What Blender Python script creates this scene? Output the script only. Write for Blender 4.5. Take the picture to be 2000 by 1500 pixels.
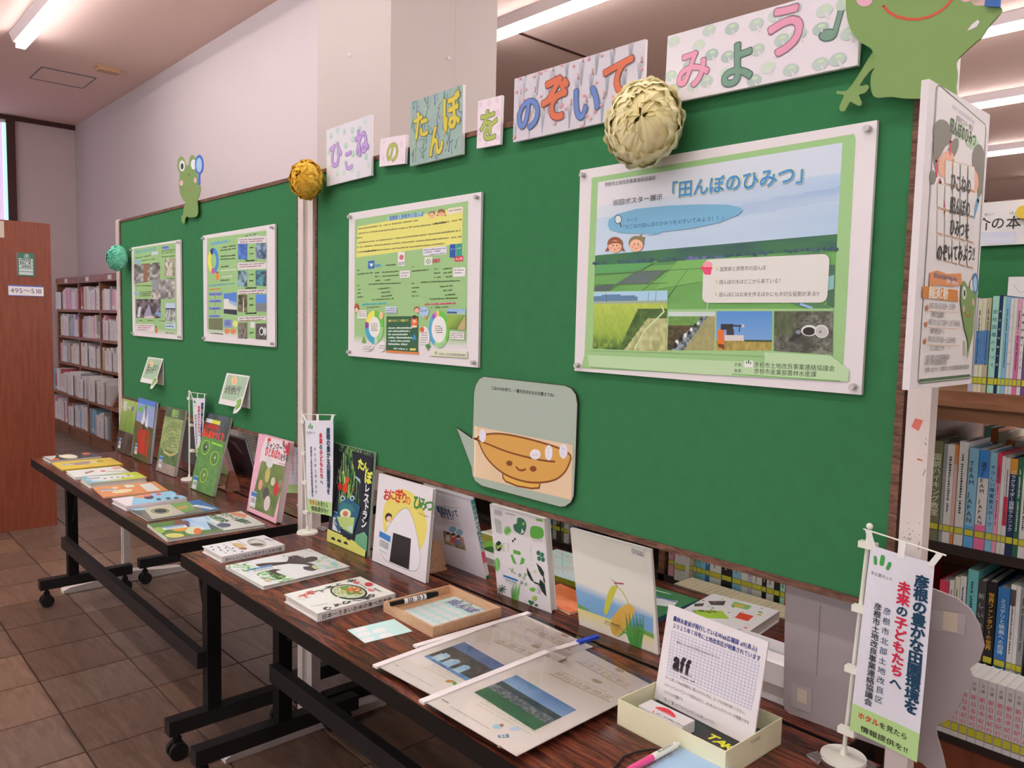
import bpy, math, random
import numpy as np
from mathutils import Vector, Matrix
from mathutils.geometry import tessellate_polygon

for _o in list(bpy.data.objects): bpy.data.objects.remove(_o)
scene = bpy.context.scene
COL = scene.collection
rnd = random.Random(7)

# ---------------------------------------------------------------- camera
CF, YAW, PITCH, ROLL = 1536.79, .82723, .080342, .02283      # focal length in px of a 2000 px wide frame
CAM = np.array([2.277, -1.238, 1.392])
_f = np.array([-math.sin(YAW)*math.cos(PITCH), math.cos(YAW)*math.cos(PITCH), -math.sin(PITCH)])
_r = np.cross(_f, [0, 0, 1]); _r /= np.linalg.norm(_r)
_u = np.cross(_r, _f)
_r, _u = math.cos(ROLL)*_r + math.sin(ROLL)*_u, -math.sin(ROLL)*_r + math.cos(ROLL)*_u
cam_data = bpy.data.cameras.new('camera')
cam = bpy.data.objects.new('camera', cam_data); COL.objects.link(cam)
cam.matrix_world = Matrix(((_r[0], _u[0], -_f[0], CAM[0]), (_r[1], _u[1], -_f[1], CAM[1]), (_r[2], _u[2], -_f[2], CAM[2]), (0, 0, 0, 1)))
cam_data.sensor_width = 36.0; cam_data.lens = CF/2000*36.0
cam_data.clip_start = .02; cam_data.clip_end = 100
scene.camera = cam

# ---------------------------------------------------------------- light and exposure
scene.view_settings.view_transform = 'Standard'
scene.view_settings.look = 'None'
scene.view_settings.gamma = 1.0
scene.view_settings.use_curve_mapping = False
scene.view_settings.exposure = 1.0
world = bpy.data.worlds.new('world'); scene.world = world; world.use_nodes = True
world.node_tree.nodes['Background'].inputs[0].default_value = (.80, .74, .80, 1)
world.node_tree.nodes['Background'].inputs[1].default_value = 0.6
TUBE_COLOR = (1.0, .925, .945)
TUBE_POWER = 11.5
CEIL = 3.70

# ---------------------------------------------------------------- measuring
def ray(px, py):
    return _f + (px-1000)/CF*_r - (py-750)/CF*_u
def onp(px, py, ax, val):
    d = ray(px, py); return CAM + d*(val-CAM[ax])/d[ax]
def B(px, py, y=0.0): return onp(px, py, 1, y)
def T(px, py, z=.70): return onp(px, py, 2, z)
def XP(px, py, x): return onp(px, py, 0, x)

def s2l(c): return c/12.92 if c <= .04045 else ((c+.055)/1.055)**2.4
WHITE = [s2l(v/255) for v in (228, 213, 217)]
def O(r, g=None, b=None, k=.84):
    """colour seen under the room's pinkish light -> surface colour"""
    if g is None: r, g, b = r
    return tuple(min(.92, max(.004, s2l(v/255)/w*k)) for v, w in zip((r, g, b), WHITE))

# ---------------------------------------------------------------- materials
def mat(name, color, rough=.6, spec=.4, bump=0, bscale=200, var=0, vscale=8, coat=0, metal=0, emit=None, attr=False, stretch=None):
    m = bpy.data.materials.new(name); m.use_nodes = True
    nt = m.node_tree; b = nt.nodes['Principled BSDF']
    b.inputs['Roughness'].default_value = rough
    b.inputs['Specular IOR Level'].default_value = spec
    b.inputs['Metallic'].default_value = metal
    b.inputs['Coat Weight'].default_value = coat
    b.inputs['Coat Roughness'].default_value = .12
    tc = nt.nodes.new('ShaderNodeTexCoord')
    src = None
    if attr:
        a = nt.nodes.new('ShaderNodeAttribute'); a.attribute_name = 'Col'; src = a.outputs['Color']
    else:
        b.inputs['Base Color'].default_value = (*color, 1)
    if var:
        n = nt.nodes.new('ShaderNodeTexNoise'); n.inputs['Scale'].default_value = vscale; n.inputs['Detail'].default_value = 5
        if stretch:
            mp = nt.nodes.new('ShaderNodeMapping'); mp.inputs['Scale'].default_value = stretch
            nt.links.new(tc.outputs['Object'], mp.inputs[0]); nt.links.new(mp.outputs[0], n.inputs['Vector'])
        else: nt.links.new(tc.outputs['Object'], n.inputs['Vector'])
        hs = nt.nodes.new('ShaderNodeHueSaturation')
        mr = nt.nodes.new('ShaderNodeMapRange'); mr.inputs['From Min'].default_value = .25; mr.inputs['From Max'].default_value = .75
        mr.inputs['To Min'].default_value = 1-var; mr.inputs['To Max'].default_value = 1+var
        nt.links.new(n.outputs['Fac'], mr.inputs['Value']); nt.links.new(mr.outputs[0], hs.inputs['Value'])
        if src is None: hs.inputs['Color'].default_value = (*color, 1)
        else: nt.links.new(src, hs.inputs['Color'])
        src = hs.outputs[0]
    if src is not None: nt.links.new(src, b.inputs['Base Color'])
    if bump:
        n2 = nt.nodes.new('ShaderNodeTexNoise'); n2.inputs['Scale'].default_value = bscale; n2.inputs['Detail'].default_value = 3
        nt.links.new(tc.outputs['Object'], n2.inputs['Vector'])
        bp = nt.nodes.new('ShaderNodeBump'); bp.inputs['Strength'].default_value = bump; bp.inputs['Distance'].default_value = .002
        nt.links.new(n2.outputs['Fac'], bp.inputs['Height']); nt.links.new(bp.outputs[0], b.inputs['Normal'])
    if emit:
        b.inputs['Emission Color'].default_value = (*emit[:3], 1); b.inputs['Emission Strength'].default_value = emit[3]
    return m

def wood_mat(name, c1, c2, scale, stretch, rough=.4, bands=None, coat=0, detail=8, c3=None, spec=.4, dist=1.5, attr=False):
    """streaky wood: noise stretched along the grain, two or three tones"""
    m = bpy.data.materials.new(name); m.use_nodes = True
    nt = m.node_tree; b = nt.nodes['Principled BSDF']; L = nt.links
    b.inputs['Roughness'].default_value = rough; b.inputs['Coat Weight'].default_value = coat
    b.inputs['Coat Roughness'].default_value = .1; b.inputs['Specular IOR Level'].default_value = spec
    tc = nt.nodes.new('ShaderNodeTexCoord'); mp = nt.nodes.new('ShaderNodeMapping'); mp.inputs['Scale'].default_value = stretch
    L.new(tc.outputs['Object'], mp.inputs[0])
    n = nt.nodes.new('ShaderNodeTexNoise'); n.inputs['Scale'].default_value = scale; n.inputs['Detail'].default_value = detail
    n.inputs['Roughness'].default_value = .65; n.inputs['Distortion'].default_value = dist
    L.new(mp.outputs[0], n.inputs['Vector'])
    cr = nt.nodes.new('ShaderNodeValToRGB'); cr.color_ramp.elements[0].position = .35; cr.color_ramp.elements[1].position = .62
    cr.color_ramp.elements[0].color = (*c1, 1); cr.color_ramp.elements[1].color = (*c2, 1)
    if c3:
        e = cr.color_ramp.elements.new(.5); e.color = (*c3, 1)
    L.new(n.outputs['Fac'], cr.inputs[0])
    out = cr.outputs[0]
    if attr:
        a = nt.nodes.new('ShaderNodeAttribute'); a.attribute_name = 'Col'
        mx = nt.nodes.new('ShaderNodeMix'); mx.data_type = 'RGBA'; mx.blend_type = 'MULTIPLY'; mx.inputs['Factor'].default_value = 1
        L.new(out, mx.inputs['A']); L.new(a.outputs['Color'], mx.inputs['B']); out = mx.outputs['Result']
    L.new(out, b.inputs['Base Color'])
    return m

M = {}
M['print'] = mat('printed_paper', (1, 1, 1), .55, .3, attr=True)
M['gloss'] = mat('glossy_cover', (1, 1, 1), .33, .45, attr=True)
M['white_card'] = mat('white_card', O(226, 211, 216), .6, .3)
M['wall'] = mat('painted_wall', (.60, .55, .555), .85, .2, bump=.15, bscale=300)
M['wall_dim'] = mat('painted_side_wall', (.68, .58, .58), .85, .2, bump=.15, bscale=300)
M['pillar'] = mat('painted_pillar', (.50, .455, .42), .8, .2, bump=.12, bscale=260)
M['ceiling'] = mat('ceiling_board', (.88, .68, .595), .9, .1, bump=.3, bscale=400, var=.03, vscale=60)
M['brown_trim'] = mat('dark_brown_trim', (.075, .03, .025), .5)
M['felt'] = mat('green_felt', O(62, 121, 80, .80), .95, .1, bump=.5, bscale=900, var=.05, vscale=30)
M['post'] = mat('cream_post_paint', (.74, .69, .65), .45, .4, var=.05, vscale=9, bump=.05, bscale=90)
M['alu'] = mat('pale_groove', (.50, .46, .40), .5, .4)
M['frame_wood'] = wood_mat('worn_brown_edge', (.06, .03, .02), (.24, .12, .075), 18, (1, 6, 6), .7)
M['black'] = mat('black_enamel', (.008, .008, .008), .5, .2, var=.1, vscale=20)
M['dark_grey'] = mat('charcoal_enamel', (.020, .018, .019), .45, .2)
M['rubber'] = mat('black_rubber', (.01, .01, .01), .6, .3)
M['table'] = wood_mat('rosewood_laminate', (.016, .008, .008), (.24, .066, .030), 7, (1.1, 8, 8), .24, coat=.0, c3=(.11, .030, .018), detail=12, dist=1.0, spec=.3)
M['table_edge'] = mat('dark_edge_band', (.012, .010, .009), .55, .15)
M['shelf'] = wood_mat('brown_shelf_wood', (.17, .075, .045), (.33, .155, .09), 5, (1, 1, 9), .45, dist=.6)
M['shelf_x'] = wood_mat('brown_shelf_wood_lengthwise', (.19, .08, .045), (.36, .165, .09), 4, (1, 9, 9), .45, dist=.6)
M['endpanel'] = wood_mat('orange_brown_panel', (.20, .050, .024), (.265, .072, .034), 6, (9, 9, .8), .4, dist=.4)
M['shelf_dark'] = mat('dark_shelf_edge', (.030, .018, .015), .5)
M['housing'] = mat('white_lamp_housing', (.86, .82, .84), .5)
M['tube'] = mat('fluorescent_tube', (1, 1, 1), .5, emit=(*TUBE_COLOR, TUBE_POWER))
M['plastic_white'] = mat('ivory_plastic', O(232, 222, 214), .35, .5)
M['glass'] = bpy.data.materials.new('clear_plastic'); M['glass'].use_nodes = True
_b = M['glass'].node_tree.nodes['Principled BSDF']
_b.inputs['Base Color'].default_value = (.97, .96, .97, 1); _b.inputs['Roughness'].default_value = .08
_b.inputs['Transmission Weight'].default_value = .92; _b.inputs['IOR'].default_value = 1.3
M['metal'] = mat('steel', (.6, .58, .58), .3, .5, metal=1)
M['tile'] = wood_mat('glazed_wood_look_tile', (.60, .55, .5), (1, 1, 1), 5, (1.0, 7, 1), .34, spec=.45, dist=.9, attr=True)
M['grout'] = mat('dark_grout', (.045, .032, .026), .8)
M['pale_wood'] = wood_mat('pale_cypress', (.58, .36, .20), (.70, .47, .29), 12, (1, 6, 6), .5, dist=.4)
M['grey_card'] = mat('grey_card_back', (.40, .365, .37), .8, .15)
M['tape'] = mat('masking_tape', (.62, .55, .44), .7)
M['clear_tape'] = mat('clear_tape', (.46, .43, .44), .15, .5)
M['cream'] = mat('cream_box_card', O(228, 214, 184), .6, .3)
M['cord'] = mat('black_elastic', (.02, .015, .015), .8)

# ---------------------------------------------------------------- object helpers
def tag(o, label=None, cat=None, group=None, kind=None):
    if label: o['label'] = label
    if cat: o['category'] = cat
    if group: o['group'] = group
    if kind: o['kind'] = kind
    return o
def empty(name, loc, label=None, cat=None, group=None):
    o = bpy.data.objects.new(name, None); COL.objects.link(o); o.location = Vector([float(v) for v in loc]); o.empty_display_size = .02
    return tag(o, label, cat, group)
def put(o, parent):
    if parent is not None:
        o.parent = parent
        o.matrix_parent_inverse = Matrix.Identity(4)
        if parent.type == 'EMPTY' or True:
            w = wloc(parent); o.location = Vector(o.location) - w
    return o
def wloc(p):
    v = Vector((0, 0, 0))
    while p is not None: v += p.location; p = p.parent
    return v

class MB:
    """collects shapes in world coordinates and links them as one mesh"""
    def __init__(s): s.v = []; s.f = []; s.c = []; s.sm = []
    def add(s, vs, fs, c=(1, 1, 1), smooth=False):
        k = len(s.v); s.v.extend([tuple(map(float, p)) for p in vs])
        for f in fs: s.f.append([i+k for i in f]); s.c.append(c); s.sm.append(smooth)
    def box(s, a, b, c=(1, 1, 1)):
        x0, y0, z0 = a; x1, y1, z1 = b
        if x0 > x1: x0, x1 = x1, x0
        if y0 > y1: y0, y1 = y1, y0
        if z0 > z1: z0, z1 = z1, z0
        s.add([(x0,y0,z0),(x1,y0,z0),(x1,y1,z0),(x0,y1,z0),(x0,y0,z1),(x1,y0,z1),(x1,y1,z1),(x0,y1,z1)],
              [(0,3,2,1),(4,5,6,7),(0,1,5,4),(1,2,6,5),(2,3,7,6),(3,0,4,7)], c)
    def obox(s, O_, U, V, N, u, v, n, c=(1, 1, 1), cs=None):
        """box in a local frame; u,v,n are (lo,hi) ranges"""
        P = [O_ + U*a + V*b + N*d for d in n for b in v for a in u]
        fs = [(0,2,3,1),(4,5,7,6),(0,1,5,4),(1,3,7,5),(3,2,6,7),(2,0,4,6)]
        for i, f in enumerate(fs): pass
        k = len(s.v); s.v.extend([tuple(map(float, p)) for p in P])
        for i, f in enumerate(fs):
            s.f.append([j+k for j in f]); s.c.append(cs[i] if cs and cs.get(i) else c) if isinstance(cs, dict) else s.c.append(c); s.sm.append(False)
    def cyl(s, p0, p1, r0, r1=None, n=12, c=(1, 1, 1), caps=True, smooth=True):
        p0 = np.array(p0, float); p1 = np.array(p1, float); r1 = r0 if r1 is None else r1
        d = p1-p0; d /= np.linalg.norm(d); a = np.cross(d, [0, 0, 1] if abs(d[2]) < .9 else [1, 0, 0]); a /= np.linalg.norm(a); b = np.cross(d, a)
        vs = []
        for p, r in ((p0, r0), (p1, r1)):
            for i in range(n):
                t = 2*math.pi*i/n; vs.append(p + r*(a*math.cos(t)+b*math.sin(t)))
        s.add(vs, [(i, (i+1) % n, n+(i+1) % n, n+i) for i in range(n)], c, smooth)
        if caps: s.add(vs, [tuple(range(n))[::-1], tuple(range(n, 2*n))], c)
    def tube(s, pts, r, n=8, c=(1, 1, 1)):
        for a, b in zip(pts[:-1], pts[1:]): s.cyl(a, b, r, n=n, c=c)
    def sphere(s, p, r, n=12, m=8, c=(1, 1, 1), sc=(1, 1, 1)):
        vs = [(p[0]+r*sc[0]*math.sin(math.pi*j/m)*math.cos(2*math.pi*i/n), p[1]+r*sc[1]*math.sin(math.pi*j/m)*math.sin(2*math.pi*i/n), p[2]+r*sc[2]*math.cos(math.pi*j/m)) for j in range(m+1) for i in range(n)]
        s.add(vs, [(j*n+i, (j+1)*n+i, (j+1)*n+(i+1) % n, j*n+(i+1) % n) for j in range(m) for i in range(n)], c, True)
    def extrude(s, pts3, N, depth, c=(1, 1, 1), cside=None):
        """flat polygon (world points, facing N) extruded backwards"""
        n = len(pts3); tris = tessellate_polygon([[Vector(p) for p in pts3]])
        P = [np.array(p, float) for p in pts3]; Q = [p - N*depth for p in P]
        a = P[tris[0][1]]-P[tris[0][0]]; b = P[tris[0][2]]-P[tris[0][0]]
        fl = np.dot(np.cross(a, b), N) < 0
        s.add(P, [(t[::-1] if fl else t) for t in tris], c)
        s.add(Q, [(t if fl else t[::-1]) for t in tris], cside or c)
        s.add(P+Q, [(i, i+n, (i+1) % n+n, (i+1) % n) for i in range(n)], cside or c)
    def build(s, name, m, parent=None, loc=None):
        me = bpy.data.meshes.new(name)
        base = np.array(loc if loc is not None else (wloc(parent) if parent is not None else (0, 0, 0)), float)
        V = np.array(s.v, float) - base
        me.from_pydata(V.tolist(), [], s.f)
        me.polygons.foreach_set('use_smooth', s.sm)
        ca = me.color_attributes.new('Col', 'FLOAT_COLOR', 'CORNER')
        arr = np.ones((len(me.loops), 4), np.float32); k = 0
        for f, c in zip(s.f, s.c): arr[k:k+len(f), :3] = c; k += len(f)
        ca.data.foreach_set('color', arr.ravel())
        me.materials.append(m if not isinstance(m, str) else M[m]); me.update()
        o = bpy.data.objects.new(name, me); COL.objects.link(o)
        o.location = Vector(base)
        if parent is not None: put(o, parent)
        return o

def box_obj(name, a, b, m, parent=None, **k):
    s = MB(); s.box(a, b); lo = [(min(a[0], b[0])+max(a[0], b[0]))/2, (a[1]+b[1])/2, min(a[2], b[2])] if parent is None else None
    o = s.build(name, m, parent, lo); return tag(o, **k)

# ---------------------------------------------------------------- glyphs
_gly = {}
def glyph(ch, off=0.0, ru=2):
    off = 0.0; k = (ch, round(off, 3), ru)
    if k in _gly: return _gly[k]
    cu = bpy.data.curves.new('g', 'FONT'); cu.body = ch; cu.offset = off; cu.resolution_u = ru
    o = bpy.data.objects.new('g', cu); COL.objects.link(o)
    me = o.evaluated_get(bpy.context.evaluated_depsgraph_get()).to_mesh()
    n = len(me.vertices); V = np.zeros(n*3, np.float32); me.vertices.foreach_get('co', V); V = V.reshape(-1, 3)[:, :2].astype(float)
    F = [tuple(p.vertices) for p in me.polygons]
    if n:
        a = me.polygons[0].normal.z
        if a < 0: F = [f[::-1] for f in F]
    o.evaluated_get(bpy.context.evaluated_depsgraph_get()).to_mesh_clear()
    bpy.data.objects.remove(o); bpy.data.curves.remove(cu)
    _gly[k] = (V, F); return _gly[k]

class Surf:
    """a flat printed face: origin at its lower left corner, U along its width, V up its height"""
    def __init__(s, O_, U, V, w, h):
        s.O = np.array(O_, float); s.U = np.array(U, float)/np.linalg.norm(U); V = np.array(V, float)
        V = V - s.U*np.dot(V, s.U); s.V = V/np.linalg.norm(V); s.N = np.cross(s.U, s.V); s.w = w; s.h = h
    def at(s, u, v, n=0): return s.O + s.U*u + s.V*v + s.N*n
    def hit(s, px, py):
        d = ray(px, py); t = np.dot(s.O-CAM, s.N)/np.dot(d, s.N); P = CAM + d*t - s.O
        return np.dot(P, s.U), np.dot(P, s.V)
def surf_from(TL, TR, BL, BR):
    """average a roughly rectangular set of world corners"""
    TL, TR, BL, BR = [np.array(p, float) for p in (TL, TR, BL, BR)]
    U = (TR-TL)+(BR-BL); V = (TL-BL)+(TR-BR); w = np.linalg.norm(U)/2; h = np.linalg.norm(V)/2
    s = Surf(BL, U, V, w, h); c = (TL+TR+BL+BR)/4; s.O = c - s.U*w/2 - s.V*h/2; return s

def clip(P, w, h):
    for ax, lim, sg in ((0, 0, 1), (0, w, -1), (1, 0, 1), (1, h, -1)):
        Q = []
        for i in range(len(P)):
            a, b = P[i], P[(i+1) % len(P)]; da = (a[ax]-lim)*sg; db = (b[ax]-lim)*sg
            if da >= 0: Q.append(a)
            if (da < 0) != (db < 0):
                t = da/(da-db); Q.append((a[0]+(b[0]-a[0])*t, a[1]+(b[1]-a[1])*t))
        P = Q
        if len(P) < 3: return []
    return P

class Art:
    """flat print on a Surf. Coordinates: fractions of the sheet (0..1, v up) or, after z(), of a measured view"""
    def __init__(s, surf, lift=.0004, noclip=False):
        s.s = surf; s.l = lift; s.m = MB(); s.zz = None; s.noclip = noclip; s.zstep = .000012
    def z(s, x0, y0, k): s.zz = (x0, y0, k); return s
    def f(s): s.zz = None; return s
    def p(s, a):
        if s.zz: return s.s.hit(s.zz[0]+a[0]/s.zz[2], s.zz[1]+a[1]/s.zz[2])
        return a[0]*s.s.w, a[1]*s.s.h
    def _poly(s, Q, col):
        if not s.noclip: Q = clip(Q, s.s.w, s.s.h)
        if len(Q) < 3: return
        try: tris = tessellate_polygon([[Vector((a[0], a[1], 0)) for a in Q]])
        except Exception: return
        fs = []
        for t in tris:
            (x0, y0), (x1, y1), (x2, y2) = Q[t[0]], Q[t[1]], Q[t[2]]
            cr = (x1-x0)*(y2-y0)-(y1-y0)*(x2-x0)
            if abs(cr) < 1e-12: continue
            fs.append(t if cr > 0 else t[::-1])
        s.m.add([s.s.at(a[0], a[1], s.l) for a in Q], fs, col); s.l += s.zstep
    def poly(s, pts, col): s._poly([s.p(a) for a in pts], col)
    def rect(s, x0, y0, x1, y1, col): s.poly([(x0, y0), (x1, y0), (x1, y1), (x0, y1)], col)
    def rr(s, x0, y0, x1, y1, col, r=.02):
        """round-cornered rectangle, radius in metres"""
        a, b = s.p((x0, y0)), s.p((x1, y1)); X0, X1 = sorted((a[0], b[0])); Y0, Y1 = sorted((a[1], b[1])); r = min(r, (X1-X0)/2, (Y1-Y0)/2); Q = []
        for cx, cy, t0 in ((X1-r, Y1-r, 0), (X0+r, Y1-r, 90), (X0+r, Y0+r, 180), (X1-r, Y0+r, 270)):
            for k in range(5): t = math.radians(t0+k*22.5); Q.append((cx+r*math.cos(t), cy+r*math.sin(t)))
        s._poly(Q, col)
    def ell(s, cx, cy, rx, ry, col, n=20, a0=0, a1=360, rot=0):
        """ellipse; radii in the same units as the centre"""
        Q = [] if a1-a0 >= 360 else [(cx, cy)]; c, d = math.cos(math.radians(rot)), math.sin(math.radians(rot))
        for k in range(n+(a1-a0 < 360)):
            t = math.radians(a0+(a1-a0)*k/n); x, y = rx*math.cos(t), ry*math.sin(t); Q.append((cx+x*c-y*d, cy+x*d+y*c))
        s.poly(Q, col)
    def dot(s, c, r, col, ry=None, n=16):
        """circle of radius r metres"""
        x, y = s.p(c); ry = ry or r
        s._poly([(x+r*math.cos(2*math.pi*k/n), y+ry*math.sin(2*math.pi*k/n)) for k in range(n)], col)
    def ring(s, c, rx, ry, w, col, n=24, a0=0, a1=360):
        x, y = s.p(c)
        for k in range(n):
            t0 = math.radians(a0+(a1-a0)*k/n); t1 = math.radians(a0+(a1-a0)*(k+1)/n)
            Q = [(x+rx*math.cos(t0), y+ry*math.sin(t0)), (x+rx*math.cos(t1), y+ry*math.sin(t1)), (x+(rx-w)*math.cos(t1), y+(ry-w)*math.sin(t1)), (x+(rx-w)*math.cos(t0), y+(ry-w)*math.sin(t0))]
            l = s.l; s._poly(Q, col); s.l = l
        s.l += s.zstep
    def line(s, pts, w, col, w2=None):
        """stroke of width w metres (tapering to w2), round ends"""
        Q = [np.array(s.p(a)) for a in pts]; w2 = w if w2 is None else w2; n = len(Q); l = s.l
        for i in range(n-1):
            a, b = Q[i], Q[i+1]; d = b-a; L = np.linalg.norm(d)
            if L < 1e-7: continue
            d /= L; pn = np.array((-d[1], d[0])); ra = (w+(w2-w)*i/(n-1))/2; rb = (w+(w2-w)*(i+1)/(n-1))/2
            s._poly([tuple(a-pn*ra), tuple(b-pn*rb), tuple(b+pn*rb), tuple(a+pn*ra)], col); s.l = l
            if w > .0012:
                for e, r in ((a, ra), (b, rb)): s._poly([(e[0]+r*math.cos(math.pi*k/4), e[1]+r*math.sin(math.pi*k/4)) for k in range(8)], col); s.l = l+.00001
            s.l = l
        s.l += s.zstep
    def chr(s, ch, x, y, size, col, off=0.0, ang=0.0, sx=1.0, shear=0.0, ru=2):
        """glyph with its lower left at local metres x,y"""
        V, F = glyph(ch, 0.0, ru)
        if not len(V): return
        c, d = math.cos(ang), math.sin(ang); l = s.l
        X = (V[:, 0]*sx+V[:, 1]*shear)*size; Y = V[:, 1]*size; base = s.s.O+s.s.N*l
        n = 0 if off < .012 else (4 if off < .03 or size < .02 else (8 if off < .04 else 12))     # bold: the glyph stamped in a small circle
        sh_ = [(0, 0)]+[(off*size*math.cos(2*math.pi*k/n+.4), off*size*math.sin(2*math.pi*k/n+.4)) for k in range(n)]
        for i, (ox, oy) in enumerate(sh_):
            A_ = (x+X*c-Y*d+ox)[:, None]*s.s.U+(y+X*d+Y*c+oy)[:, None]*s.s.V+base+s.s.N*(i*2e-6)
            s.m.add(A_, F, col)
    def text(s, t, p0, p1=None, size=None, col=(.03, .03, .03), off=0.0, ru=2, sx=None, sizek=1.0):
        """horizontal line: baseline runs p0 -> p1; size in metres is fitted when not given"""
        a = np.array(s.p(p0)); 
        if p1 is not None:
            b = np.array(s.p(p1)); d = b-a; L = np.linalg.norm(d); ang = math.atan2(d[1], d[0])
        else: ang = 0; L = None
        adv = [s.adv(c) for c in t]; tot = sum(adv)
        fit = L/tot if L else size
        if size is None: size = fit*sizek
        kx = fit/size if L else 1.0
        c, d_ = math.cos(ang), math.sin(ang); x = 0
        for ch, w in zip(t, adv):
            if ch not in ' 　': s.chr(ch, a[0]+x*c, a[1]+x*d_, size, col, off, ang, (sx or kx), ru=ru)
            x += w*size*kx
        s.l += s.zstep
    @staticmethod
    def adv(ch):
        if ch == ' ': return .35
        if ord(ch) > 0x2000: return 1.0
        V, F = glyph(ch); return (float(V[:, 0].max())+.07) if len(V) else .3
    def vtext(s, t, p0, p1, col=(.03, .03, .03), off=0.0, size=None, ru=2, sizek=1.0):
        """vertical line of characters: p0 top centre -> p1 bottom centre"""
        a = np.array(s.p(p0)); b = np.array(s.p(p1)); n = len(t); L = np.linalg.norm(b-a); step = (b-a)/n; size = size or L/n*sizek
        ang = math.atan2(step[1], step[0])+math.pi/2; c, d = math.cos(ang), math.sin(ang)
        for i, ch in enumerate(t):
            q = a+step*(i+.5)
            if ch in '　 ': continue
            if ch == 'ー':
                V, F = glyph(ch, off, ru); 
                s.m.add([s.s.at(q[0]+(v[1]-.38)*size, q[1]-(v[0]-.5)*size, s.l) for v in V], [f[::-1] for f in F], col) ; continue
            x, y = -.5*size, -.38*size
            s.chr(ch, q[0]+x*c-y*d, q[1]+x*d+y*c, size, col, off, ang, ru=ru)
        s.l += s.zstep
    def dash(s, p0, p1, h, col, seed=0, gap=.25):
        """a line of print too small to read: broken dark strokes of height h metres"""
        a = np.array(s.p(p0)); b = np.array(s.p(p1)); d = b-a; L = np.linalg.norm(d)
        if L < 1e-5: return
        d /= L; pn = np.array((-d[1], d[0])); r = random.Random(seed+int(L*1e5)); x = 0; l = s.l
        while x < L:
            w = h*r.uniform(.5, 1.0); e = min(L, x+w)
            if r.random() > .08:
                hh = h*r.uniform(.55, 1)
                s._poly([tuple(a+d*x), tuple(a+d*e), tuple(a+d*e+pn*hh), tuple(a+d*x+pn*hh)], col); s.l = l
            x = e+h*gap
        s.l += s.zstep
    def photo(s, quad, fn, nx=40, ny=30):
        """picture: quad = TL,TR,BR,BL, fn(x right 0..1, y down 0..1) -> colour"""
        q = [np.array(s.p(a)) for a in quad]; P = []
        for j in range(ny+1):
            for i in range(nx+1):
                x, y = i/nx, j/ny; a = (q[0]*(1-x)+q[1]*x)*(1-y)+(q[3]*(1-x)+q[2]*x)*y
                P.append(s.s.at(min(max(a[0], 0), s.s.w), min(max(a[1], 0), s.s.h), s.l))
        k = len(s.m.v); s.m.v.extend([tuple(map(float, v)) for v in P]); n = nx+1
        for j in range(ny):
            for i in range(nx):
                s.m.f.append([k+(j+1)*n+i, k+(j+1)*n+i+1, k+j*n+i+1, k+j*n+i]); s.m.c.append(fn((i+.5)/nx, (j+.5)/ny)); s.m.sm.append(False)
        s.l += s.zstep
    def done(s, name, parent, m='print'):
        if not s.m.f: return None
        return s.m.build(name, m, parent)

def vn(x, y, seed=0):
    """value noise 0..1"""
    def h(i, j): v = math.sin(i*127.1+j*311.7+seed*74.7)*43758.5453; return v-math.floor(v)
    i, j = math.floor(x), math.floor(y); fx, fy = x-i, y-j; fx = fx*fx*(3-2*fx); fy = fy*fy*(3-2*fy)
    return (h(i, j)*(1-fx)+h(i+1, j)*fx)*(1-fy)+(h(i, j+1)*(1-fx)+h(i+1, j+1)*fx)*fy
def mix(a, b, t): t = min(1, max(0, t)); return tuple(p+(q-p)*t for p, q in zip(a, b))
def sh(c, k): return tuple(min(.95, v*k) for v in c)
# ================================================================ the room
def struct(o): o['kind'] = 'structure'; return o
XL, YW, XR, YF, YB = -8.92, 1.50, 7.0, 22.0, -5.5
s = MB(); s.box((-16.1, YB-.1, -.12), (XR+.1, YF+.1, -.006)); floor = struct(s.build('floor', 'grout', loc=(0, 0, -.006)))
# floor tiles: one by one where they can be told apart, joined beyond
TP = .3165
tiles = []
for i in range(-30, 24):
    for j in range(-18, 50):
        x0 = -.376+i*TP; y0 = -.592+j*TP
        if x0 < XL+.02 or x0+TP > XR or y0 < YB or y0+TP > YF: continue
        tiles.append((math.hypot(x0-CAM[0], y0-CAM[1]), x0, y0))
def seen(x, y):
    d = np.array((x, y, 0))-CAM; zc = d@_f
    if zc < .1: return False
    px = 1000+CF*(d@_r)/zc; py = 750-CF*(d@_u)/zc
    return -40 < px < 960 and 820 < py < 1560
tiles.sort(); near = [t for t in tiles if any(seen(t[1]+a, t[2]+b) for a in (0, TP) for b in (0, TP))][:300]
nset = set(near); tile_tone = [(.215, .138, .096), (.195, .128, .094), (.245, .158, .106), (.205, .138, .104), (.225, .160, .122), (.185, .122, .090)]
rest = MB(); tmesh = {}
def tile_geo(m, x0, y0, c):
    g = .0022; b = .0022
    m.add([(x0+g, y0+g, -.006), (x0+TP-g, y0+g, -.006), (x0+TP-g, y0+TP-g, -.006), (x0+g, y0+TP-g, -.006),
           (x0+g+b, y0+g+b, 0), (x0+TP-g-b, y0+g+b, 0), (x0+TP-g-b, y0+TP-g-b, 0), (x0+g+b, y0+TP-g-b, 0)],
          [(4, 5, 6, 7), (0, 1, 5, 4), (1, 2, 6, 5), (2, 3, 7, 6), (3, 0, 4, 7)], c)
for t in tiles:
    _, x0, y0 = t; c = sh(rnd.choice(tile_tone), rnd.uniform(.9, 1.1))
    if t in nset:
        m = MB(); tile_geo(m, x0, y0, c); o = m.build('tile', 'tile', floor, loc=(x0+TP/2, y0+TP/2, 0))
    else: tile_geo(rest, x0, y0, c)
o = rest.build('tile_field', 'tile', floor); o['kind'] = 'stuff'

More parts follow.
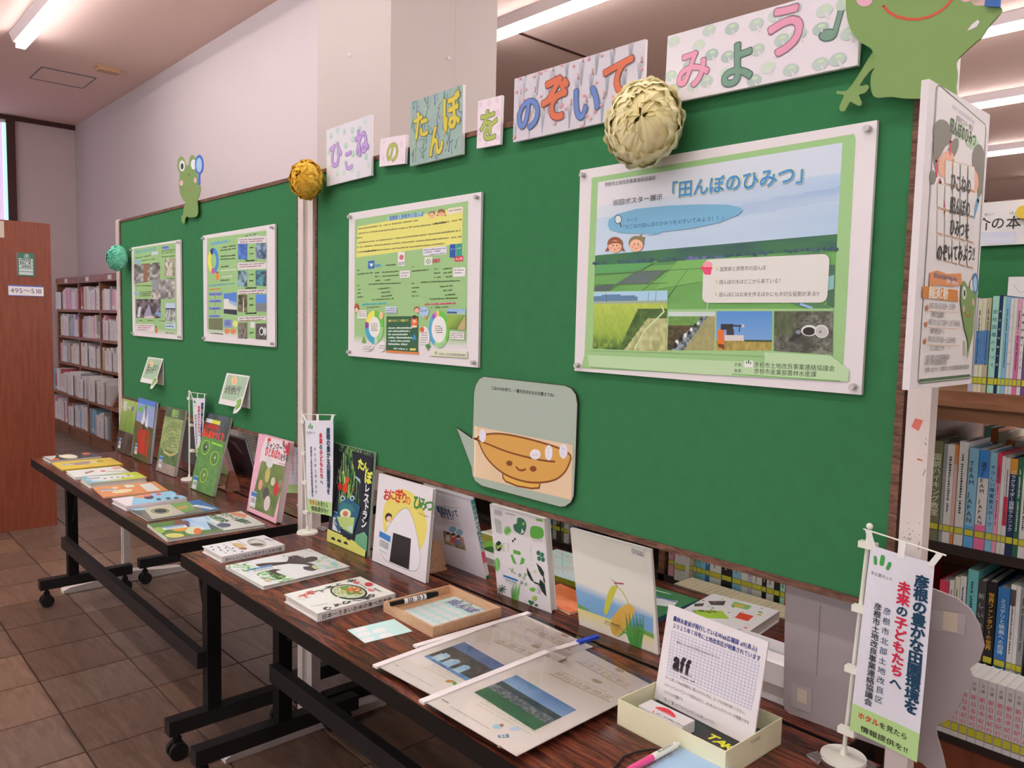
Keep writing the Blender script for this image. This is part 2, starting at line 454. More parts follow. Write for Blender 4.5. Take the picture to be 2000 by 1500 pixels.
def wallbox(name, a, b, m): s = MB(); s.box(a, b); return struct(s.build(name, m, loc=((a[0]+b[0])/2, (a[1]+b[1])/2, 0)))
wallbox('ceiling', (-16.1, YB-.1, CEIL), (XR+.1, YF+.1, CEIL+.1), 'ceiling')
wallbox('wall_left', (XL-.15, YB, 0), (XL, YW+.15, CEIL), 'wall_dim')
PX0, PX1 = float(B(620, 100, 1.30)[0]), float(B(763, 100, 1.30)[0])
wallbox('wall_back', (XL, YW, 0), (PX0+.1, YW+.15, CEIL), 'wall')
wallbox('wall_alcove', (-16.1, YW, 0), (-16, YF, CEIL), 'wall'); wallbox('wall_corridor', (-16, YW-.0, 0), (XL-.15, YW+.15, CEIL), 'wall')
wallbox('wall_rear', (-16, YF, 0), (XR, YF+.15, CEIL), 'wall')
wallbox('wall_right', (XR, YB, 0), (XR+.15, YF+.15, CEIL), 'wall')
wallbox('wall_front', (XL, YB-.15, 0), (XR, YB, CEIL), 'wall')
# square pillar with two little screw hooks and a fine joint line
PY1 = float(XP(970, 100, PX1)[1])
s = MB(); s.box((PX0, 1.30, 0), (PX1, PY1, CEIL)); pil = struct(s.build('pillar', 'pillar', loc=((PX0+PX1)/2, 1.6, 0)))
def hook(P, d, side):
    s = MB(); a = np.array(P, float); n = np.array(d, float)
    pts = [a-n*.002, a+n*.012]
    for k in range(8):
        t = math.radians(-60+k*38); pts.append(a+n*(.014)+side*.012*math.cos(t)*.9+np.array((0, 0, 1))*(.012*math.sin(t)-.004))
    s.tube(pts, .0016, 6); s.cyl(a-n*.001, a+n*.003, .006, n=10)
    return s.build('screw_hook', 'metal', pil)
hook(B(684, 108, 1.30), (0, -1, 0), np.array((1., 0, 0)))
hook(XP(875, 113, PX1), (1, 0, 0), np.array((0, 1., 0)))
yy = float(XP(889, 100, PX1)[1]); s = MB(); s.box((PX1-.001, yy-.002, 1.4), (PX1+.0015, yy+.002, CEIL)); s.build('joint_strip', M['alu'], pil)
# brown trim where the left wall meets the ceiling, window at the far left edge
wallbox('trim_1', (XL, YB, CEIL-.055), (XL+.03, YW, CEIL), 'brown_trim')
fy = float(XP(21, 320, XL)[1])
win = struct(box_obj('window_1', (XL, fy-.045, .9), (XL+.05, fy+.045, CEIL-.05), M['brown_trim']))
M['lavender'] = mat('lavender_curtain', (.62, .50, .66), .9, .1, emit=(.75, .6, .85, .35))  # faint glow in the cloth stands in for daylight behind it
M['cyan'] = mat('pale_cyan_blind_edge', (.45, .80, .80), .6, emit=(.5, .95, .95, .5))  # glows as well, in place of daylight
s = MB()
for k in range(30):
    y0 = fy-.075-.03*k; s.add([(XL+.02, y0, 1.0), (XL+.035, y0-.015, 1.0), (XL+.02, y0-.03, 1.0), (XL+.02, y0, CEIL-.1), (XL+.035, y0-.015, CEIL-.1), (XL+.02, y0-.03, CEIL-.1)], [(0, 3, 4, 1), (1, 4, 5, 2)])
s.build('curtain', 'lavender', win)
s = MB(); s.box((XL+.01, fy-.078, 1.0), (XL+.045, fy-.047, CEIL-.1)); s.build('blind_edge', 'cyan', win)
# ceiling joints, hatch, sensor
s = MB(); s.box((-2.55, 1.6, CEIL-.006), (-2.52, YF, CEIL+.001)); struct(s.build('trim_2', M['brown_trim'], loc=(-2.5, 5, CEIL)))
hx = [T(a, b, CEIL) for a, b in ((62, 150), (85, 132), (185, 152), (160, 171))]
hx0, hx1 = min(p[0] for p in hx), max(p[0] for p in hx); hy0, hy1 = min(p[1] for p in hx), max(p[1] for p in hx)
hr = empty('ceiling_hatch', ((hx0+hx1)/2, (hy0+hy1)/2, CEIL-.01), 'flat square access hatch with thin metal frame in the ceiling', 'hatch')
s = MB(); s.box((hx0, hy0, CEIL-.004), (hx1, hy1, CEIL-.0005)); s.build('panel', 'ceiling', hr)
s = MB()
for a, b in (((hx0-.012, hy0-.012), (hx1+.012, hy0)), ((hx0-.012, hy1), (hx1+.012, hy1+.012)), ((hx0-.02, hy0), (hx0, hy1)), ((hx1, hy0), (hx1+.02, hy1))): s.box((*a, CEIL-.007), (*b, CEIL-.0005))
s.build('frame', mat('grey_trim', (.22, .2, .2), .4), hr)
sx = T(211, 133, CEIL)
M['sensor'] = mat('yellowed_plastic', O(196, 150, 120), .5)
sr = empty('ceiling_sensor', (sx[0], sx[1], CEIL-.04), 'small yellowed rectangular sensor on the ceiling beside the hatch', 'sensor')
s = MB(); s.box((sx[0]-.07, sx[1]-.11, CEIL-.012), (sx[0]+.07, sx[1]+.11, CEIL-.0003)); s.build('base_plate', 'sensor', sr)
s = MB(); s.box((sx[0]-.055, sx[1]-.095, CEIL-.04), (sx[0]+.055, sx[1]+.095, CEIL-.012)); s.build('cover', 'sensor', sr)

# rows of fluorescent lamps
def lamp_row(y, x0, x1, label):
    r = empty('ceiling_light', ((x0+x1)/2, y, CEIL-.09), label, 'light', 'rows of fluorescent lights on the ceiling')
    s = MB(); w = .08
    s.add([(x0, y-w, CEIL-.001), (x1, y-w, CEIL-.001), (x1, y-.05, CEIL-.07), (x0, y-.05, CEIL-.07), (x0, y+w, CEIL-.001), (x1, y+w, CEIL-.001), (x1, y+.05, CEIL-.07), (x0, y+.05, CEIL-.07)],
          [(0, 3, 2, 1), (4, 5, 6, 7), (3, 7, 6, 2), (0, 4, 7, 3), (1, 2, 6, 5)]); s.build('housing', 'housing', r)
    s = MB(); s.box((x0+.02, y-.034, CEIL-.115), (x1-.02, y+.034, CEIL-.075)); s.build('tube', 'tube', r)
    for xe in (x0+.01, x1-.01): s = MB(); s.box((xe-.01, y-.03, CEIL-.11), (xe+.01, y+.03, CEIL-.065)); s.build('end_holder', 'housing', r)
    return r
lamp_row(.29, -5.62, 4.5, 'bright fluorescent strip over the pink wall at the upper left')
for k, (y, x0, lab) in enumerate(((2.93, -2.9, 'fluorescent strip right of the square pillar, nearest behind the board'), (5.42, -2.1, 'fluorescent strip beside the raised arm of the large frog'),
        (7.5, -2.1, 'fluorescent strip just above the top of the side poster, second beyond the frog'), (9.95, -2.1, 'third fluorescent strip down at the right edge'), (12.4, -2.1, 'lowest and farthest fluorescent strip at the right edge'))):
    lamp_row(y, max(x0, PX1+.25 if y > 5 else x0), 5.5, lab)
lamp_row(-1.65, -6.15, 4.5, 'fluorescent strip over the aisle in front of the tables')
lamp_row(-4.3, -6.15, 4.5, 'fluorescent strip along the front of the room')

# unseen glowing windows added in the front wall to brighten the boards
M['added_glow'] = mat('added_window_glow', (.7, .75, .8), .5, emit=(1.0, .95, .96, .7)); M['added_glow_side'] = mat('added_window_glow_side', (.7, .75, .8), .5, emit=(1.0, .93, .92, 2.1))  # emission of the added windows, used as fill light
for k in range(4):
    x0 = -5.4+k*2.6
    w_ = struct(box_obj(f'window_{k+2}', (x0-.06, YB-.01, .84), (x0+2.26, YB+.03, .90), M['brown_trim']))
    for a_, b_ in (((x0-.06, YB, 2.9), (x0+2.26, YB+.03, 2.96)), ((x0-.06, YB, .9), (x0, YB+.03, 2.9)), ((x0+2.2, YB, .9), (x0+2.26, YB+.03, 2.9)), ((x0+1.07, YB, .9), (x0+1.13, YB+.03, 2.9))): s = MB(); s.box(a_, b_); s.build('window_frame', 'brown_trim', w_)
    s = MB(); s.add([(x0, YB+.012, .9), (x0+2.2, YB+.012, .9), (x0+2.2, YB+.012, 2.9), (x0, YB+.012, 2.9)], [(0, 3, 2, 1)]); s.build('pane', 'added_glow', w_)
for k in range(6):  # unseen right-wall windows, added to lift the ceiling and the room behind
    y0 = 2.2+k*3.0
    w_ = struct(box_obj(f'window_{k+6}', (XR-.03, y0-.06, .84), (XR+.01, y0+2.66, .90), M['brown_trim']))
    for a_, b_ in (((XR-.03, y0-.06, 3.2), (XR, y0+2.66, 3.26)), ((XR-.03, y0-.06, .9), (XR, y0, 3.2)), ((XR-.03, y0+2.6, .9), (XR, y0+2.66, 3.2)), ((XR-.03, y0+1.27, .9), (XR, y0+1.33, 3.2))): s = MB(); s.box(a_, b_); s.build('window_frame', 'brown_trim', w_)
    s = MB(); s.add([(XR-.012, y0, .9), (XR-.012, y0+2.6, .9), (XR-.012, y0+2.6, 3.2), (XR-.012, y0, 3.2)], [(0, 3, 2, 1)]); s.build('pane', 'added_glow_side', w_)
# ================================================================ display boards
ZT, ZB = 1.8455, .9545
def board(name, x0, x1, label):
    r = empty(name, ((x0+x1)/2, .0, ZB), label, 'board', 'green felt display boards')
    e = .012
    s = MB(); s.box((x0+e, .0, ZB+e), (x1-e, .022, ZT-e)); s.build('felt_panel', 'felt', r)
    for nm, a, b in (('frame_top', (x0, -.004, ZT-e), (x1, .024, ZT)), ('frame_bottom', (x0, -.004, ZB), (x1, .024, ZB+e)), ('frame_left', (x0, -.004, ZB+e), (x0+e, .024, ZT-e)), ('frame_right', (x1-e, -.004, ZB+e), (x1, .024, ZT-e))):
        s = MB(); s.box(a, b); s.build(nm, 'frame_wood', r)
    return r
BX0, BX1 = 0.0, 1.808
LX0, LX1 = -1.985, -.108
board('display_board', BX0, BX1, 'right green felt display board holding the large field poster')
board('display_board', LX0, LX1, 'left green felt display board holding two posters and two folded cards')
def post(x0, x1, label, marks=False, zt=1.85):
    xc = (x0+x1)/2; r = empty('board_post', (xc, .01, 0), label, 'post', 'cream posts carrying the boards')
    w = (x1-x0)
    s = MB(); s.box((x0, -.008, .05), (x0+w*.34, .024, zt)); s.box((x1-w*.34, -.008, .05), (x1, .024, zt)); s.build('post_rail', 'post', r)
    s = MB(); s.box((x0+w*.34, -.001, .05), (x1-w*.34, .022, zt-.001)); s.build('groove', 'alu', r)
    s = MB()
    prof = [(-.29, .0), (-.29, .014), (-.26, .026), (-.17, .032), (-.03, .05), (.05, .05), (.19, .032), (.27, .026), (.30, .014), (.30, 0)]
    n = len(prof); vs = [(xc+sx*.028, y, z) for sx in (-1, 1) for y, z in prof]
    s.add(vs, [tuple(range(n))[::-1] if False else tuple(range(n)), tuple(range(2*n-1, n-1, -1))]+[(i, i+n, (i+1) % n+n, (i+1) % n) for i in range(n)])
    s.build('foot', 'post', r)
    return r
post(-.103, -.006, 'cream grooved post between the two green boards')
lp = post(LX0-.045, LX0-.002, 'thin cream post at the left end of the left board')
rp = empty('board_post', (1.830, .01, 0), 'scuffed cream square post at the right end of the right board', 'post', 'cream posts carrying the boards')
s = MB(); s.box((1.8135, -.006, .05), (1.847, .021, 1.86)); s.build('post_rail', 'post', rp)
s = MB(); prof = [(-.29, .0), (-.29, .014), (-.26, .026), (-.17, .032), (-.03, .05), (.05, .05), (.19, .032), (.27, .026), (.30, .014), (.30, 0)]; n = len(prof)
s.add([(1.830+sx*.028, y, z) for sx in (-1, 1) for y, z in prof], [tuple(range(n)), tuple(range(2*n-1, n-1, -1))]+[(i, i+n, (i+1) % n+n, (i+1) % n) for i in range(n)]); s.build('foot', 'post', rp)
# red sticker and black scuffs on that post, faint lettering on the middle one
sf = Surf((1.8135, -.006, .7), (1, 0, 0), (0, 0, 1), .0335, 1.15)
a = Art(sf, .0003).z(1760, 780, 4.6875); a.poly([(128, 172), (202, 192), (160, 290), (94, 252)], O(214, 110, 98)); a.done('red_sticker', rp)
a = Art(sf, .0003).z(1760, 780, 4.6875); dk = (.03, .03, .03)
for x, y, l in ((228, 360, 6), (218, 512, 4), (243, 132, 4), (70, 1188, 5), (105, 1205, 6), (170, 1135, 6), (60, 1132, 5), (80, 1235, 8), (30, 1262, 7), (130, 1255, 4), (165, 1240, 5), (20, 1220, 4), (195, 915, 2)):
    a.poly([(x-l*.8, y), (x, y-l*1.2), (x+l*.7, y), (x, y+l)], dk)
a.done('scuff_marks', rp)['kind'] = 'stuff'; a = Art(sf, .0003).z(1760, 780, 4.6875)
for p in (((218, 395), (232, 420)), ((222, 640), (200, 700)), ((50, 1270), (75, 1275)), ((70, 1290), (95, 1268)), ((165, 1300), (158, 1380))): a.line(p, .0012, (.25, .22, .2))
a.line([(155, 548), (192, 558)], .0025, O(200, 130, 95)); a.done('scuff_lines', rp)['kind'] = 'stuff'
mp = [o for o in bpy.data.objects if o.name == 'board_post'][0]
sf = Surf((-.103, -.008, .9), (1, 0, 0), (0, 0, 1), .097, .95)
a = Art(sf, .0003); a.z(590, 540, 9.37).vtext('手を触れないでください。', (160, 200), (165, 1215), (.35, .32, .33), size=.009); a.done('lettering', mp)

# ================================================================ folding tables
TD = .45
def table(x0, yf, label, length=1.8, ly=None, rear=.02):
    x1 = x0+length; yb = yf+TD; zt = .70; yc = (yf+yb)/2
    ly = yc if ly is None else ly
    r = empty('folding_table', ((x0+x1)/2, yc, 0), label, 'table', 'dark rosewood folding tables')
    s = MB(); s.box((x0+.002, yf+.002, zt-.028), (x1-.002, yb-.002, zt)); s.build('tabletop', 'table', r)
    s = MB()
    for a, b in (((x0, yf, zt-.036), (x1, yf+.003, zt-.0008)), ((x0, yb-.003, zt-.036), (x1, yb, zt-.0008)), ((x0, yf+.003, zt-.036), (x0+.003, yb-.003, zt-.0008)), ((x1-.003, yf+.003, zt-.036), (x1, yb-.003, zt-.0008))): s.box(a, b)
    s.build('edge_band', 'table_edge', r)
    s = MB(); s.box((x0+.06, yf+.05, zt-.062), (x1-.06, yf+.09, zt-.03)); s.box((x0+.06, yb-.09, zt-.062), (x1-.06, yb-.05, zt-.03)); s.build('under_rail', 'black', r)
    for i, xl in enumerate((x0+.055, x1-.055)):
        s = MB(); s.box((xl-.021, ly-.022, .13), (xl+.021, ly+.022, zt-.06)); s.box((xl-.03, yf+.06, zt-.065), (xl+.03, yb-.06, zt-.04)); s.build('leg', 'black', r)
        s = MB(); s.box((xl-.022, yf+.010, .085), (xl+.022, yb+rear, .132)); ft = s.build('foot', 'dark_grey', r)
        for y in (yf+.040, yb+rear-.03):
            s = MB(); s.cyl((xl-.022, y, .028), (xl-.006, y, .028), .028, n=18); s.cyl((xl+.006, y, .028), (xl+.022, y, .028), .028, n=18); s.box((xl-.008, y-.012, .02), (xl+.008, y+.012, .07)); s.cyl((xl, y, .06), (xl, y, .09), .008, n=10); s.build('caster', 'rubber', ft)
    s = MB(); s.box((x0+.068, ly-.050, .272), (x1-.045, ly-.022, .325)); s.build('crossbar', 'dark_grey', r)
    for x in (x0+.1, x1-.1):
        s = MB(); s.tube([(x, ly, .40), (x+(.09 if x < (x0+x1)/2 else -.09), ly, .65)], .006, 8); s.build('brace', 'black', r)
    s = MB(); s.cyl((x0+.02, yf+.07, zt-.05), (x0+.06, yf+.07, zt-.05), .012, n=12); s.build('fold_knob', 'rubber', r)
    return r
YT = -.430
table(.002, YT, 'near front rosewood folding table with white clear-cover booklets', ly=-.142, rear=.10)
table(-1.903, YT, 'far front rosewood folding table with eight books laid along its edge', ly=-.278, rear=-.035)
table(-.06, YT+TD+.008, 'near rear folding table behind the right board')
table(-1.96, YT+TD+.008, 'far rear folding table behind the left board')
# ================================================================ posters and cards on the boards
K = (.03, .03, .035)
M['pin'] = mat('translucent_pin', (.86, .84, .85), .12, .6); M['pin'].node_tree.nodes['Principled BSDF'].inputs['Transmission Weight'].default_value = .35
W = O(226, 211, 216)
def bsurf(TL, TR, BR, BL, y=-.010):
    P = [B(a[0], a[1], y) for a in (TL, TR, BR, BL)]
    x0 = (P[0][0]+P[3][0])/2; x1 = (P[1][0]+P[2][0])/2; z0 = (P[2][2]+P[3][2])/2; z1 = (P[0][2]+P[1][2])/2
    return Surf((x0, y, z0), (1, 0, 0), (0, 0, 1), x1-x0, z1-z0)
def pin(sf, u, v, parent):
    s = MB(); a = sf.at(u, v, 0); N = sf.N
    s.cyl(a, a+N*.003, .0055, n=12); s.cyl(a+N*.003, a+N*.009, .003, .0035, n=10); s.cyl(a+N*.009, a+N*.0115, .0055, .005, n=12)
    return s.build('push_pin', 'pin', parent)
def panel(sf, t, name, label, cat, pins=True, group=None, mname='white_card', partname='foam_panel'):
    r = empty(name, sf.at(sf.w/2, 0, -t), label, cat, group)
    s = MB(); s.obox(sf.O, sf.U, sf.V, sf.N, (0, sf.w), (0, sf.h), (-t, 0)); s.build(partname, mname, r)
    if pins:
        for u in (.012, sf.w-.012):
            for v in (.012, sf.h-.012): pin(sf, u, v, r)
    return r
G1 = O(158, 192, 134); G2 = O(157, 190, 133)
def emblem(a, c, h, col=(.03, .22, .06)):
    """three sprouting bars in the fan shape of the co-operative's emblem; c = lower middle, h metres"""
    x, y = a.s and a.p(c); l = a.l
    for dx, y0, hh, rot, w in ((-.42, .25, .55, 10, .2), (0, .32, .68, -3, .26), (.42, .18, .55, -16, .2)):
        cx, cy = x+dx*h, y+(y0+hh/2)*h; t = math.radians(rot); Q = []
        for sgn in (1, -1):
            for k in range(7):
                q = math.radians((0 if sgn > 0 else 180)+k*30); px_, py_ = w*h*.5*math.cos(q), sgn*(hh/2-w/2)*h+w*h*.5*math.sin(q)
                Q.append((cx+px_*math.cos(t)-py_*math.sin(t), cy+px_*math.sin(t)+py_*math.cos(t)))
        a._poly(Q, col)
def child_face(a, cx, cy, r, girl=True, units=None):
    """drawn child's head; r in the current units (v grows downward when z() is set)"""
    sgn = 1
    hair = O(150, 88, 62) if girl else O(140, 120, 88); skin = O(240, 180, 150)
    a.ell(cx, cy-r*.22, r*1.02, r*.95, hair)
    if girl:
        for d in (-1, 1): a.poly([(cx+d*r*.95, cy+r*.1), (cx+d*r*1.35, cy+r*.75), (cx+d*r*.85, cy+r*.7)], hair)
    else: a.poly([(cx+r*.1, cy-r*.9), (cx+r*.75, cy-r*1.5), (cx+r*.7, cy-r*1.05), (cx+r*1.15, cy-r*1.0), (cx+r*.9, cy-r*.4)], hair)
    a.ell(cx, cy+r*.12, r*.88, r*.82, skin)
    if girl: a.poly([(cx-r*.85, cy-r*.05), (cx-r*.6, cy-r*.6), (cx+r*.6, cy-r*.6), (cx+r*.85, cy-r*.05), (cx+r*.4, cy-r*.32), (cx-r*.3, cy-r*.3)], hair)
    for d in (-1, 1): a.ell(cx+d*r*.25, cy-r*.02, r*.06, r*.16, (.08, .03, .02), 8); a.ell(cx+d*r*.5, cy+r*.3, r*.15, r*.12, O(240, 140, 130), 10)
    a.poly([(cx-r*.22, cy+r*.42), (cx, cy+r*.62), (cx+r*.22, cy+r*.42), (cx, cy+r*.5)], O(200, 60, 60))

# --- big field poster
sf = bsurf((1132, 333.6), (1714, 233), (1682, 768), (1123, 726.5))
r = panel(sf, .007, 'poster', 'largest white-bordered poster with an aerial rice field photo and blue title', 'poster')
a = Art(sf).z(1100, 220, 3.125)
a.poly([(175, 398), (1775, 130), (1785, 160), (1710, 1560), (1690, 1640), (110, 1560), (130, 1480)], G1)
GR = [(214, 425), (1705, 183), (1655, 1195), (1640, 1480), (182, 1440)]
def field(x, y):
    n = vn(x*9, y*30, 3)
    if y < .18: return mix(O(226, 214, 222), O(205, 208, 232), x)
    if y < .54:
        t = (y-.18)/.36; c = mix(O(222, 214, 224), O(150, 178, 220), min(1, x*.9+t*.35)) if t < .25 else mix(O(200, 208, 226), O(140, 172, 216), .3+.6*x)
        if .32 < y+.10*x-.04 < .40 and x > .5: c = mix(c, O(118, 150, 205), .7)
        return mix(c, O(206, 212, 228), .35+.3*vn(x*3, y*18, 5))
    if y < .625+.015*vn(x*60, 1, 9): return mix(O(62, 92, 92), O(70, 120, 80), n)
    if y < .652: return mix(O(110, 165, 90), O(80, 130, 85), vn(x*14, y*70, 6))
    g = mix(O(122, 172, 96), O(104, 156, 86), vn(x*6+y*3, y*22, 4))
    return g
a.photo([(214, 425), (1705, 183), (1650, 1200), (182, 1240)], field, 100, 90)
DKB = O(70, 90, 120)
for k in range(60):     # distant trees and houses
    x = 200+1465*k/59; y = 930-92*(x-200)/1465
    if rnd.random() < .8: a.ell(x+rnd.uniform(-8, 8), y-rnd.uniform(2, 14), rnd.uniform(8, 20), rnd.uniform(7, 15), sh(O(70, 96, 110), rnd.uniform(.7, 1.2)), 8)
for k in range(14): x = rnd.uniform(720, 980); a.rect(x, 890+rnd.uniform(-14, 10), x+28, 905+rnd.uniform(-6, 12), O(110, 112, 160))
# field plots, dark road plot, ditches
a.poly([(455, 965), (632, 962), (512, 1045), (318, 1048)], O(100, 112, 112)); a.poly([(195, 1060), (320, 1050), (270, 1092), (188, 1098)], O(92, 104, 104))
a.poly([(200, 930), (560, 915), (450, 968), (198, 985)], O(96, 160, 96)); a.poly([(700, 905), (1100, 880), (1040, 1000), (560, 1080)], O(124, 176, 96))
for q in (((195, 990), (860, 950)), ((560, 915), (265, 1095)), ((632, 962), (480, 1090)), ((760, 960), (640, 1130)), ((1060, 875), (1060, 905)), ((195, 1052), (640, 1040)), ((1480, 870), (1500, 895)), ((1180, 870), (1200, 900)), ((1460, 866), (1600, 860))): a.line(q, .0012, O(86, 110, 80))
a.line([(895, 1140), (880, 1200)], .002, O(190, 200, 190))
a.poly([(1620, 930), (1660, 930), (1655, 1190), (1610, 1175)], O(80, 110, 90)); a.poly([(1622, 1000), (1656, 990), (1654, 1075), (1618, 1085)], O(140, 185, 185))
a.poly([(1380, 1160), (1560, 1155), (1640, 1195), (1480, 1195)], O(90, 130, 90)); a.line([(1440, 1165), (1520, 1192)], .004, O(150, 175, 215))
# green ground under the small pictures
a.poly([(182, 1092), (640, 1085), (640, 1200), (1650, 1195), (1640, 1500), (150, 1450)], G1)
# lower pictures
def rice(x, y):
    if y < .16: return mix(O(170, 200, 225), O(100, 130, 165), 1 if y > .04+.1*abs(x-.25)*1.2 and x < .62 else 0)
    if y < .2: return O(160, 170, 150)
    n = vn(x*30, y*14, 8)
    if x > .78-.55*(y-.4) and y > .45: return mix(O(205, 200, 150), O(150, 150, 95), n)
    if x > .62-.35*(y-.3) and y > .3: return mix(O(60, 85, 45), O(95, 120, 60), n)
    c = mix(O(190, 200, 90), O(125, 160, 65), y*.9+n*.3-.15); return mix(c, O(55, 70, 50), max(0, (y-.72)*2.5)*n*1.6)
a.photo([(190, 1097), (640, 1085), (633, 1460), (182, 1440)], rice, 60, 44)
a.line([(265, 1100), (268, 1160)], .0008, K); a.line([(525, 1092), (520, 1150)], .0008, K); a.line([(570, 1092), (566, 1150)], .0008, K)
a.line([(600, 1170), (618, 1215), (500, 1330), (440, 1440)], .003, O(205, 215, 170))
def ditch(x, y):
    n = vn(x*18, y*16, 11)
    if y < .12: return O(200, 205, 205)
    if y < .35 and x < .75-.4*y: return mix(O(120, 160, 80), O(100, 140, 75), n)
    d = x-(.85-.62*y)
    if abs(d) < .07+.06*y: return mix(O(175, 180, 195), O(70, 80, 75), n*1.2)
    if d > 0: return mix(O(150, 145, 105), O(175, 160, 110), n)
    return mix(O(120, 95, 65), O(60, 60, 45), n*.8+y*.5)
a.photo([(645, 1215), (930, 1215), (925, 1452), (638, 1450)], ditch, 40, 34)
for k in range(9):
    t = k/8; a.ell(850-170*t+rnd.uniform(-10, 10), 1265+150*t+rnd.uniform(-8, 8), 7+5*t, 9+9*t, O(225, 222, 220) if k % 2 else (.03, .03, .04), 8)
a.photo([(940, 1212), (1280, 1212), (1275, 1452), (935, 1452)], lambda x, y: mix(O(90, 140, 205), O(130, 165, 215), y) if y < .72 else mix(O(190, 165, 90), O(150, 125, 70), vn(x*40, y*8, 3)), 34, 26)
a.poly([(945, 1325), (985, 1320), (985, 1415), (948, 1410)], O(225, 110, 50)); a.rect(965, 1290, 1040, 1325, (.05, .05, .05)); a.rect(1000, 1325, 1045, 1360, (.06, .06, .06))
a.rect(988, 1358, 1105, 1392, O(215, 200, 200)); a.ell(1096, 1302, 14, 9, O(205, 205, 205)); a.line([(1035, 1300), (1090, 1302)], .003, (.06, .06, .07)); a.line([(1080, 1305), (1078, 1335)], .002, (.06, .06, .07))
a.poly([(948, 1410), (985, 1415), (990, 1445), (950, 1430)], O(120, 60, 40)); a.poly([(1110, 1386), (1278, 1388), (1276, 1400), (1108, 1398)], O(70, 85, 60))
a.photo([(1290, 1212), (1650, 1212), (1645, 1478), (1288, 1455)], lambda x, y: mix(O(70, 70, 60), O(135, 130, 120), vn(x*30, y*26, 21)*vn(x*7, y*6, 2)*1.7) if x > .35 or y > .6 else mix(O(75, 85, 60), O(110, 112, 88), vn(x*40, y*8, 5)), 40, 32)
a.ell(1505, 1330, 50, 34, O(222, 216, 216)); a.ell(1503, 1334, 38, 25, (.04, .035, .03)); a.ell(1580, 1335, 44, 40, O(215, 208, 208), rot=20); a.ell(1580, 1337, 36, 32, O(190, 182, 182), rot=20); a.ell(1572, 1338, 8, 7, O(120, 110, 110))
a.ell(1430, 1360, 34, 18, (.05, .05, .05), rot=-25); a.ell(1400, 1385, 20, 14, (.05, .05, .05)); a.ell(1438, 1340, 16, 12, O(130, 140, 160))
# masthead
BLT = O(122, 172, 206)
a.poly([(275, 690), (280, 655), (330, 620), (450, 588), (640, 568), (840, 560), (1010, 562), (1085, 580), (1100, 595), (1070, 625), (960, 670), (800, 705), (640, 724), (520, 738), (360, 735), (290, 718)], BLT)
a.poly([(555, 700), (600, 740), (505, 752), (548, 738)], BLT)
a.ell(339, 652, 23, 28, (.12, .12, .13)); a.ell(339, 652, 18, 23, O(215, 222, 232)); a.line([(350, 676), (358, 696)], .003, (.12, .12, .13))
NAVY = O(66, 88, 120)
a.text('テーマ:', (392, 668), (458, 662), col=NAVY)
a.text('「ひこねの田んぼのひみつをのぞいてみよう！！」', (355, 712), (1000, 652), col=O(40, 70, 120), off=.01, size=.0088*1.1)
a.text('彦根市土地改良事業連絡協議会', (255, 450), (568, 408), col=(.12, .12, .12))
a.text('巡回ポスター展示', (305, 566), (610, 528), col=(.06, .06, .05), size=.0125)
for o_, c_ in ((.05, O(228, 232, 150)), (.032, O(90, 150, 200)), (.022, O(74, 140, 205))):
    a.text('「田んぼのひみつ」', (612, 522), (1540, 408), col=c_, off=o_, size=.0325, ru=3)
child_face(a, 320, 812, 46, True); child_face(a, 450, 806, 46, False)
# list box
a.rr(862, 898, 1615, 1160, O(222, 212, 210), r=.012)
a.poly([(846, 940), (912, 942), (905, 990), (866, 988)], O(228, 80, 120)); a.rect(842, 944, 914, 956, O(235, 60, 105)); a.ell(885, 930, 30, 22, O(240, 150, 160)); a.rect(842, 944, 914, 955, O(235, 60, 105))
for (x, y), (x2, y2), t in (((958, 968), (1242, 958), '滋賀県と彦根市の田んぼ'), ((956, 1046), (1345, 1038), '田んぼの水はどこから来ている？'), ((954, 1122), (1568, 1118), '田んぼにはお米を作るほかにも大切な役割がある!?')):
    a.text(t, (x, y), (x2, y2), col=(.05, .05, .06), off=.008, size=.0088); a.line([(x-20, y-22), (x-14, y-4)], .0012, O(120, 170, 80)); a.ell(x-20, y-26, 5, 8, O(235, 215, 140), 8)
# credit block
a.z(1160, 650, 3.704)
a.poly([(-40, 160), (1240, 215), (1240, 140), (1720, 165), (1850, 270), (1845, 352), (800, 300), (-30, 245)], O(186, 208, 166))
a.text('主催：', (1018, 240), (1098, 243), col=K); a.text('後援：', (1018, 284), (1098, 287), col=K)
a.rect(1093, 200, 1155, 248, O(240, 236, 236)); emblem(a, (1123, 236), .0095)
a.text('彦根市土地改良事業連絡協議会', (1162, 247), (1748, 276), col=(.04, .05, .04)); a.text('彦根市産業部農林水産課', (1162, 292), (1615, 318), col=(.04, .05, .04))
a.poly([(1003, 295), (1784, 345), (1784, 352), (1003, 302)], O(112, 170, 80))
a.done('poster_print', r)

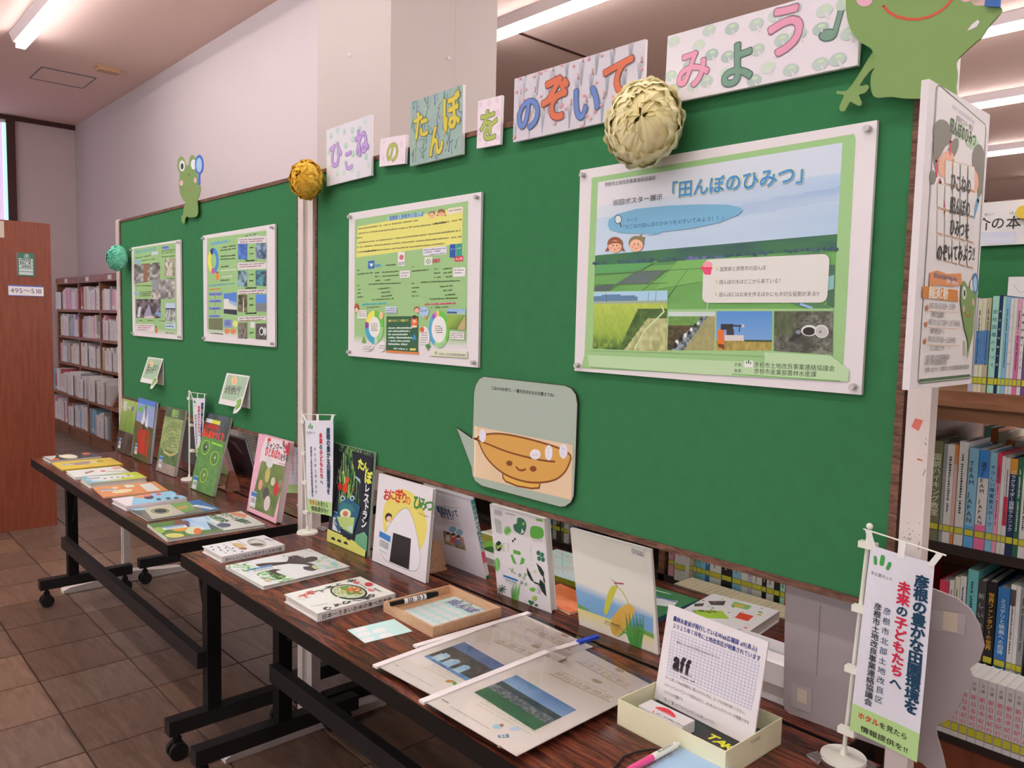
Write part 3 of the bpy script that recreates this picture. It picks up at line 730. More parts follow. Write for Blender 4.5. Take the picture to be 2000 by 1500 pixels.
# --- explanatory poster (left part of the right board)
sf = bsurf((681, 417.7), (939, 373.5), (934.6, 715.4), (680.8, 697.2))
r = panel(sf, .007, 'poster', 'white-bordered poster with a yellow text block and two ring charts', 'poster')
a = Art(sf).z(640, 360, 3.846)
a.poly([(205, 265), (1055, 125), (1045, 1225), (200, 1190)], G2)
a.photo([(202, 1130), (1045, 1160), (1045, 1228), (200, 1192)], lambda x, y: mix(G2, W, y), 2, 8)
a.poly([(225, 318), (1018, 170), (1010, 445), (215, 550)], O(226, 214, 122))
for i, (x0, y0, x1, y1) in enumerate(((230, 340, 680, 275), (230, 375, 780, 308), (790, 306, 1010, 268), (222, 408, 260, 404), (230, 445, 1000, 352), (222, 478, 1005, 398), (222, 515, 880, 450))): a.dash((x0, y0), (x1, y1), .0042, O(112, 104, 62), i)
for q in ((785, 304, 890, 291), (275, 512, 365, 500)): a.dash((q[0], q[1]), (q[2], q[3]), .005, (.08, .07, .05), 3, .1)
a.poly([(455, 248), (720, 205), (720, 240), (450, 275)], O(170, 200, 205)); a.text('滋賀県と彦根市の田んぼ', (462, 272), (722, 236), col=O(30, 80, 170), off=.02, size=.0132)
child_face(a, 783, 232, 26, False); child_face(a, 856, 218, 28, True)
a.rr(905, 182, 1016, 212, O(232, 214, 196), .003); a.dash((912, 205), (1008, 190), .003, O(110, 110, 110), 4)
a.poly([(305, 577), (353, 572), (353, 632), (305, 635)], O(56, 110, 180)); a.poly([(313, 592), (325, 598), (330, 592), (336, 598), (348, 590), (338, 612), (330, 620), (322, 612)], O(225, 230, 235)); a.text('滋賀県', (356, 622), (402, 618), col=O(90, 160, 215), off=.03, size=.0095)
a.rect(530, 508, 580, 612, O(232, 220, 220)); a.ell(556, 548, 16, 20, O(205, 110, 130)); a.dash((534, 595), (576, 590), .003, O(60, 60, 120), 5); a.dash((534, 606), (576, 601), .003, O(60, 60, 120), 6)
a.rr(718, 480, 895, 525, O(222, 212, 226), .005); a.dash((726, 498), (888, 484), .003, (.12, .1, .15), 7); a.dash((726, 516), (850, 504), .003, (.12, .1, .15), 8)
a.dash((772, 532), (885, 520), .0025, (.1, .15, .05), 2)
a.poly([(730, 550), (788, 545), (786, 605), (728, 607)], O(232, 224, 220)); a.ell(758, 578, 18, 20, O(90, 140, 90)); a.ell(758, 578, 13, 15, O(235, 226, 220)); a.ell(758, 578, 5, 8, O(90, 140, 90)); a.text('彦根市', (790, 590), (848, 583), col=O(205, 70, 100), off=.03, size=.0115)
a.poly([(920, 452), (962, 448), (960, 552), (918, 550)], O(44, 88, 160)); a.poly([(968, 448), (1010, 443), (1008, 548), (966, 551)], O(60, 150, 140)); a.dash((928, 492), (955, 488), .003, W, 1); a.dash((975, 486), (1003, 482), .003, W, 2)
a.rr(956, 542, 1020, 576, O(215, 40, 70), .003); a.text('大人気!', (961, 570), (1017, 566), col=W, off=.03, size=.0078)
for i, (x, y, x2, y2) in enumerate(((225, 650, 240, 649), (222, 680, 340, 668), (358, 670, 390, 667), (412, 665, 535, 656), (358, 698, 395, 695), (412, 694, 535, 686), (358, 727, 395, 725), (425, 724, 475, 720), (310, 755, 555, 745), (635, 624, 655, 622), (635, 657, 762, 645), (800, 640, 840, 637), (870, 640, 935, 632), (800, 672, 850, 668), (870, 670, 935, 664), (800, 703, 852, 700), (890, 700, 935, 696), (700, 740, 1000, 728),
                           (225, 765, 240, 764), (225, 795, 248, 793), (380, 790, 470, 780), (225, 822, 252, 820), (405, 818, 470, 810), (225, 850, 270, 848), (405, 845, 485, 838), (330, 870, 498, 862), (635, 750, 650, 749), (635, 782, 690, 778), (848, 774, 940, 766), (635, 812, 670, 810), (870, 804, 938, 796), (635, 842, 690, 840), (885, 836, 960, 830), (770, 866, 980, 858), (440, 612, 520, 606))):
    a.dash((x, y), (x2, y2), .0036, (.10, .16, .07), i+20)
for q in ((545, 650, 622, 702), (945, 628, 1038, 692)): a.rr(*q, O(228, 216, 222), .004); a.dash((q[0]+8, q[1]+22), (q[2]-8, q[1]+18), .003, (.2, .2, .2), 2); a.dash((q[0]+8, q[1]+42), (q[2]-24, q[1]+39), .003, (.2, .2, .2), 3)
a.dash((260, 908), (445, 898), .0052, O(80, 175, 190), 2, .08); a.dash((725, 908), (965, 898), .0052, O(215, 80, 120), 3, .08)
a.dash((295, 928), (400, 922), .003, (.12, .15, .1), 2); a.dash((775, 930), (912, 924), .003, (.12, .15, .1), 2)
def donut(cx, cy, rx, ry, segs, hr):
    for a0, a1, c in segs: a.ell(cx, cy, rx, ry, c, 18, a0, a1)
    a.ell(cx, cy, rx*hr, ry*hr, O(232, 222, 220))
    for k in range(4): a.dash((cx-rx*.35, cy-20+k*16), (cx+rx*.35, cy-22+k*16), .003, (.12, .12, .12), k)
# angle 0 = right, 90 = down in this frame
donut(355, 1072, 70, 125, ((-90, 0, O(110, 190, 80)), (0, 70, O(150, 195, 130)), (70, 90, O(190, 215, 180)), (90, 175, O(74, 160, 200)), (175, 200, O(140, 70, 150)), (200, 270, O(238, 220, 100))), .62)
donut(840, 1090, 78, 140, ((-90, 40, O(110, 190, 80)), (40, 90, O(160, 200, 140)), (90, 180, O(170, 205, 150)), (120, 225, O(90, 165, 205)), (225, 243, O(160, 90, 190)), (243, 258, O(225, 130, 170)), (258, 270, O(240, 215, 90))), .72)
a.poly([(447, 992), (683, 990), (682, 1262), (443, 1248)], O(58, 96, 72)); a.poly([(443, 1246), (688, 1262), (688, 1277), (441, 1262)], O(222, 130, 66))
a.text('滋賀ですびここで問題です！', (458, 1033), (622, 1030), col=O(220, 210, 100), off=.02, size=.0072)
for k in range(6): a.dash((458, 1085+24*k), (640-18*(k % 3), 1084+24.8*k), .0048, O(205, 215, 205), k+5, .12)
a.dash((500, 1238), (605, 1244), .004, O(205, 215, 205), 3, .2); a.rect(622, 1232, 666, 1248, O(220, 200, 110))
a.ell(656, 1035, 26, 38, O(226, 112, 62)); a.ell(656, 998, 14, 16, (.08, .05, .04)); a.ell(656, 1028, 12, 14, O(240, 185, 160)); a.ell(654, 1068, 24, 9, O(235, 200, 180))
a.poly([(655, 1120), (672, 1165), (640, 1168)], O(70, 140, 200))
a.photo([(902, 935), (1040, 938), (1040, 1095), (900, 1085)], lambda x, y: (O(150, 180, 225) if y < .15 else O(66, 96, 130) if y < .24 and x < .55 else O(170, 185, 190)) if y < .26 else (mix(O(150, 175, 80), O(60, 90, 50), max(0, (y-.35)+(x-.5))) if x < 1.15-.6*y else O(190, 165, 120)), 24, 22)
for q, c in (((228, 945, 298, 1010), O(225, 218, 212)), ((437, 918, 522, 970), O(196, 204, 226)), ((920, 1105, 1032, 1168), O(226, 214, 214))): a.rr(*q, c, .003); [a.dash((q[0]+6, q[1]+18+15*k), (q[2]-8, q[1]+16+15*k), .0028, (.25, .22, .25), k) for k in range(3)]
a.ell(728, 960, 38, 42, O(170, 190, 220)); a.dash((705, 955), (750, 952), .003, O(60, 60, 120), 2); a.ell(675, 942, 22, 24, O(150, 88, 70)); a.ell(675, 948, 17, 18, O(240, 170, 160)); a.ell(738, 1000, 12, 14, O(200, 165, 90))
a.ell(222, 930, 16, 36, O(190, 80, 60)); a.ell(222, 945, 12, 18, O(235, 190, 170)); a.ell(408, 985, 16, 28, O(235, 190, 150)); a.ell(732, 1150, 40, 82, O(228, 216, 218)); [a.dash((705, 1120+18*k), (758, 1119+18*k), .003, (.25, .2, .25), k) for k in range(6)]
a.ell(715, 1092, 16, 20, O(222, 100, 50)); a.ell(758, 1215, 18, 16, O(70, 150, 80)); a.rect(754, 1225, 762, 1250, O(120, 150, 70)); a.poly([(258, 1190), (275, 1140), (292, 1192)], O(110, 175, 70)); a.ell(300, 1225, 48, 28, O(226, 214, 216)); a.ell(412, 1218, 28, 40, O(226, 214, 216))
for k in range(2): a.dash((268, 1222+17*k), (335, 1224+17*k), .003, (.2, .15, .2), k); a.dash((392, 1215+17*k), (434, 1217+17*k), .003, (.2, .15, .2), k)
a.poly([(785, 1240), (1055, 1255), (1055, 1308), (778, 1290)], O(222, 214, 196)); emblem(a, (820, 1285), .011, (.05, .2, .1)); a.text('彦根市土地改良事業連絡協議会', (842, 1283), (1045, 1293), col=K); a.line([(778, 1289), (1058, 1305)], .0012, O(120, 140, 80))
a.done('poster_print', r)

# --- left board, right poster
sf = bsurf((396.8, 458.8), (537.4, 438.7), (536.4, 678.5), (397.7, 665.5))
r = panel(sf, .007, 'poster', 'green and white poster with paired small photos, right half of left board', 'poster')
a = Art(sf).z(380, 420, 5.357)
a.poly([(132, 245), (752, 160), (755, 1310), (132, 1240)], G1)
a.photo([(132, 1160), (450, 1190), (455, 1285), (132, 1245)], lambda x, y: mix(G1, W, y), 2, 6)
a.dash((170, 318), (370, 285), .013, O(100, 165, 200), 1, .1)
for k, (x0, y0, x1, y1, c) in enumerate(((278, 348, 430, 325, K), (272, 378, 430, 355, K), (275, 440, 428, 428, K), (272, 470, 425, 462, K), (272, 552, 360, 542, K), (275, 588, 435, 575, W), (285, 655, 398, 645, W), (272, 692, 368, 685, K), (150, 748, 420, 722, O(100, 150, 200)), (150, 790, 270, 780, O(230, 120, 50)))): a.dash((x0, y0), (x1, y1), .006, c, k)
for a0, a1, c in ((-90, 75, O(70, 140, 215)), (75, 115, O(215, 80, 160)), (115, 230, O(232, 220, 90)), (230, 270, O(60, 70, 130))): a.ell(198, 478, 56, 135, c, 14, a0, a1)
a.ell(200, 480, 30, 78, G1)
a.ell(240, 640, 20, 42, O(224, 140, 70)); a.ell(240, 600, 8, 8, K)
for k, y in enumerate((812, 885, 963, 1042)): a.rr(152, y, 292-8*k, y+30, O(134, 140, 214), .004); a.dash((160, y+24), (278-8*k, y+20), .005, O(50, 50, 120), k); (k < 3) and a.line([(217, y+36), (217, y+62)], .003, K)
a.photo([(308, 822), (442, 808), (445, 1045), (308, 1030)], lambda x, y: (O(90, 130, 210) if y < .25+.2*x else O(160, 180, 220)) if y < .35+.3*x and not (x < .4 and y > .25) else (O(225, 218, 214) if y < .78 else (.05, .06, .09)), 18, 22)
a.photo([(150, 1082), (296, 1080), (295, 1205), (150, 1195)], lambda x, y: mix(O(105, 120, 85), O(130, 120, 100), vn(x*9, y*9, 4)), 10, 10)
a.rr(310, 1092, 395, 1178, O(140, 150, 210), .006); a.ell(428, 1138, 28, 34, O(222, 222, 140)); a.ell(342, 1215, 26, 28, O(228, 130, 90)); a.ell(405, 1218, 28, 28, O(228, 130, 90))
for k in range(3): a.dash((320, 1115+18*k), (380, 1113+18*k), .004, O(60, 60, 120), k)
a.dash((170, 1240), (300, 1252), .005, (.1, .12, .06), 3)
a.rect(535, 200, 680, 222, O(200, 215, 185)); a.dash((535, 222), (668, 208), .006, K, 9)
for k, (y0, y1) in enumerate(((232, 300), (492, 572), (775, 830), (1055, 1110))):
    a.poly([(456, y0+8), (752, y0-14 if k == 0 else y0+2), (752, y1-12), (456, y1)], W)
    a.dash((470, y0+34), (735, y0+20), .005, (.2, .12, .14), k); a.dash((470, y0+58), (715, y0+45), .005, (.35, .12, .16), k+4)
for k, y in enumerate((478, 765, 1030)): a.dash((535, y+6), (650, y+3), .006, K, k+12); 
pal = ((O(66, 96, 170), O(90, 130, 210)), (O(60, 80, 110), O(150, 170, 190)), (O(60, 75, 80), O(150, 180, 200)), (O(60, 50, 60), O(90, 150, 170)), (O(60, 70, 45), O(150, 130, 110)), (O(130, 130, 140), O(90, 140, 220)), (O(60, 55, 45), O(140, 130, 120)), (O(80, 70, 72), O(110, 100, 100)))
for k, (y0, y1) in enumerate(((302, 462), (585, 745), (838, 1012), (1128, 1290))):
    for j, (x0, x1) in enumerate(((458, 552), (642, 754))):
        c0, c1 = pal[k*2+j]; sl = (x0-458)*(.05 if k == 3 else -.03)
        a.photo([(x0, y0+sl), (x1, y0+sl-3), (x1, y1+sl+4), (x0, y1+sl)], (lambda c0, c1, sd: lambda x, y: mix(c0, c1, vn(x*5, y*6, sd)*1.5-.2 if sd != 6 else (1 if y < .5 else 0)))(c0, c1, k*2+j+1), 10, 14)
    a.dash((578, y0+45), (620, y0+42), .005, K, k); a.dash((578, y0+110), (620, y0+107), .005, K, k+3)
a.poly([(515, 860), (522, 1008), (508, 1008)], O(230, 225, 225)); a.ell(706, 1215, 26, 44, O(225, 220, 220)); a.ell(704, 1218, 16, 30, (.06, .05, .05)); a.ell(742, 1218, 12, 44, O(215, 210, 210)); a.rect(585, 1120, 634, 1180, W)
a.done('poster_print', r)

# --- left board, left poster
sf = bsurf((256.7, 483.3), (352.5, 468), (353.8, 663), (259.2, 655.8))
r = panel(sf, .007, 'poster', 'green poster with dark irrigation photos, left half of the left board', 'poster')
a = Art(sf).z(240, 430, 6)
a.poly([(128, 335), (620, 262), (635, 1350), (150, 1300)], G2)
a.photo([(150, 1240), (632, 1290), (635, 1352), (150, 1305)], lambda x, y: mix(G2, W, y*.8), 2, 5)
a.dash((150, 395), (385, 350), .017, O(120, 175, 175), 1, .08); a.ell(500, 325, 48, 22, O(120, 150, 200)); a.dash((465, 330), (535, 318), .005, O(50, 60, 120), 2)
a.rr(338, 372, 415, 402, O(195, 205, 215), .006)
for k, (x0, y0, x1, y1) in enumerate(((150, 450, 330, 422), (455, 372, 615, 350), (455, 395, 612, 375), (220, 482, 375, 460), (455, 440, 610, 425), (150, 775, 340, 775), (200, 850, 340, 845), (200, 872, 340, 868), (200, 895, 330, 890), (510, 690, 605, 688), (190, 1180, 240, 1182), (290, 1180, 370, 1184), (430, 1185, 490, 1190))): a.dash((x0, y0), (x1, y1), .006, (.12, .18, .06), k)
a.ell(175, 485, 45, 24, O(150, 180, 200)); a.ell(160, 858, 28, 24, O(150, 180, 200))
def murk(c0, c1, c2, sd): return lambda x, y: mix(mix(c0, c1, vn(x*4, y*4, sd)), c2, vn(x*9, y*7, sd+3)**2*1.3)
a.photo([(133, 520), (438, 495), (438, 700), (133, 750)], lambda x, y: O(150, 105, 85) if .38 < x < .55 else murk(O(60, 60, 50), O(120, 115, 110), O(200, 190, 190), 3)(x, y), 24, 18)
a.photo([(345, 700), (610, 690), (612, 925), (345, 925)], murk(O(50, 50, 50), O(130, 125, 130), O(210, 195, 190), 7), 20, 18)
a.poly([(345, 700), (440, 690), (420, 800), (345, 800)], O(150, 145, 155)); a.poly([(440, 762), (612, 756), (612, 770), (470, 776)], O(150, 150, 150))
a.photo([(150, 925), (445, 925), (445, 1150), (155, 1145)], murk(O(45, 38, 40), O(90, 75, 80), O(140, 130, 140), 5), 20, 16)
a.poly([(310, 975), (345, 1120), (245, 1120)], O(160, 150, 175)); a.poly([(185, 1020), (218, 1010), (200, 1140), (170, 1135)], O(205, 205, 215)); a.ell(310, 1138, 65, 18, O(205, 190, 190)); a.poly([(375, 1100), (400, 1060), (445, 1085), (445, 1140)], O(130, 150, 190))
a.photo([(492, 455), (608, 445), (610, 665), (492, 660)], murk(O(90, 90, 60), O(150, 130, 110), O(225, 215, 210), 9), 10, 16)
a.poly([(548, 510), (590, 650), (500, 650)], O(205, 190, 180))
a.photo([(500, 970), (615, 970), (615, 1185), (500, 1180)], lambda x, y: O(190, 200, 225) if y < .28 else O(60, 70, 90) if y < .36 else murk(O(60, 65, 70), O(130, 130, 130), O(210, 205, 205), 4)(x, y), 10, 14)
a.poly([(500, 1190), (618, 1200), (618, 1275), (498, 1265)], O(196, 210, 214)); a.dash((505, 1212), (600, 1216), .005, K, 1); a.dash((505, 1250), (600, 1256), .009, O(90, 110, 190), 2)
a.rr(155, 1210, 372, 1308, O(228, 212, 214), .012); [a.dash((175, 1240+24*k), (355-30*k, 1244+24*k), .006, O(160, 100, 130), k) for k in range(3)]
a.ell(393, 1292, 14, 34, O(220, 110, 80)); a.ell(390, 1250, 8, 8, K); a.dash((505, 1325), (625, 1335), .005, (.1, .1, .1), 5)
a.done('poster_print', r)

# ---------------------------------------------------------------- letter cards along the top
def card(quad, y, t, label, bg, deco, letters, name='letter_card'):
    P = [B(a[0], a[1], y) for a in quad]; sf = surf_from(P[0], P[1], P[3], P[2])
    sf = Surf(sf.O, sf.U, sf.V, sf.w, sf.h)
    r = empty(name, sf.at(sf.w/2, 0, -t), label, 'sign', 'letter cards pinned along the board top')
    s = MB(); s.obox(sf.O, sf.U, sf.V, sf.N, (0, sf.w), (0, sf.h), (-t, 0)); s.build('foam_panel', 'white_card', r)
    a = Art(sf, .0004); a.rect(0, 0, 1, 1, bg); deco(a)
    for ch, u, v, hgt, col, rim, rot, kx in letters:      # u,v centre in fractions, hgt in fractions of the height
        for off, c in ((.046, rim), (.027, col)):
            sz = hgt*sf.h/.86; x = u*sf.w; yv = v*sf.h; ang = math.radians(rot); dx, dy = -.5*sz*kx, -.38*sz
            a.chr(ch, x+dx*math.cos(ang)-dy*math.sin(ang), yv+dx*math.sin(ang)+dy*math.cos(ang), sz, c, off, ang, kx, ru=4); a.l += .00004
    a.done('card_print', r); return r, sf
def spots(n, c1, c2, r0, r1, sd, ringed=True):
    def f(a):
        q = random.Random(sd)
        nx = max(2, int(math.sqrt(n*a.s.w/a.s.h))); ny = max(2, n//nx)
        for i in range(nx):
            for j in range(ny):
                x = (i+.5+q.uniform(-.25, .25))/nx; y = (j+.5+q.uniform(-.25, .25))/ny; rr_ = q.uniform(r0, r1)
                a.dot((x, y), rr_, mix(c1, a.bgc, q.uniform(0, .45)), rr_*1.1, 12)
                if ringed: a.dot((x, y+.012), rr_*.5, c2, None, 10)
    return f
Art.bgc = O(222, 210, 216)
LAV = O(216, 205, 214); PUR = O(190, 150, 212); PURD = O(120, 96, 150)
card(((628.5, 260), (715, 231), (735.5, 336), (647.5, 359)), -.018, .007, 'tilted lavender dotted card with three purple letters, leftmost of the letter cards', LAV, spots(26, O(165, 190, 180), O(190, 208, 196), .0065, .0095, 3),
     (('ひ', .22, .52, .42, PUR, PURD, 8, .9), ('こ', .52, .36, .34, PUR, PURD, 6, .8), ('ね', .80, .60, .44, PUR, PURD, 10, .8)))
PK = O(232, 208, 218); OL = O(172, 178, 92); OLD = O(110, 120, 70)
card(((744, 271), (794, 263), (791, 319), (740, 326)), -.018, .007, 'smallest pale pink card with one olive letter', PK, spots(10, O(226, 190, 214), O(232, 205, 214), .005, .008, 5, False), (('の', .5, .48, .72, OL, OLD, 0, 1.0),))
def streaks(a):
    q = random.Random(4)
    for k in range(90):
        x, y = q.random(), q.random(); c = q.choice((O(120, 150, 140), O(130, 130, 170), O(175, 190, 175), O(110, 140, 120), O(190, 190, 160), O(150, 170, 185)))
        a.line([(x, y), (x+q.uniform(-.05, .05), y+q.uniform(.05, .16)), (x+q.uniform(-.1, .1), y+q.uniform(.12, .26))], .004, c, .001)
YL = O(212, 186, 70); YD = O(140, 124, 70)
card(((791.5, 206), (893, 171), (914, 296), (811, 319.5)), -.018, .008, 'large grey-green patterned card with three yellow letters', O(152, 170, 165), streaks,
     (('た', .22, .60, .40, YL, YD, 5, .9), ('ん', .52, .30, .44, YL, YD, 4, .75), ('ぼ', .80, .66, .50, YL, YD, 6, .75)))
card(((932, 198), (978, 187), (979.5, 281), (933.5, 290)), -.018, .007, 'narrow upright pale pink card with one green letter', PK, spots(12, O(224, 188, 214), O(232, 205, 214), .006, .009, 8, False), (('を', .5, .45, .62, OL, O(90, 110, 70), 0, .95),))
def reeds(a):
    q = random.Random(9)
    for k in range(26):
        x = (k+.5)/26+q.uniform(-.01, .01); y = (k % 3)*.3+q.uniform(0, .12)
        for d in (-.015, 0, .012, .025): a.line([(x, y), (x+d*.4, y+.18), (x+d, y+.34)], .0022, O(158, 158, 172), .0008)
        a.line([(x+.012, y+.33), (x+.012, y+.40)], .004, O(200, 150, 150))
    for k in range(40): a.dot((q.random(), q.random()), .004, O(222, 150, 160), .003, 8)
RD = O(212, 108, 78); RDD = O(140, 80, 70); BU = O(104, 128, 190); BUD = O(90, 90, 120)
card(((997.5, 159), (1253, 77.5), (1262, 222), (1010, 274)), -.018, .008, 'long grey card patterned with reeds, blue and red letters, second largest', O(206, 192, 202), reeds,
     (('の', .135, .40, .52, BU, BUD, 3, .95), ('ぞ', .36, .52, .66, RD, RDD, 5, .85), ('い', .60, .36, .52, BU, BUD, 0, 1.0), ('て', .84, .56, .56, RD, RDD, 6, 1.0)))
def lily(a):
    q = random.Random(12)
    for k in range(9):
        for j in range(3):
            x = (k+.5+q.uniform(-.3, .3))/9; y = (j+.5+q.uniform(-.3, .3))/3; c = mix(O(170, 182, 178), O(206, 208, 200), q.random())
            a.dot((x, y), .014, c, .010, 14); a.dot((x+.004, y+.03), .006, O(196, 208, 176), .003, 8); a.poly([(x, y), (x+.03, y-.1), (x+.015, y-.12)], O(220, 204, 212))
PKL = O(226, 150, 176); PKD = O(150, 110, 130); GY = O(120, 150, 132); GYD = O(80, 100, 95)
r_my, sf_my = card(((1304, 72), (1676, -34), (1685, 126), (1298, 203)), -.018, .008, 'longest lily-pad patterned card with pink and grey-green letters beside the large frog', O(224, 208, 216), lily,
     (('み', .165, .44, .52, PKL, PKD, 3, 1.0), ('よ', .42, .36, .56, GY, GYD, 3, .95), ('う', .66, .66, .62, PKL, PKD, 4, 1.0)))
a = Art(sf_my, .0012).z(1100, 0, 2.222)
for w_, c_ in ((.017, GYD), (.0125, GY)):
    a.line([(1178, 150), (1203, 60), (1218, -15)], w_*.6, c_); a.ell(1150, 153, 42 if w_ > .015 else 36, 28 if w_ > .015 else 23, c_, rot=-15)
a.done('note_print', r_my)

# ---------------------------------------------------------------- cut-out frogs
FG = O(126, 150, 88)
def cutout(pts, zz, y, t, name, label, cat, col, side=None, group=None):
    P = []
    for p in pts: P.append(B(zz[0]+p[0]/zz[2], zz[1]+p[1]/zz[2], y))
    c = np.mean(P, axis=0); r = empty(name, (c[0], y+t, min(p[2] for p in P)), label, cat, group)
    s = MB(); s.extrude(P, np.array((0, -1., 0)), t, col, side); s.build('paper_body', 'print', r)
    x0, x1 = min(p[0] for p in P), max(p[0] for p in P); z0, z1 = min(p[2] for p in P), max(p[2] for p in P)
    sf = Surf((x0, y, z0), (1, 0, 0), (0, 0, 1), x1-x0, z1-z0); a = Art(sf, .0004); a.z(*zz); return r, a
def smooth(pts, k=4):
    n = len(pts); out = []
    for i in range(n):
        p0, p1, p2, p3 = [np.array(pts[j % n], float) for j in (i-1, i, i+1, i+2)]
        for q in range(k):
            t = q/k; out.append(tuple(.5*((2*p1)+(-p0+p2)*t+(2*p0-5*p1+4*p2-p3)*t*t+(-p0+3*p1-3*p2+p3)*t**3)))
    return out
fr = [(1168, 1360), (1240, 1362), (1243, 1285), (1238, 1262), (1250, 1240), (1262, 1190), (1255, 1165), (1246, 1180), (1244, 1120), (1232, 1075), (1234, 1030), (1222, 985), (1205, 978), (1193, 1005), (1190, 1035), (1170, 1040), (1158, 1000), (1140, 985), (1120, 1010), (1118, 1060), (1132, 1095), (1128, 1160), (1135, 1220), (1155, 1262), (1168, 1280)]
r, a = cutout(smooth(fr, 3), (0, 0, 3.226), -.016, .003, 'paper_frog', 'small green paper frog looking through a blue magnifier on the left board top', 'decoration', FG)
a.ell(1148, 1045, 18, 35, O(226, 218, 220)); a.ell(1148, 1048, 9, 20, K); a.ell(1220, 1036, 17, 32, O(226, 222, 226)); a.ell(1144, 1153, 11, 18, O(222, 170, 178)); a.ell(1231, 1136, 9, 18, O(222, 170, 178))
a.ell(1186, 1102, 3, 5, O(70, 90, 40)); a.ell(1196, 1100, 3, 5, O(70, 90, 40)); a.line([(1172, 1188), (1185, 1198), (1202, 1197), (1215, 1185)], .0022, O(180, 110, 70))
o_ = a.done('frog_print', r); o_['kind'] = 'stuff'
P = [B(v[0]/3.226, v[1]/3.226, -.021) for v in smooth([(1256, 975), (1272, 990), (1281, 1030), (1276, 1078), (1260, 1102), (1260, 1160), (1248, 1160), (1249, 1102), (1236, 1085), (1228, 1035), (1236, 992)], 3)]
s = MB(); s.extrude(P, np.array((0, -1., 0)), .002, O(66, 106, 190)); lens = s.build('magnifier', 'print', r)
sfl = Surf((min(p[0] for p in P), -.021, min(p[2] for p in P)), (1, 0, 0), (0, 0, 1), .2, .3); a = Art(sfl, .0004, True).z(0, 0, 3.226); a.ell(1255, 1040, 18, 46, O(168, 190, 226)); a.done('lens', lens)
P = [B(v[0]/3.226, v[1]/3.226, -.013) for v in [(1160, 1290), (1170, 1300), (1166, 1350), (1176, 1365), (1166, 1378), (1164, 1402), (1152, 1410), (1148, 1392), (1138, 1390), (1146, 1376), (1140, 1362), (1153, 1355)]]
s = MB(); s.extrude(P, np.array((0, -1., 0)), .002, FG); s.build('arm', 'print', r)
# large frog, mostly above the top edge of the photograph
ZZ = (1640, 0, 5.556)
body = [(945, 1070), (700, 1068), (560, 1050), (400, 1058), (350, 1010), (335, 900), (345, 800), (380, 720), (360, 560), (300, 500), (200, 440), (110, 300), (70, 130), (75, -40), (150, -180), (260, -250),
        (240, -420), (300, -640), (420, -700), (540, -600), (590, -420), (600, -330), (760, -340), (800, -480), (900, -640), (1040, -660), (1130, -520), (1120, -330), (1160, -250), (1330, -120), (1440, 40), (1500, 60), (1560, 60), (1700, 60), (1760, 100), (1720, 170),
        (1620, 280), (1540, 400), (1460, 470), (1350, 570), (1280, 640), (1262, 700), (1275, 800), (1262, 930), (1240, 1070)]
r, a = cutout(smooth(body, 3), ZZ, -.030, .004, 'paper_frog', 'large green paper frog smiling over the right end of the right board', 'decoration', FG)
a.ell(270, -10, 90, 82, O(226, 165, 185)); a.ell(1370, -60, 84, 82, O(226, 165, 185)); a.line([(475, 65), (530, 130), (620, 180), (740, 208), (860, 208), (980, 180), (1080, 130), (1150, 75), (1215, 0)], .0036, O(205, 80, 55))
a.ell(420, -470, 110, 170, O(230, 222, 224)); a.ell(430, -460, 55, 95, K); a.ell(1000, -450, 110, 170, O(230, 222, 224)); a.poly([(1385, 335), (1430, 270), (1500, 215), (1520, 240), (1490, 290), (1440, 315)], O(222, 205, 212))
o_ = a.done('frog_print', r); o_['kind'] = 'stuff'
P = [B(1640+v[0]/5.556, v[1]/5.556, -.036) for v in [(1570, 65), (1740, 75), (1760, -200), (1600, -200)]]
s = MB(); s.extrude(P, np.array((0, -1., 0)), .003, O(62, 100, 170)); mg = s.build('magnifier_handle', 'print', r)
P = [B(1640+(1500+330*math.cos(t))/5.556, (-520+360*math.sin(t))/5.556, -.036) for t in [k*math.pi/14 for k in range(28)]]
s = MB(); s.extrude(P, np.array((0, -1., 0)), .003, O(120, 150, 200)); s.build('magnifier_lens', 'print', r)
P = [B(1640+v[0]/5.556, v[1]/5.556, -.022) for v in smooth([(470, 420), (360, 560), (260, 720), (180, 850), (75, 985), (-30, 985), (-28, 1022), (45, 1030), (20, 1100), (-5, 1160), (10, 1205), (60, 1195), (110, 1105), (150, 1120), (215, 1150), (240, 1110), (205, 1030), (270, 1010), (318, 950), (290, 918), (215, 930), (330, 770), (420, 720), (520, 700)], 2)]
s = MB(); s.extrude(P, np.array((0, -1., 0)), .003, FG); s.build('arm', 'print', r)

# ---------------------------------------------------------------- bowl speech-bubble sign
ZZ = (880, 720, 5.357)
bub = [(350, 82), (1195, 175), (1265, 205), (1312, 270), (1328, 370), (1310, 900), (1290, 1330), (1260, 1400), (1200, 1442), (1150, 1448), (330, 1228), (260, 1180), (225, 1110), (218, 1030), (62, 615), (228, 732), (245, 250), (262, 170), (300, 105)]
r, a = cutout(bub, ZZ, -.008, .004, 'bubble_sign', 'pale grey-green speech bubble sign with a smiling orange bowl', 'sign', O(167, 174, 163), O(60, 50, 45))
a.line(bub+[bub[0]], .0015, O(70, 60, 50))
a.poly([(272, 605), (1280, 800), (1265, 1375), (250, 1130)], O(226, 190, 160)); a.poly([(250, 600), (275, 600), (260, 1130), (243, 1120)], O(232, 205, 170))
BR = O(132, 72, 34); OR = O(214, 156, 82)
bowl = smooth([(290, 715), (420, 682), (560, 685), (760, 722), (960, 775), (1130, 830), (1255, 905), (1240, 1000), (1190, 1090), (1100, 1160), (960, 1190), (800, 1185), (620, 1130), (480, 1040), (370, 920), (310, 800)], 3)
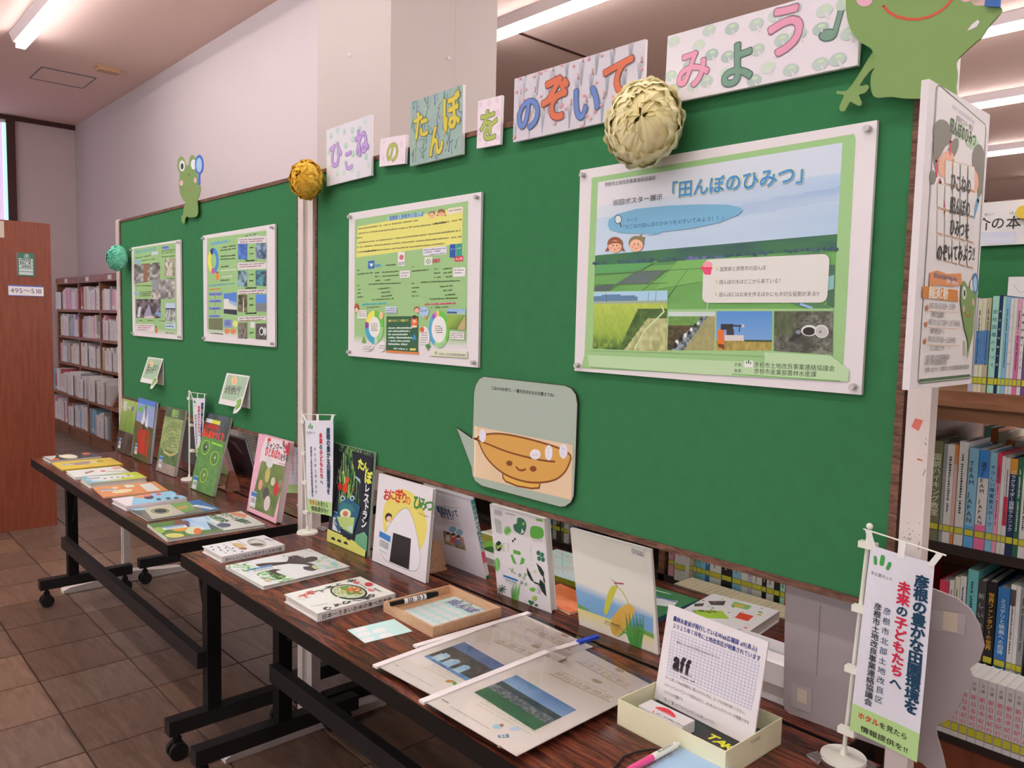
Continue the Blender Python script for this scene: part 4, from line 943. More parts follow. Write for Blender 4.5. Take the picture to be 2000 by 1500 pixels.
a.poly([(548, 1100), (940, 1180), (935, 1245), (780, 1248), (640, 1205), (552, 1150)], O(222, 166, 80)); a.line([(548, 1098), (548, 1140), (580, 1180), (700, 1228), (850, 1254), (930, 1248), (938, 1190)], .0042, BR)
a.poly(bowl, OR); a.line(bowl+[bowl[0]], .0044, BR)
a.line(smooth([(285, 730), (420, 800), (600, 870), (800, 925), (1000, 965), (1130, 970), (1250, 950)], 3)[:-6], .0042, BR)
a.ell(617, 990, 33, 28, BR, rot=10); a.ell(866, 1048, 35, 30, BR, rot=10); a.line([(690, 1030), (715, 1058), (750, 1066), (785, 1052)], .0048, BR)
a.text('ごはんのお供で、一番大好きなものを教えてね！', (425, 215), (1110, 298), col=(.03, .03, .03), off=.012, size=.0092)
a.done('sign_print', r)
for k, (x, y, rx, ry, t_) in enumerate(((335, 702, 35, 70, 'にく'), (886, 897, 56, 54, ''), (1027, 880, 40, 80, 'アイス'), (1180, 865, 44, 78, 'ほし'))):
    P = [B(ZZ[0]+(x+rx*math.cos(q))/ZZ[2], ZZ[1]+(y+ry*math.sin(q))/ZZ[2], -.0092) for q in [j*math.pi/12 for j in range(24)]]
    s = MB(); s.extrude(P, np.array((0, -1., 0)), .0006, O(228, 214, 226)); st = s.build('oval_sticker', 'print', r)
    sf = Surf((min(p[0] for p in P), -.0092, min(p[2] for p in P)), (1, 0, 0), (0, 0, 1), .1, .1); a = Art(sf, .0003).z(*ZZ)
    if t_: a.vtext(t_, (x, y-ry*.7), (x-4, y+ry*.7), (.35, .3, .5), size=.0055)
    else: a.text('のり', (x-34, y+16), (x+32, y+12), col=(.45, .42, .6), size=.0055)
    a.done('handwriting', st)

# ---------------------------------------------------------------- folded cards hanging on the left board
def popcard(zz, F, hang, tail, frogc, label, txt):
    """F = front face corners TL TR BR BL (flaring out at the bottom); back leaf lies on the board"""
    TL, TR = [B(zz[0]+p[0]/zz[2], zz[1]+p[1]/zz[2], -.003) for p in F[:2]]
    # lower corners: same height and width as a rigid card, swung away from the board
    BLr = ray(zz[0]+F[3][0]/zz[2], zz[1]+F[3][1]/zz[2]); t = (TL[0]-CAM[0])/BLr[0]; BL = CAM+BLr*t
    V = TL-BL; V[0] = 0; BRr = TR-V
    r = empty('folded_card', (TL+TR)/2, label, 'card', 'folded cards with leaf tails')
    sf = surf_from(TL, TR, TL-V, BRr)
    s = MB(); s.obox(sf.O, sf.U, sf.V, sf.N, (0, sf.w), (0, sf.h), (-.0008, 0)); s.build('front_leaf', 'white_card', r)
    z0 = TL[2]-sf.h*.98
    s = MB(); s.box((TL[0], -.0025, z0), (TR[0], -.0015, TL[2])); s.build('back_leaf', 'white_card', r)
    a = Art(sf, .0004); a.rr(.07, .17, .95, .955, O(166, 186, 160), .008)
    a.z(*zz)
    for q in txt: a.text(*q[:3], col=(.12, .12, .1), off=.02)
    a.ell(*frogc[0], O(232, 190, 150)); a.line([(frogc[0][0], frogc[0][1]-frogc[0][3]*.7), (frogc[0][0]-2, frogc[0][1]+frogc[0][3]*.6)], .003, O(205, 120, 90))
    a.done('card_print', r)
    P = [sf.at(*sf.hit(zz[0]+p[0]/zz[2], zz[1]+p[1]/zz[2]), .0015) for p in tail]
    s = MB(); s.extrude(P, sf.N, .0008, O(226, 216, 218)); tl = s.build('tail', 'print', r)
    cx = np.mean([p for p in P], axis=0); m = min(range(len(P)), key=lambda i: P[i][2])
    Q = [cx+(p-cx)*.62+np.array((0, 0, .006))+sf.N*.0005 for p in P]
    s = MB(); s.extrude(Q, sf.N, .0004, O(140, 182, 82)); s.build('leaf_print', 'print', tl)
popcard((210, 680, 5), [(397, 85), (545, 103), (490, 345), (317, 328)], None, [(455, 290), (485, 278), (492, 325), (470, 355), (440, 395), (418, 397), (432, 350)], [(430, 150, 16, 32)], 'smaller, left one of two folded green cards on the left board', (('田んぼの', (380, 215), (485, 220)), ('生きもの', (368, 250), (445, 245))))
popcard((210, 680, 5), [(1165, 242), (1390, 272), (1310, 590), (1082, 540)], None, [(1255, 510), (1320, 470), (1325, 530), (1300, 595), (1262, 635), (1228, 640), (1240, 590), (1265, 560)], [(1240, 318, 28, 46)], 'larger, right one of two folded green cards on the left board', (('お米と田んぼの', (1155, 400), (1305, 412)), ('本を読もう', (1138, 438), (1290, 452))))

# ---------------------------------------------------------------- tissue paper flowers
def pompom(c, R, flat, cols, label, sd, n=10):
    """tissue flower: nested crumpled bowls whose frilled rims show as rings, with a crumpled heart"""
    q = random.Random(sd); s = MB(); C = np.array(c, float); E_ = np.array((1, flat, 1.))
    face = np.array((.45, -.85, .02)); face /= np.linalg.norm(face)
    for k in range(n):
        t = k/(n-1); thk = math.radians(96-90*t**.85); Rk = R*(.97-.22*t)*q.uniform(.97, 1.02)
        ax = face+np.array([q.uniform(-.14, .14) for _ in range(3)])*(1+t); ax /= np.linalg.norm(ax)
        a_ = np.cross(ax, (0, 0, 1)); a_ /= np.linalg.norm(a_); b_ = np.cross(ax, a_); p1, p2, p3 = [q.uniform(0, 6.28) for _ in range(3)]
        nu, nv = 96, 12; vs = []; amp = .08+.20*t
        for j in range(nv+1):
            for i in range(nu):
                f = 2*math.pi*i/nu; rim = thk+amp*(.6*math.sin(3*f+p1)+.4*math.sin(5*f+p2)+.25*math.sin(11*f+p3)); v = j/nv; th = math.pi*.93+(max(.04, rim)-math.pi*.93)*v
                w_ = v**2.2; r_ = Rk*(1+w_*(.04*math.sin(9*f+p2)+.028*math.sin(19*f+p1)+.08+.08*t)+.045*(vn(f*5, th*7, sd+k)-.5)+.02*(vn(f*14, th*16, sd+k+9)-.5))
                d = ax*math.cos(th)+(a_*math.cos(f)+b_*math.sin(f))*math.sin(th); P = C+d*r_*E_
                P[1] = min(P[1], -.0105); vs.append(P)
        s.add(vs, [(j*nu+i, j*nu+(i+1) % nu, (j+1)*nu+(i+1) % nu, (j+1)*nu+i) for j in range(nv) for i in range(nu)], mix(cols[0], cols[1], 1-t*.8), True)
    r = empty('paper_flower', C, label, 'decoration', 'tissue paper flowers on the boards')
    s.build('petals', 'tissue', r)
    s = MB(); s.cyl(C+np.array((0, R*flat*.6, 0)), np.array((C[0], -.0095, C[2])), .003, n=8); s.build('wire_tie', 'metal', r)
    return r
M['tissue'] = mat('tissue_paper', (1, 1, 1), .85, .15, attr=True)
_tb = M['tissue'].node_tree.nodes['Principled BSDF']; _tn = M['tissue'].node_tree; _tr = _tn.nodes.new('ShaderNodeBsdfTranslucent'); _ms = _tn.nodes.new('ShaderNodeMixShader'); _ms.inputs[0].default_value = .2; _ta = [x for x in _tn.nodes if x.type == 'ATTRIBUTE'][0]; _tn.links.new(_ta.outputs['Color'], _tr.inputs[0]); _tn.links.new(_tb.outputs[0], _ms.inputs[1]); _tn.links.new(_tr.outputs[0], _ms.inputs[2]); _tn.links.new(_ms.outputs[0], _tn.nodes['Material Output'].inputs[0])
def bcen(px, py, y): return B(px, py, y)
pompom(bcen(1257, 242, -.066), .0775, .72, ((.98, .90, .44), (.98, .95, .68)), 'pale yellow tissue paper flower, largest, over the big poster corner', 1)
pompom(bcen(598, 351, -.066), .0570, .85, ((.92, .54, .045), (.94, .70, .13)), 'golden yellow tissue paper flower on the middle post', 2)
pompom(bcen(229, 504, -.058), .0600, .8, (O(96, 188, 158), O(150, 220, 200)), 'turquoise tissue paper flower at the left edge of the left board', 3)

# ---------------------------------------------------------------- side poster on the end post
PXs = 1.885
P = [XP(1818, 141, PXs), XP(1932, 236, PXs), XP(1898, 752, PXs), XP(1774, 759, PXs)]
y0 = (P[0][1]+P[3][1])/2; y1 = (P[1][1]+P[2][1])/2; z0 = (P[2][2]+P[3][2])/2; z1 = (P[0][2]+P[1][2])/2
sf = Surf((PXs, y0, z0), (0, 1, 0), (0, 0, 1), y1-y0, z1-z0)
r = panel(sf, .009, 'poster', 'narrow upright event poster on the end of the right post', 'poster', False)
a = Art(sf).z(1760, 130, 2.308)
a.poly([(165, 85), (378, 262), (312, 1405), (75, 1428)], O(228, 214, 216))
fr = [(165, 85), (180, 90), (378, 262), (382, 285), (318, 1395), (308, 1405), (82, 1428), (75, 1415), (158, 100)]; a.line(fr+[fr[0]], .0018, O(110, 118, 100)); a.line([(82, 1416), (308, 1393)], .0042, O(84, 106, 78))
a.text('彦根市土地改良事業連絡協議会', (228, 188), (330, 262), col=O(150, 140, 170))
for o_, c_ in ((.0, None),):
    a.text('巡回ポスター展示', (246, 240), (322, 292), col=(.06, .06, .06), off=.02)
for k in range(26): a.ell(225+k*4.6, 262+k*3.8+rnd.uniform(-26, 26), 9, 15, O(176, 200, 160), 8)
a.text('田んぼのひみつ', (216, 290), (332, 362), col=(.04, .06, .03), off=.03, size=.0215, sx=None)
hr = O(120, 112, 98)
a.ell(184, 300, 42, 62, hr, rot=-8); a.ell(232, 372, 20, 52, hr, rot=20); a.ell(200, 440, 34, 62, O(232, 165, 135), rot=15); a.ell(140, 500, 14, 32, hr); a.poly([(145, 330), (200, 355), (165, 420), (160, 500), (144, 430)], hr)
a.line([(220, 335), (218, 390)], .006, O(215, 60, 80)); a.line([(155, 422), (158, 490)], .006, O(215, 60, 80)); a.ell(212, 432, 3, 8, K); a.ell(232, 425, 2, 7, K)
a.line([(172, 520), (190, 645)], .009, O(200, 50, 100)); a.line([(192, 650), (205, 700)], .008, O(232, 165, 135))
a.ell(346, 420, 28, 70, hr); a.poly([(350, 360), (374, 440), (365, 560), (345, 600), (335, 480)], hr); a.ell(322, 520, 24, 55, O(232, 165, 135)); a.line([(345, 600), (318, 700)], .009, O(90, 150, 185)); a.line([(314, 700), (305, 735)], .007, O(232, 165, 135))
cell = O(214, 204, 186)
for i in range(5):
    for j in range(4):
        x0 = 160+i*34-j*1; yy0 = 410+j*116+i*9
        if i == 0 and j == 0: continue
        a.poly([(x0+2, yy0), (x0+30, yy0+8), (x0+28, yy0+114), (x0, yy0+106)], O(224, 212, 212)); a.line([(x0+2, yy0), (x0+30, yy0+8)], .001, O(215, 165, 130)); a.line([(x0, yy0+106), (x0+28, yy0+114)], .001, O(215, 165, 130))
for t_, p0, p1, sz in (('ひこねの', (216, 548), (308, 572), .024), ('田んぼの', (214, 655), (304, 676), .025), ('ひみつを', (212, 752), (300, 772), .024), ('のぞいてみよう!!', (155, 868), (325, 872), .024)):
    a.text(t_, p0, p1, col=(.04, .035, .035), off=.035, size=sz)
a.poly([(124, 930), (155, 918), (200, 935), (265, 932), (268, 985), (225, 992), (160, 985), (120, 992)], O(222, 140, 92)); a.dash((140, 950), (245, 972), .007, (.25, .18, .2), 3, .15); a.dash((190, 975), (250, 985), .006, O(220, 190, 190), 4)
a.poly([(92, 988), (248, 1008), (252, 1060), (90, 1042)], O(208, 126, 56)); a.text('開催日時と場所', (118, 1040), (205, 1046), col=O(240, 226, 210), off=.03, size=.017)
for k, (y, t1, t2) in enumerate(((1088, '令和７年９月８日㈪〜２５日㈭', '彦根市立図書館'), (1162, '令和７年１０月２７日㈪〜１１月７日㈮午前', '彦根市役所１階ホール'), (1238, '令和８年２月９日㈪〜１９日㈭午前', 'ひこね文化プラザ'))):
    a.ell(112-k*5, y, 5, 14, O(200, 120, 80)); a.text(t1, (120-k*4, y+2), (238 if k != 1 else 258, y+8), col=(.12, .11, .11), size=.0095); a.text(t2, (130-k*4, y+40), (188, y+42), col=(.12, .11, .11), size=.0085); a.line([(118-k*4, y+14), (252, y+20)], .0008, O(215, 165, 140))
a.text('主催：彦根市土地改良事業連絡協議会', (104, 1322), (212, 1318), col=(.15, .14, .14), size=.0082); a.text('後援：彦根市産業部農林水産課', (102, 1345), (198, 1342), col=(.15, .14, .14), size=.0082); a.text('お問い合わせ：彦根市土地改良事業連絡協議会', (98, 1378), (300, 1360), col=(.15, .14, .14), size=.0075)
a.poly(smooth([(292, 1320), (296, 1245), (280, 1180), (268, 1110), (262, 1050), (266, 990), (276, 965), (290, 985), (300, 1000), (312, 960), (330, 950), (338, 990), (330, 1060), (322, 1130), (318, 1200), (302, 1270)], 3), FG)
a.ell(278, 1020, 9, 30, W); a.ell(279, 1022, 4, 16, K); a.ell(312, 985, 8, 26, W); a.ell(328, 978, 13, 48, O(76, 120, 180)); a.ell(327, 980, 8, 34, O(170, 196, 226)); a.line([(280, 1108), (290, 1128), (302, 1122), (308, 1098)], .0022, O(200, 90, 60)); a.ell(276, 1092, 5, 16, O(225, 165, 185)); a.ell(318, 1062, 5, 16, O(225, 165, 185)); a.line([(278, 1240), (280, 1300)], .003, FG)
a.done('poster_print', r)
# ================================================================ bookcases
M['book'] = mat('book_covers', (1, 1, 1), .5, .35, attr=True)
CN = {'white': (O(222, 208, 212)), 'cream': O(222, 206, 186), 'pink': O(226, 160, 180), 'red': O(196, 52, 70), 'crimson': O(216, 64, 92), 'orange': O(214, 128, 74), 'yellow': O(222, 196, 70), 'green': O(96, 160, 100), 'dark green': O(50, 100, 76),
      'teal': O(110, 180, 186), 'sky blue': O(140, 180, 214), 'blue': O(56, 110, 176), 'navy': O(40, 50, 90), 'purple': O(120, 80, 140), 'lilac': O(190, 176, 206), 'grey': O(150, 145, 150), 'dark grey': O(70, 64, 66), 'black': O(32, 30, 34), 'olive': O(124, 116, 92), 'brown': O(120, 80, 60), 'beige': O(196, 176, 150), 'mint': O(170, 210, 200)}
LABY = O(206, 190, 60)
def spine_book(x0, x1, y, z, h, depth, col, label, group, yel=None, title=None, tcol=None, text_from=.12, text_to=.75, dashes=True, bands=(), lab_h=.016):
    """upright book on a shelf, spine towards -y"""
    w = x1-x0; r = None; c = CN[col] if isinstance(col, str) else col
    s = MB(); t = min(.0018, w*.16)
    s.box((x0, y, z), (x0+t, y+depth, z+h), c); s.box((x1-t, y, z), (x1, y+depth, z+h), c); s.box((x0+t, y, z), (x1-t, y+t, z+h), c)
    s.box((x0+t, y+t, z+.003), (x1-t, y+depth-.003, z+h-(.0008 if h < .15 else .004)), O(214, 200, 196))
    sf = Surf((x0, y, z), (1, 0, 0), (0, 0, 1), w, h); a = Art(sf, .0003); a.zstep = .00003
    for v0, v1, bc in bands: a.rect(0, v0, 1, v1, CN[bc] if isinstance(bc, str) else bc)
    if yel is not None:
        v = yel/h; a.rect(.04, v, .96, v+lab_h/h, (.03, .03, .02)); a.rect(.06, v+.0012/h, .94, v+(lab_h-.0012)/h, LABY)
    dark = sum(c) < .9; tc = tcol or (O(220, 215, 215) if dark else O(60, 60, 80))
    if title: a.vtext(title, (.5, 1-text_from), (.5, 1-text_to), tc, .012, size=min(w*.8, (text_to-text_from)*h/len(title)*1.02), ru=1)
    elif dashes and w > .008:
        a.dash((.5-.16, 1-text_from), (.5-.16, 1-text_to+.1*((x0*977) % 1)), min(.005, w*.34), tc, int(x0*1e4), .35)
    o = s; k = len(o.v); o.v += a.m.v; o.f += [[i+k for i in f] for f in a.m.f]; o.c += a.m.c; o.sm += a.m.sm
    b = o.build('book', 'book', None, loc=((x0+x1)/2, y+depth/2, z)); tag(b, label, 'book', group); return b
def ordinal(n): return ['first', 'second', 'third', 'fourth', 'fifth', 'sixth', 'seventh', 'eighth', 'ninth', 'tenth', 'eleventh', 'twelfth', 'thirteenth', 'fourteenth', 'fifteenth', 'sixteenth', 'seventeenth', 'eighteenth', 'nineteenth', 'twentieth', 'twenty-first', 'twenty-second', 'twenty-third', 'twenty-fourth', 'twenty-fifth', 'twenty-sixth', 'twenty-seventh', 'twenty-eighth', 'twenty-ninth', 'thirtieth', 'thirty-first', 'thirty-second', 'thirty-third', 'thirty-fourth', 'thirty-fifth', 'thirty-sixth', 'thirty-seventh', 'thirty-eighth', 'thirty-ninth', 'fortieth', 'forty-first', 'forty-second'][n-1]

# ---- double-sided case behind the right board
YR = .70
rc = empty('bookcase', (1.25, .85, 0), 'brown double-sided bookcase behind the right board and its rear tables', 'bookcase')
X0R, X1R = -.66, 3.16
def part(name, m, *boxes, parent=rc):
    s = MB(); [s.box(a, b) for a, b in boxes]; return s.build(name, m, parent)
UPR = [-.66, .098, .862, 1.565, 2.38, 3.14]
for x in UPR: part('upright', 'shelf', ((x-.011, YR, .0), (x+.011, YR+.46, 1.185)))
part('top_board', 'shelf_x', ((X0R-.02, YR-.012, 1.19), (X1R, YR+.50, 1.257)))
part('moulding', 'shelf_x', ((X0R-.02, YR-.02, 1.222), (X1R, YR-.012, 1.235)))
for z in (.905, .632):
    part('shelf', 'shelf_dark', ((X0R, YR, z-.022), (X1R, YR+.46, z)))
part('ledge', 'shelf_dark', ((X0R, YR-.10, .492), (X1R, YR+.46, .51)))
part('plinth', 'endpanel', ((X0R, YR-.095, .28), (X1R, YR-.07, .490)))
part('back_panel', 'shelf', ((X0R, YR+.225, .0), (X1R, YR+.235, .905)))
def pxx(px, py, y): return float(B(px, py, y)[0])
def stuff_row(x0, x1, y, z, hr, depth, pal, seed, name):
    q = random.Random(seed); x = x0; m = MB()
    while x < x1:
        w = q.uniform(.016, .03); m.box((x, y, z), (x+w-.001, y+depth, z+q.uniform(*hr)), CN[q.choice(pal)]); x += w
    o = m.build(name, 'book', None, loc=((x0+x1)/2, y, z)); tag(o, 'row of pale books on the far side of the right bookcase', 'books', None, 'stuff'); return o
def fill(x0, x1, y, z, hr, depth, row, group, pal, seed, yel=.032, wr=(.010, .026), gaps=.06):
    q = random.Random(seed); x = x0+.004; n = 0
    while True:
        w = q.uniform(*wr)
        if x+w > x1-.003: break
        n += 1
        if q.random() < gaps: x += q.uniform(.004, .012); continue
        c = q.choice(pal); h = q.uniform(*hr)
        spine_book(x, x+w-.0006, y+q.uniform(0, .008), z+.0004, h, depth, c, f'{c} book, {ordinal(min(n, 42))} from left {row}', group, yel=yel)
        x += w
PALR = ['white', 'white', 'white', 'cream', 'pink', 'red', 'sky blue', 'blue', 'navy', 'grey', 'olive', 'teal', 'lilac', 'black', 'brown', 'green', 'beige', 'white']
# row on the top board
g = 'books standing on top of the right bookcase'; zt = 1.257+.0004
for i, (a0, a1, h, c, tt, tc) in enumerate(((1893, 1903, .208, 'lilac', None, None), (1903, 1912, .205, 'cream', None, None), (1912, 1920, .207, 'cream', None, None), (1920, 1929, .208, 'beige', None, None), (1931, 1944, .212, 'mint', '会社図鑑のすべて', O(90, 120, 130)), (1944, 1951, .214, 'navy', '大きな地図の話', W),
        (1951, 1957, .211, 'mint', None, None), (1957, 1966, .210, 'sky blue', None, None), (1966, 1973, .207, 'white', 'しごと入門', O(80, 120, 150)), (1973, 1980, .207, 'white', None, None), (1980, 1989, .205, 'pink', None, None), (1989, 1997, .204, 'white', '職業訓練のしくみ', O(60, 50, 60)), (1998, 2006, .212, 'purple', None, None), (2006, 2016, .21, 'mint', None, None))):
    bands = ((.30, .66, O(90, 130, 190)),) if i in (1, 2, 3) else ((.0, .62, O(214, 110, 160)),) if c == 'pink' else ()
    spine_book(pxx(a0, 700, YR), pxx(a1, 700, YR)-.0006, YR+.002, zt, h, .15, c, f'{c} book, {ordinal(i+1)} from the side poster, on the bookcase top', g, yel=.018, title=tt, tcol=tc, bands=bands)
fill(pxx(2018, 700, YR), 1.94, YR+.004, zt, (.19, .21), .15, 'of the right-edge end of the top row', g, PALR, 12, yel=.018, wr=(.012, .02))
# second row
g = 'books on the shelf under the top board, right of the post'; z2 = .905+.0004; off = .026
for i, (a0, a1, h, c, tt, tc, bands) in enumerate(((1817, 1837, .232, 'olive', '図説ハイキング教室', O(220, 214, 196), ()), (1838, 1845, .228, 'grey', None, None, ()), (1845, 1860, .228, 'white', None, None, ()), (1860, 1867, .23, 'orange', None, None, ((.1, .8, O(220, 170, 170)),)), (1868, 1886, .238, 'white', None, None, ()),
        (1888, 1907, .226, 'sky blue', 'TEAM JAPAN', O(70, 60, 80), ((.0, .22, O(100, 160, 220)),)), (1908, 1929, .225, 'white', '選手TEAM JAPAN', O(60, 40, 60), ((.72, 1, O(60, 130, 210)), (.0, .25, O(236, 110, 160)))), (1930, 1944, .222, 'sky blue', 'やさしい障害者スポーツ', O(40, 60, 120), ()), (1944, 1953, .222, 'crimson', None, None, ((.0, .7, O(232, 150, 180)),)), (1953, 1961, .216, 'white', None, None, ()),
        (1961, 1970, .214, 'white', None, None, ((.3, .6, O(220, 60, 90)),)), (1970, 1985, .214, 'navy', 'パラグライダー図解テクニック', O(220, 220, 230), ((.84, 1, O(226, 150, 60)),)), (1985, 1996, .218, 'dark green', None, None, ()), (1996, 2010, .22, 'white', None, None, ()))):
    spine_book(pxx(a0, 950, YR), pxx(a1, 950, YR)-.0006, YR+.004, z2, h, .15, c, f'{c} book, {ordinal(i+1)} right of the post, shelf under the top board', g, yel=off, title=tt, tcol=tc, bands=bands)
fill(pxx(2011, 950, YR), 1.96, YR+.004, z2, (.19, .23), .15, 'on the second shelf at the right edge', g, PALR, 13, wr=(.012, .024))
# row seen from the other side of the case, over the tops of the second row
fill(1.582, 1.622, YR+.004, z2, (.2, .22), .15, 'between the upright and the post, second shelf', 'books on the shelf under the top board, right of the post', ['olive', 'beige'], 31)
fill(1.582, 1.622, YR+.004, .6324, (.19, .2), .15, 'between the upright and the post, third shelf', 'books on the third shelf of the right bookcase', ['white', 'red'], 32)
stuff_row(1.60, 2.02, YR+.29, z2, (.20, .25), .15, ['white', 'mint', 'cream', 'green', 'white', 'orange'], 15, 'far_side_books')
# third row
g = 'books on the third shelf of the right bookcase'; z3 = .632+.0004
for i, (a0, a1, h, c, tt, tc, bands) in enumerate(((1832, 1850, .185, 'crimson', 'サバイバー', O(60, 30, 40), ()), (1851, 1861, .19, 'white', None, None, ()), (1862, 1872, .20, 'cream', None, None, ()), (1872, 1884, .205, 'white', None, None, ()), (1886, 1907, .225, 'teal', None, None, ()), (1907, 1924, .205, 'dark grey', '新しいハウス', O(170, 165, 165), ()), (1925, 1945, .208, 'black', '世界ファンタジーの世界', O(222, 160, 50), ((.0, .09, O(90, 60, 70)),)),
        (1947, 1971, .20, 'blue', 'ミステリと映画への招待', O(210, 224, 240), ()), (1972, 1983, .212, 'white', None, None, ((.78, .95, O(90, 80, 80)),)), (1983, 1992, .212, 'white', None, None, ()), (1992, 2004, .212, 'grey', None, None, ()))):
    spine_book(pxx(a0, 1180, YR), pxx(a1, 1180, YR)-.0006, YR+.004, z3, h, .16, c, f'{c} book, {ordinal(i+1)} right of the post, third shelf of right bookcase', g, yel=.022, title=tt, tcol=tc, bands=bands)
fill(pxx(2006, 1180, YR), 1.97, YR+.004, z3, (.19, .22), .15, 'on the third shelf at the right edge', g, PALR, 16)
g = 'books seen under the right board'
# under the board, bay between the uprights
x = .885; i = 0
for c, w, tt in (('pink', .020, None), ('crimson', .017, None), ('white', .040, None), ('beige', .012, None), ('grey', .012, None), ('teal', .018, None), ('sky blue', .012, None), ('blue', .015, None), ('white', .038, None), ('black', .036, None), ('sky blue', .030, None), ('white', .018, None), ('lilac', .014, None), ('white', .03, None), ('black', .014, None), ('white', .022, None), ('black', .018, None), ('mint', .014, None), ('crimson', .022, None), ('cream', .03, None), ('black', .014, None), ('mint', .026, None), ('cream', .016, None), ('purple', .032, None), ('olive', .034, None), ('white', .040, None), ('white', .02, None), ('red', .02, None), ('grey', .02, None), ('white', .02, None), ('navy', .02, None)):
    if x+w > 1.545: break
    i += 1; spine_book(x, x+w-.0006, YR+.004+(.0 if i != 3 else -.02), z3, .20+.03*((i*37) % 7)/7, .15, c, f'{c} book, {ordinal(i)} right of the upright seen under the board', g, yel=.034); x += w
fill(.115, .52, YR+.006, z3, (.19, .235), .15, 'under the board, in the bay left of the upright', g, ['brown', 'red', 'navy', 'blue', 'beige', 'olive', 'grey', 'white', 'lilac', 'dark grey', 'black', 'white'], 17, yel=.034, wr=(.014, .03))
# pocket books on the ledge
g = 'uniform pink-lettered pocket books on the ledge'; q = random.Random(5)
for x0_, x1_, nm in ((1.635, 1.97, 'right of the post'),):
    n = 0; x = x0_
    while x+.0165 < x1_:
        n += 1
        b = spine_book(x, x+.0158, YR-.098, .5104, .146 if x0_ > 1.5 else .142, .09, 'white' if x0_ > 1.5 else 'beige', (f'pink-lettered pocket book, {ordinal(n)} from left on the ledge right of the post' if x0_ > 1.5 else f'beige pocket book, {ordinal(n)} from left on the ledge under the board'),
                       g if x0_ > 1.5 else 'uniform beige pocket books on the ledge', yel=.012, title=('文庫' if x0_ < 1.5 else None), tcol=(.1, .08, .08), text_from=.12, text_to=.38, bands=(((.22, .72, O(226, 150, 170)),) if False else ()), dashes=False, lab_h=.02)
        x += .0166
pk = MB(); x = .98; k = 0
while x+.0165 < 1.60:
    pk.box((x, YR-.098, .5104), (x+.0158, YR-.008, .6524), O(196, 176, 150)); pk.box((x+.003, YR-.0985, .617), (x+.0128, YR-.098, .633), (.08, .06, .06)); pk.box((x+.001, YR-.0985, .522), (x+.0148, YR-.098, .54), LABY); x += .0166
pb = pk.build('pocket_books', 'book', None, loc=(1.3, YR-.05, .5104)); tag(pb, 'long row of uniform beige pocket books on the ledge under the right board', 'books', None, 'stuff')
# pink lettering on the spines of the right-hand ledge books
for b in [o for o in bpy.data.objects if o.get('group') == 'uniform pink-lettered pocket books on the ledge']:
    sfb = Surf((b.location.x-.0079, YR-.098, .5104), (1, 0, 0), (0, 0, 1), .0158, .146); a = Art(sfb, .0004)
    a.vtext('文庫', (.5, .93), (.5, .78), (.2, .1, .12), size=.0085, ru=1); a.vtext('新日本紀行', (.5, .74), (.5, .22), O(226, 96, 122), .012, size=.012, ru=1); a.done('spine_print', b)
# second green board with its sign above the case
r2 = empty('display_board', (2.2, .97, 1.258), 'green board above the right bookcase, partly hidden by the side poster', 'board')
s = MB(); s.box((1.36, .962, 1.258), (3.0, .985, 1.70)); s.build('felt_panel', 'felt', r2)
s = MB(); s.box((1.35, .955, 1.70), (3.0, .99, 1.712)); s.build('frame_top', 'frame_wood', r2)
P = [B(1824, 402, .95), B(2040, 388, .95), B(2040, 477, .95), B(1824, 483, .95)]
sf = Surf((P[0][0], .95, (P[2][2]+P[3][2])/2), (1, 0, 0), (0, 0, 1), .40, (P[0][2]-P[3][2])); 
rs = panel(sf, .004, 'sign', 'white sign with large black lettering on the green board at the right edge', 'sign', False)
a = Art(sf).z(1780, 380, 8.332); a.poly([(300, 640), (1710, 600), (1705, 690), (300, 720)], O(208, 200, 222)); a.poly([(300, 700), (1700, 690), (1680, 800), (300, 840)], O(214, 206, 222))
a.z(1780, 380, 8.332); a.chr  # keep
for ch, x, y, px_ in (('紹', 820, 590, 240), ('介', 1050, 585, 240), ('の', 1285, 562, 235), ('本', 1530, 560, 255)):
    p = a.p((x, y)); p2 = a.p((x+px_, y)); a.chr(ch, p[0], p[1]+.002, (p2[0]-p[0])*1.0, (.05, .05, .05), .012, 0, 1, ru=3)
for ch, x, y in (('かい', 1180, 345), ('ほん', 1590, 320)): p = a.p((x, y)); a.text(ch, (x, y), (x+160, y-10), col=(.15, .15, .15), size=.0075)
a.done('sign_print', rs)
m = tag(MB(), None) if False else None
s = MB(); P0 = B(2001, 415, .945); s.cyl((P0[0], .949, P0[2]), (P0[0], .932, P0[2]), .017, .015, n=18, c=O(226, 184, 70)); mg = s.build('round_magnet', 'print', loc=(P0[0], .94, P0[2])); tag(mg, 'round yellow magnet on the white sign at the right edge', 'magnet')
P = [B(1966, 541, .86), B(2030, 530, .86), B(2030, 640, .86), B(1962, 650, .86)]
sf = Surf((P[3][0], .86, 1.40), (1, 0, 0), (0, 0, 1), .12, P[0][2]-1.40)
rs = empty('drawing_card', (P[3][0]+.06, .86, 1.2575), 'white card with a pale line drawing standing behind the top row books', 'card')
s = MB(); s.box((P[3][0], .86, 1.2575), (P[3][0]+.12, .8625, P[0][2])); s.build('sheet', 'white_card', rs)
a = Art(sf); a.line([(.1, .85), (.2, .7), (.3, .72), (.35, .6)], .001, O(160, 170, 180)); a.line([(.6, .9), (.4, .72), (.35, .6), (.34, .3)], .001, O(160, 170, 180)); a.dot((.62, .6), .008, O(150, 180, 220)); a.done('drawing', rs)

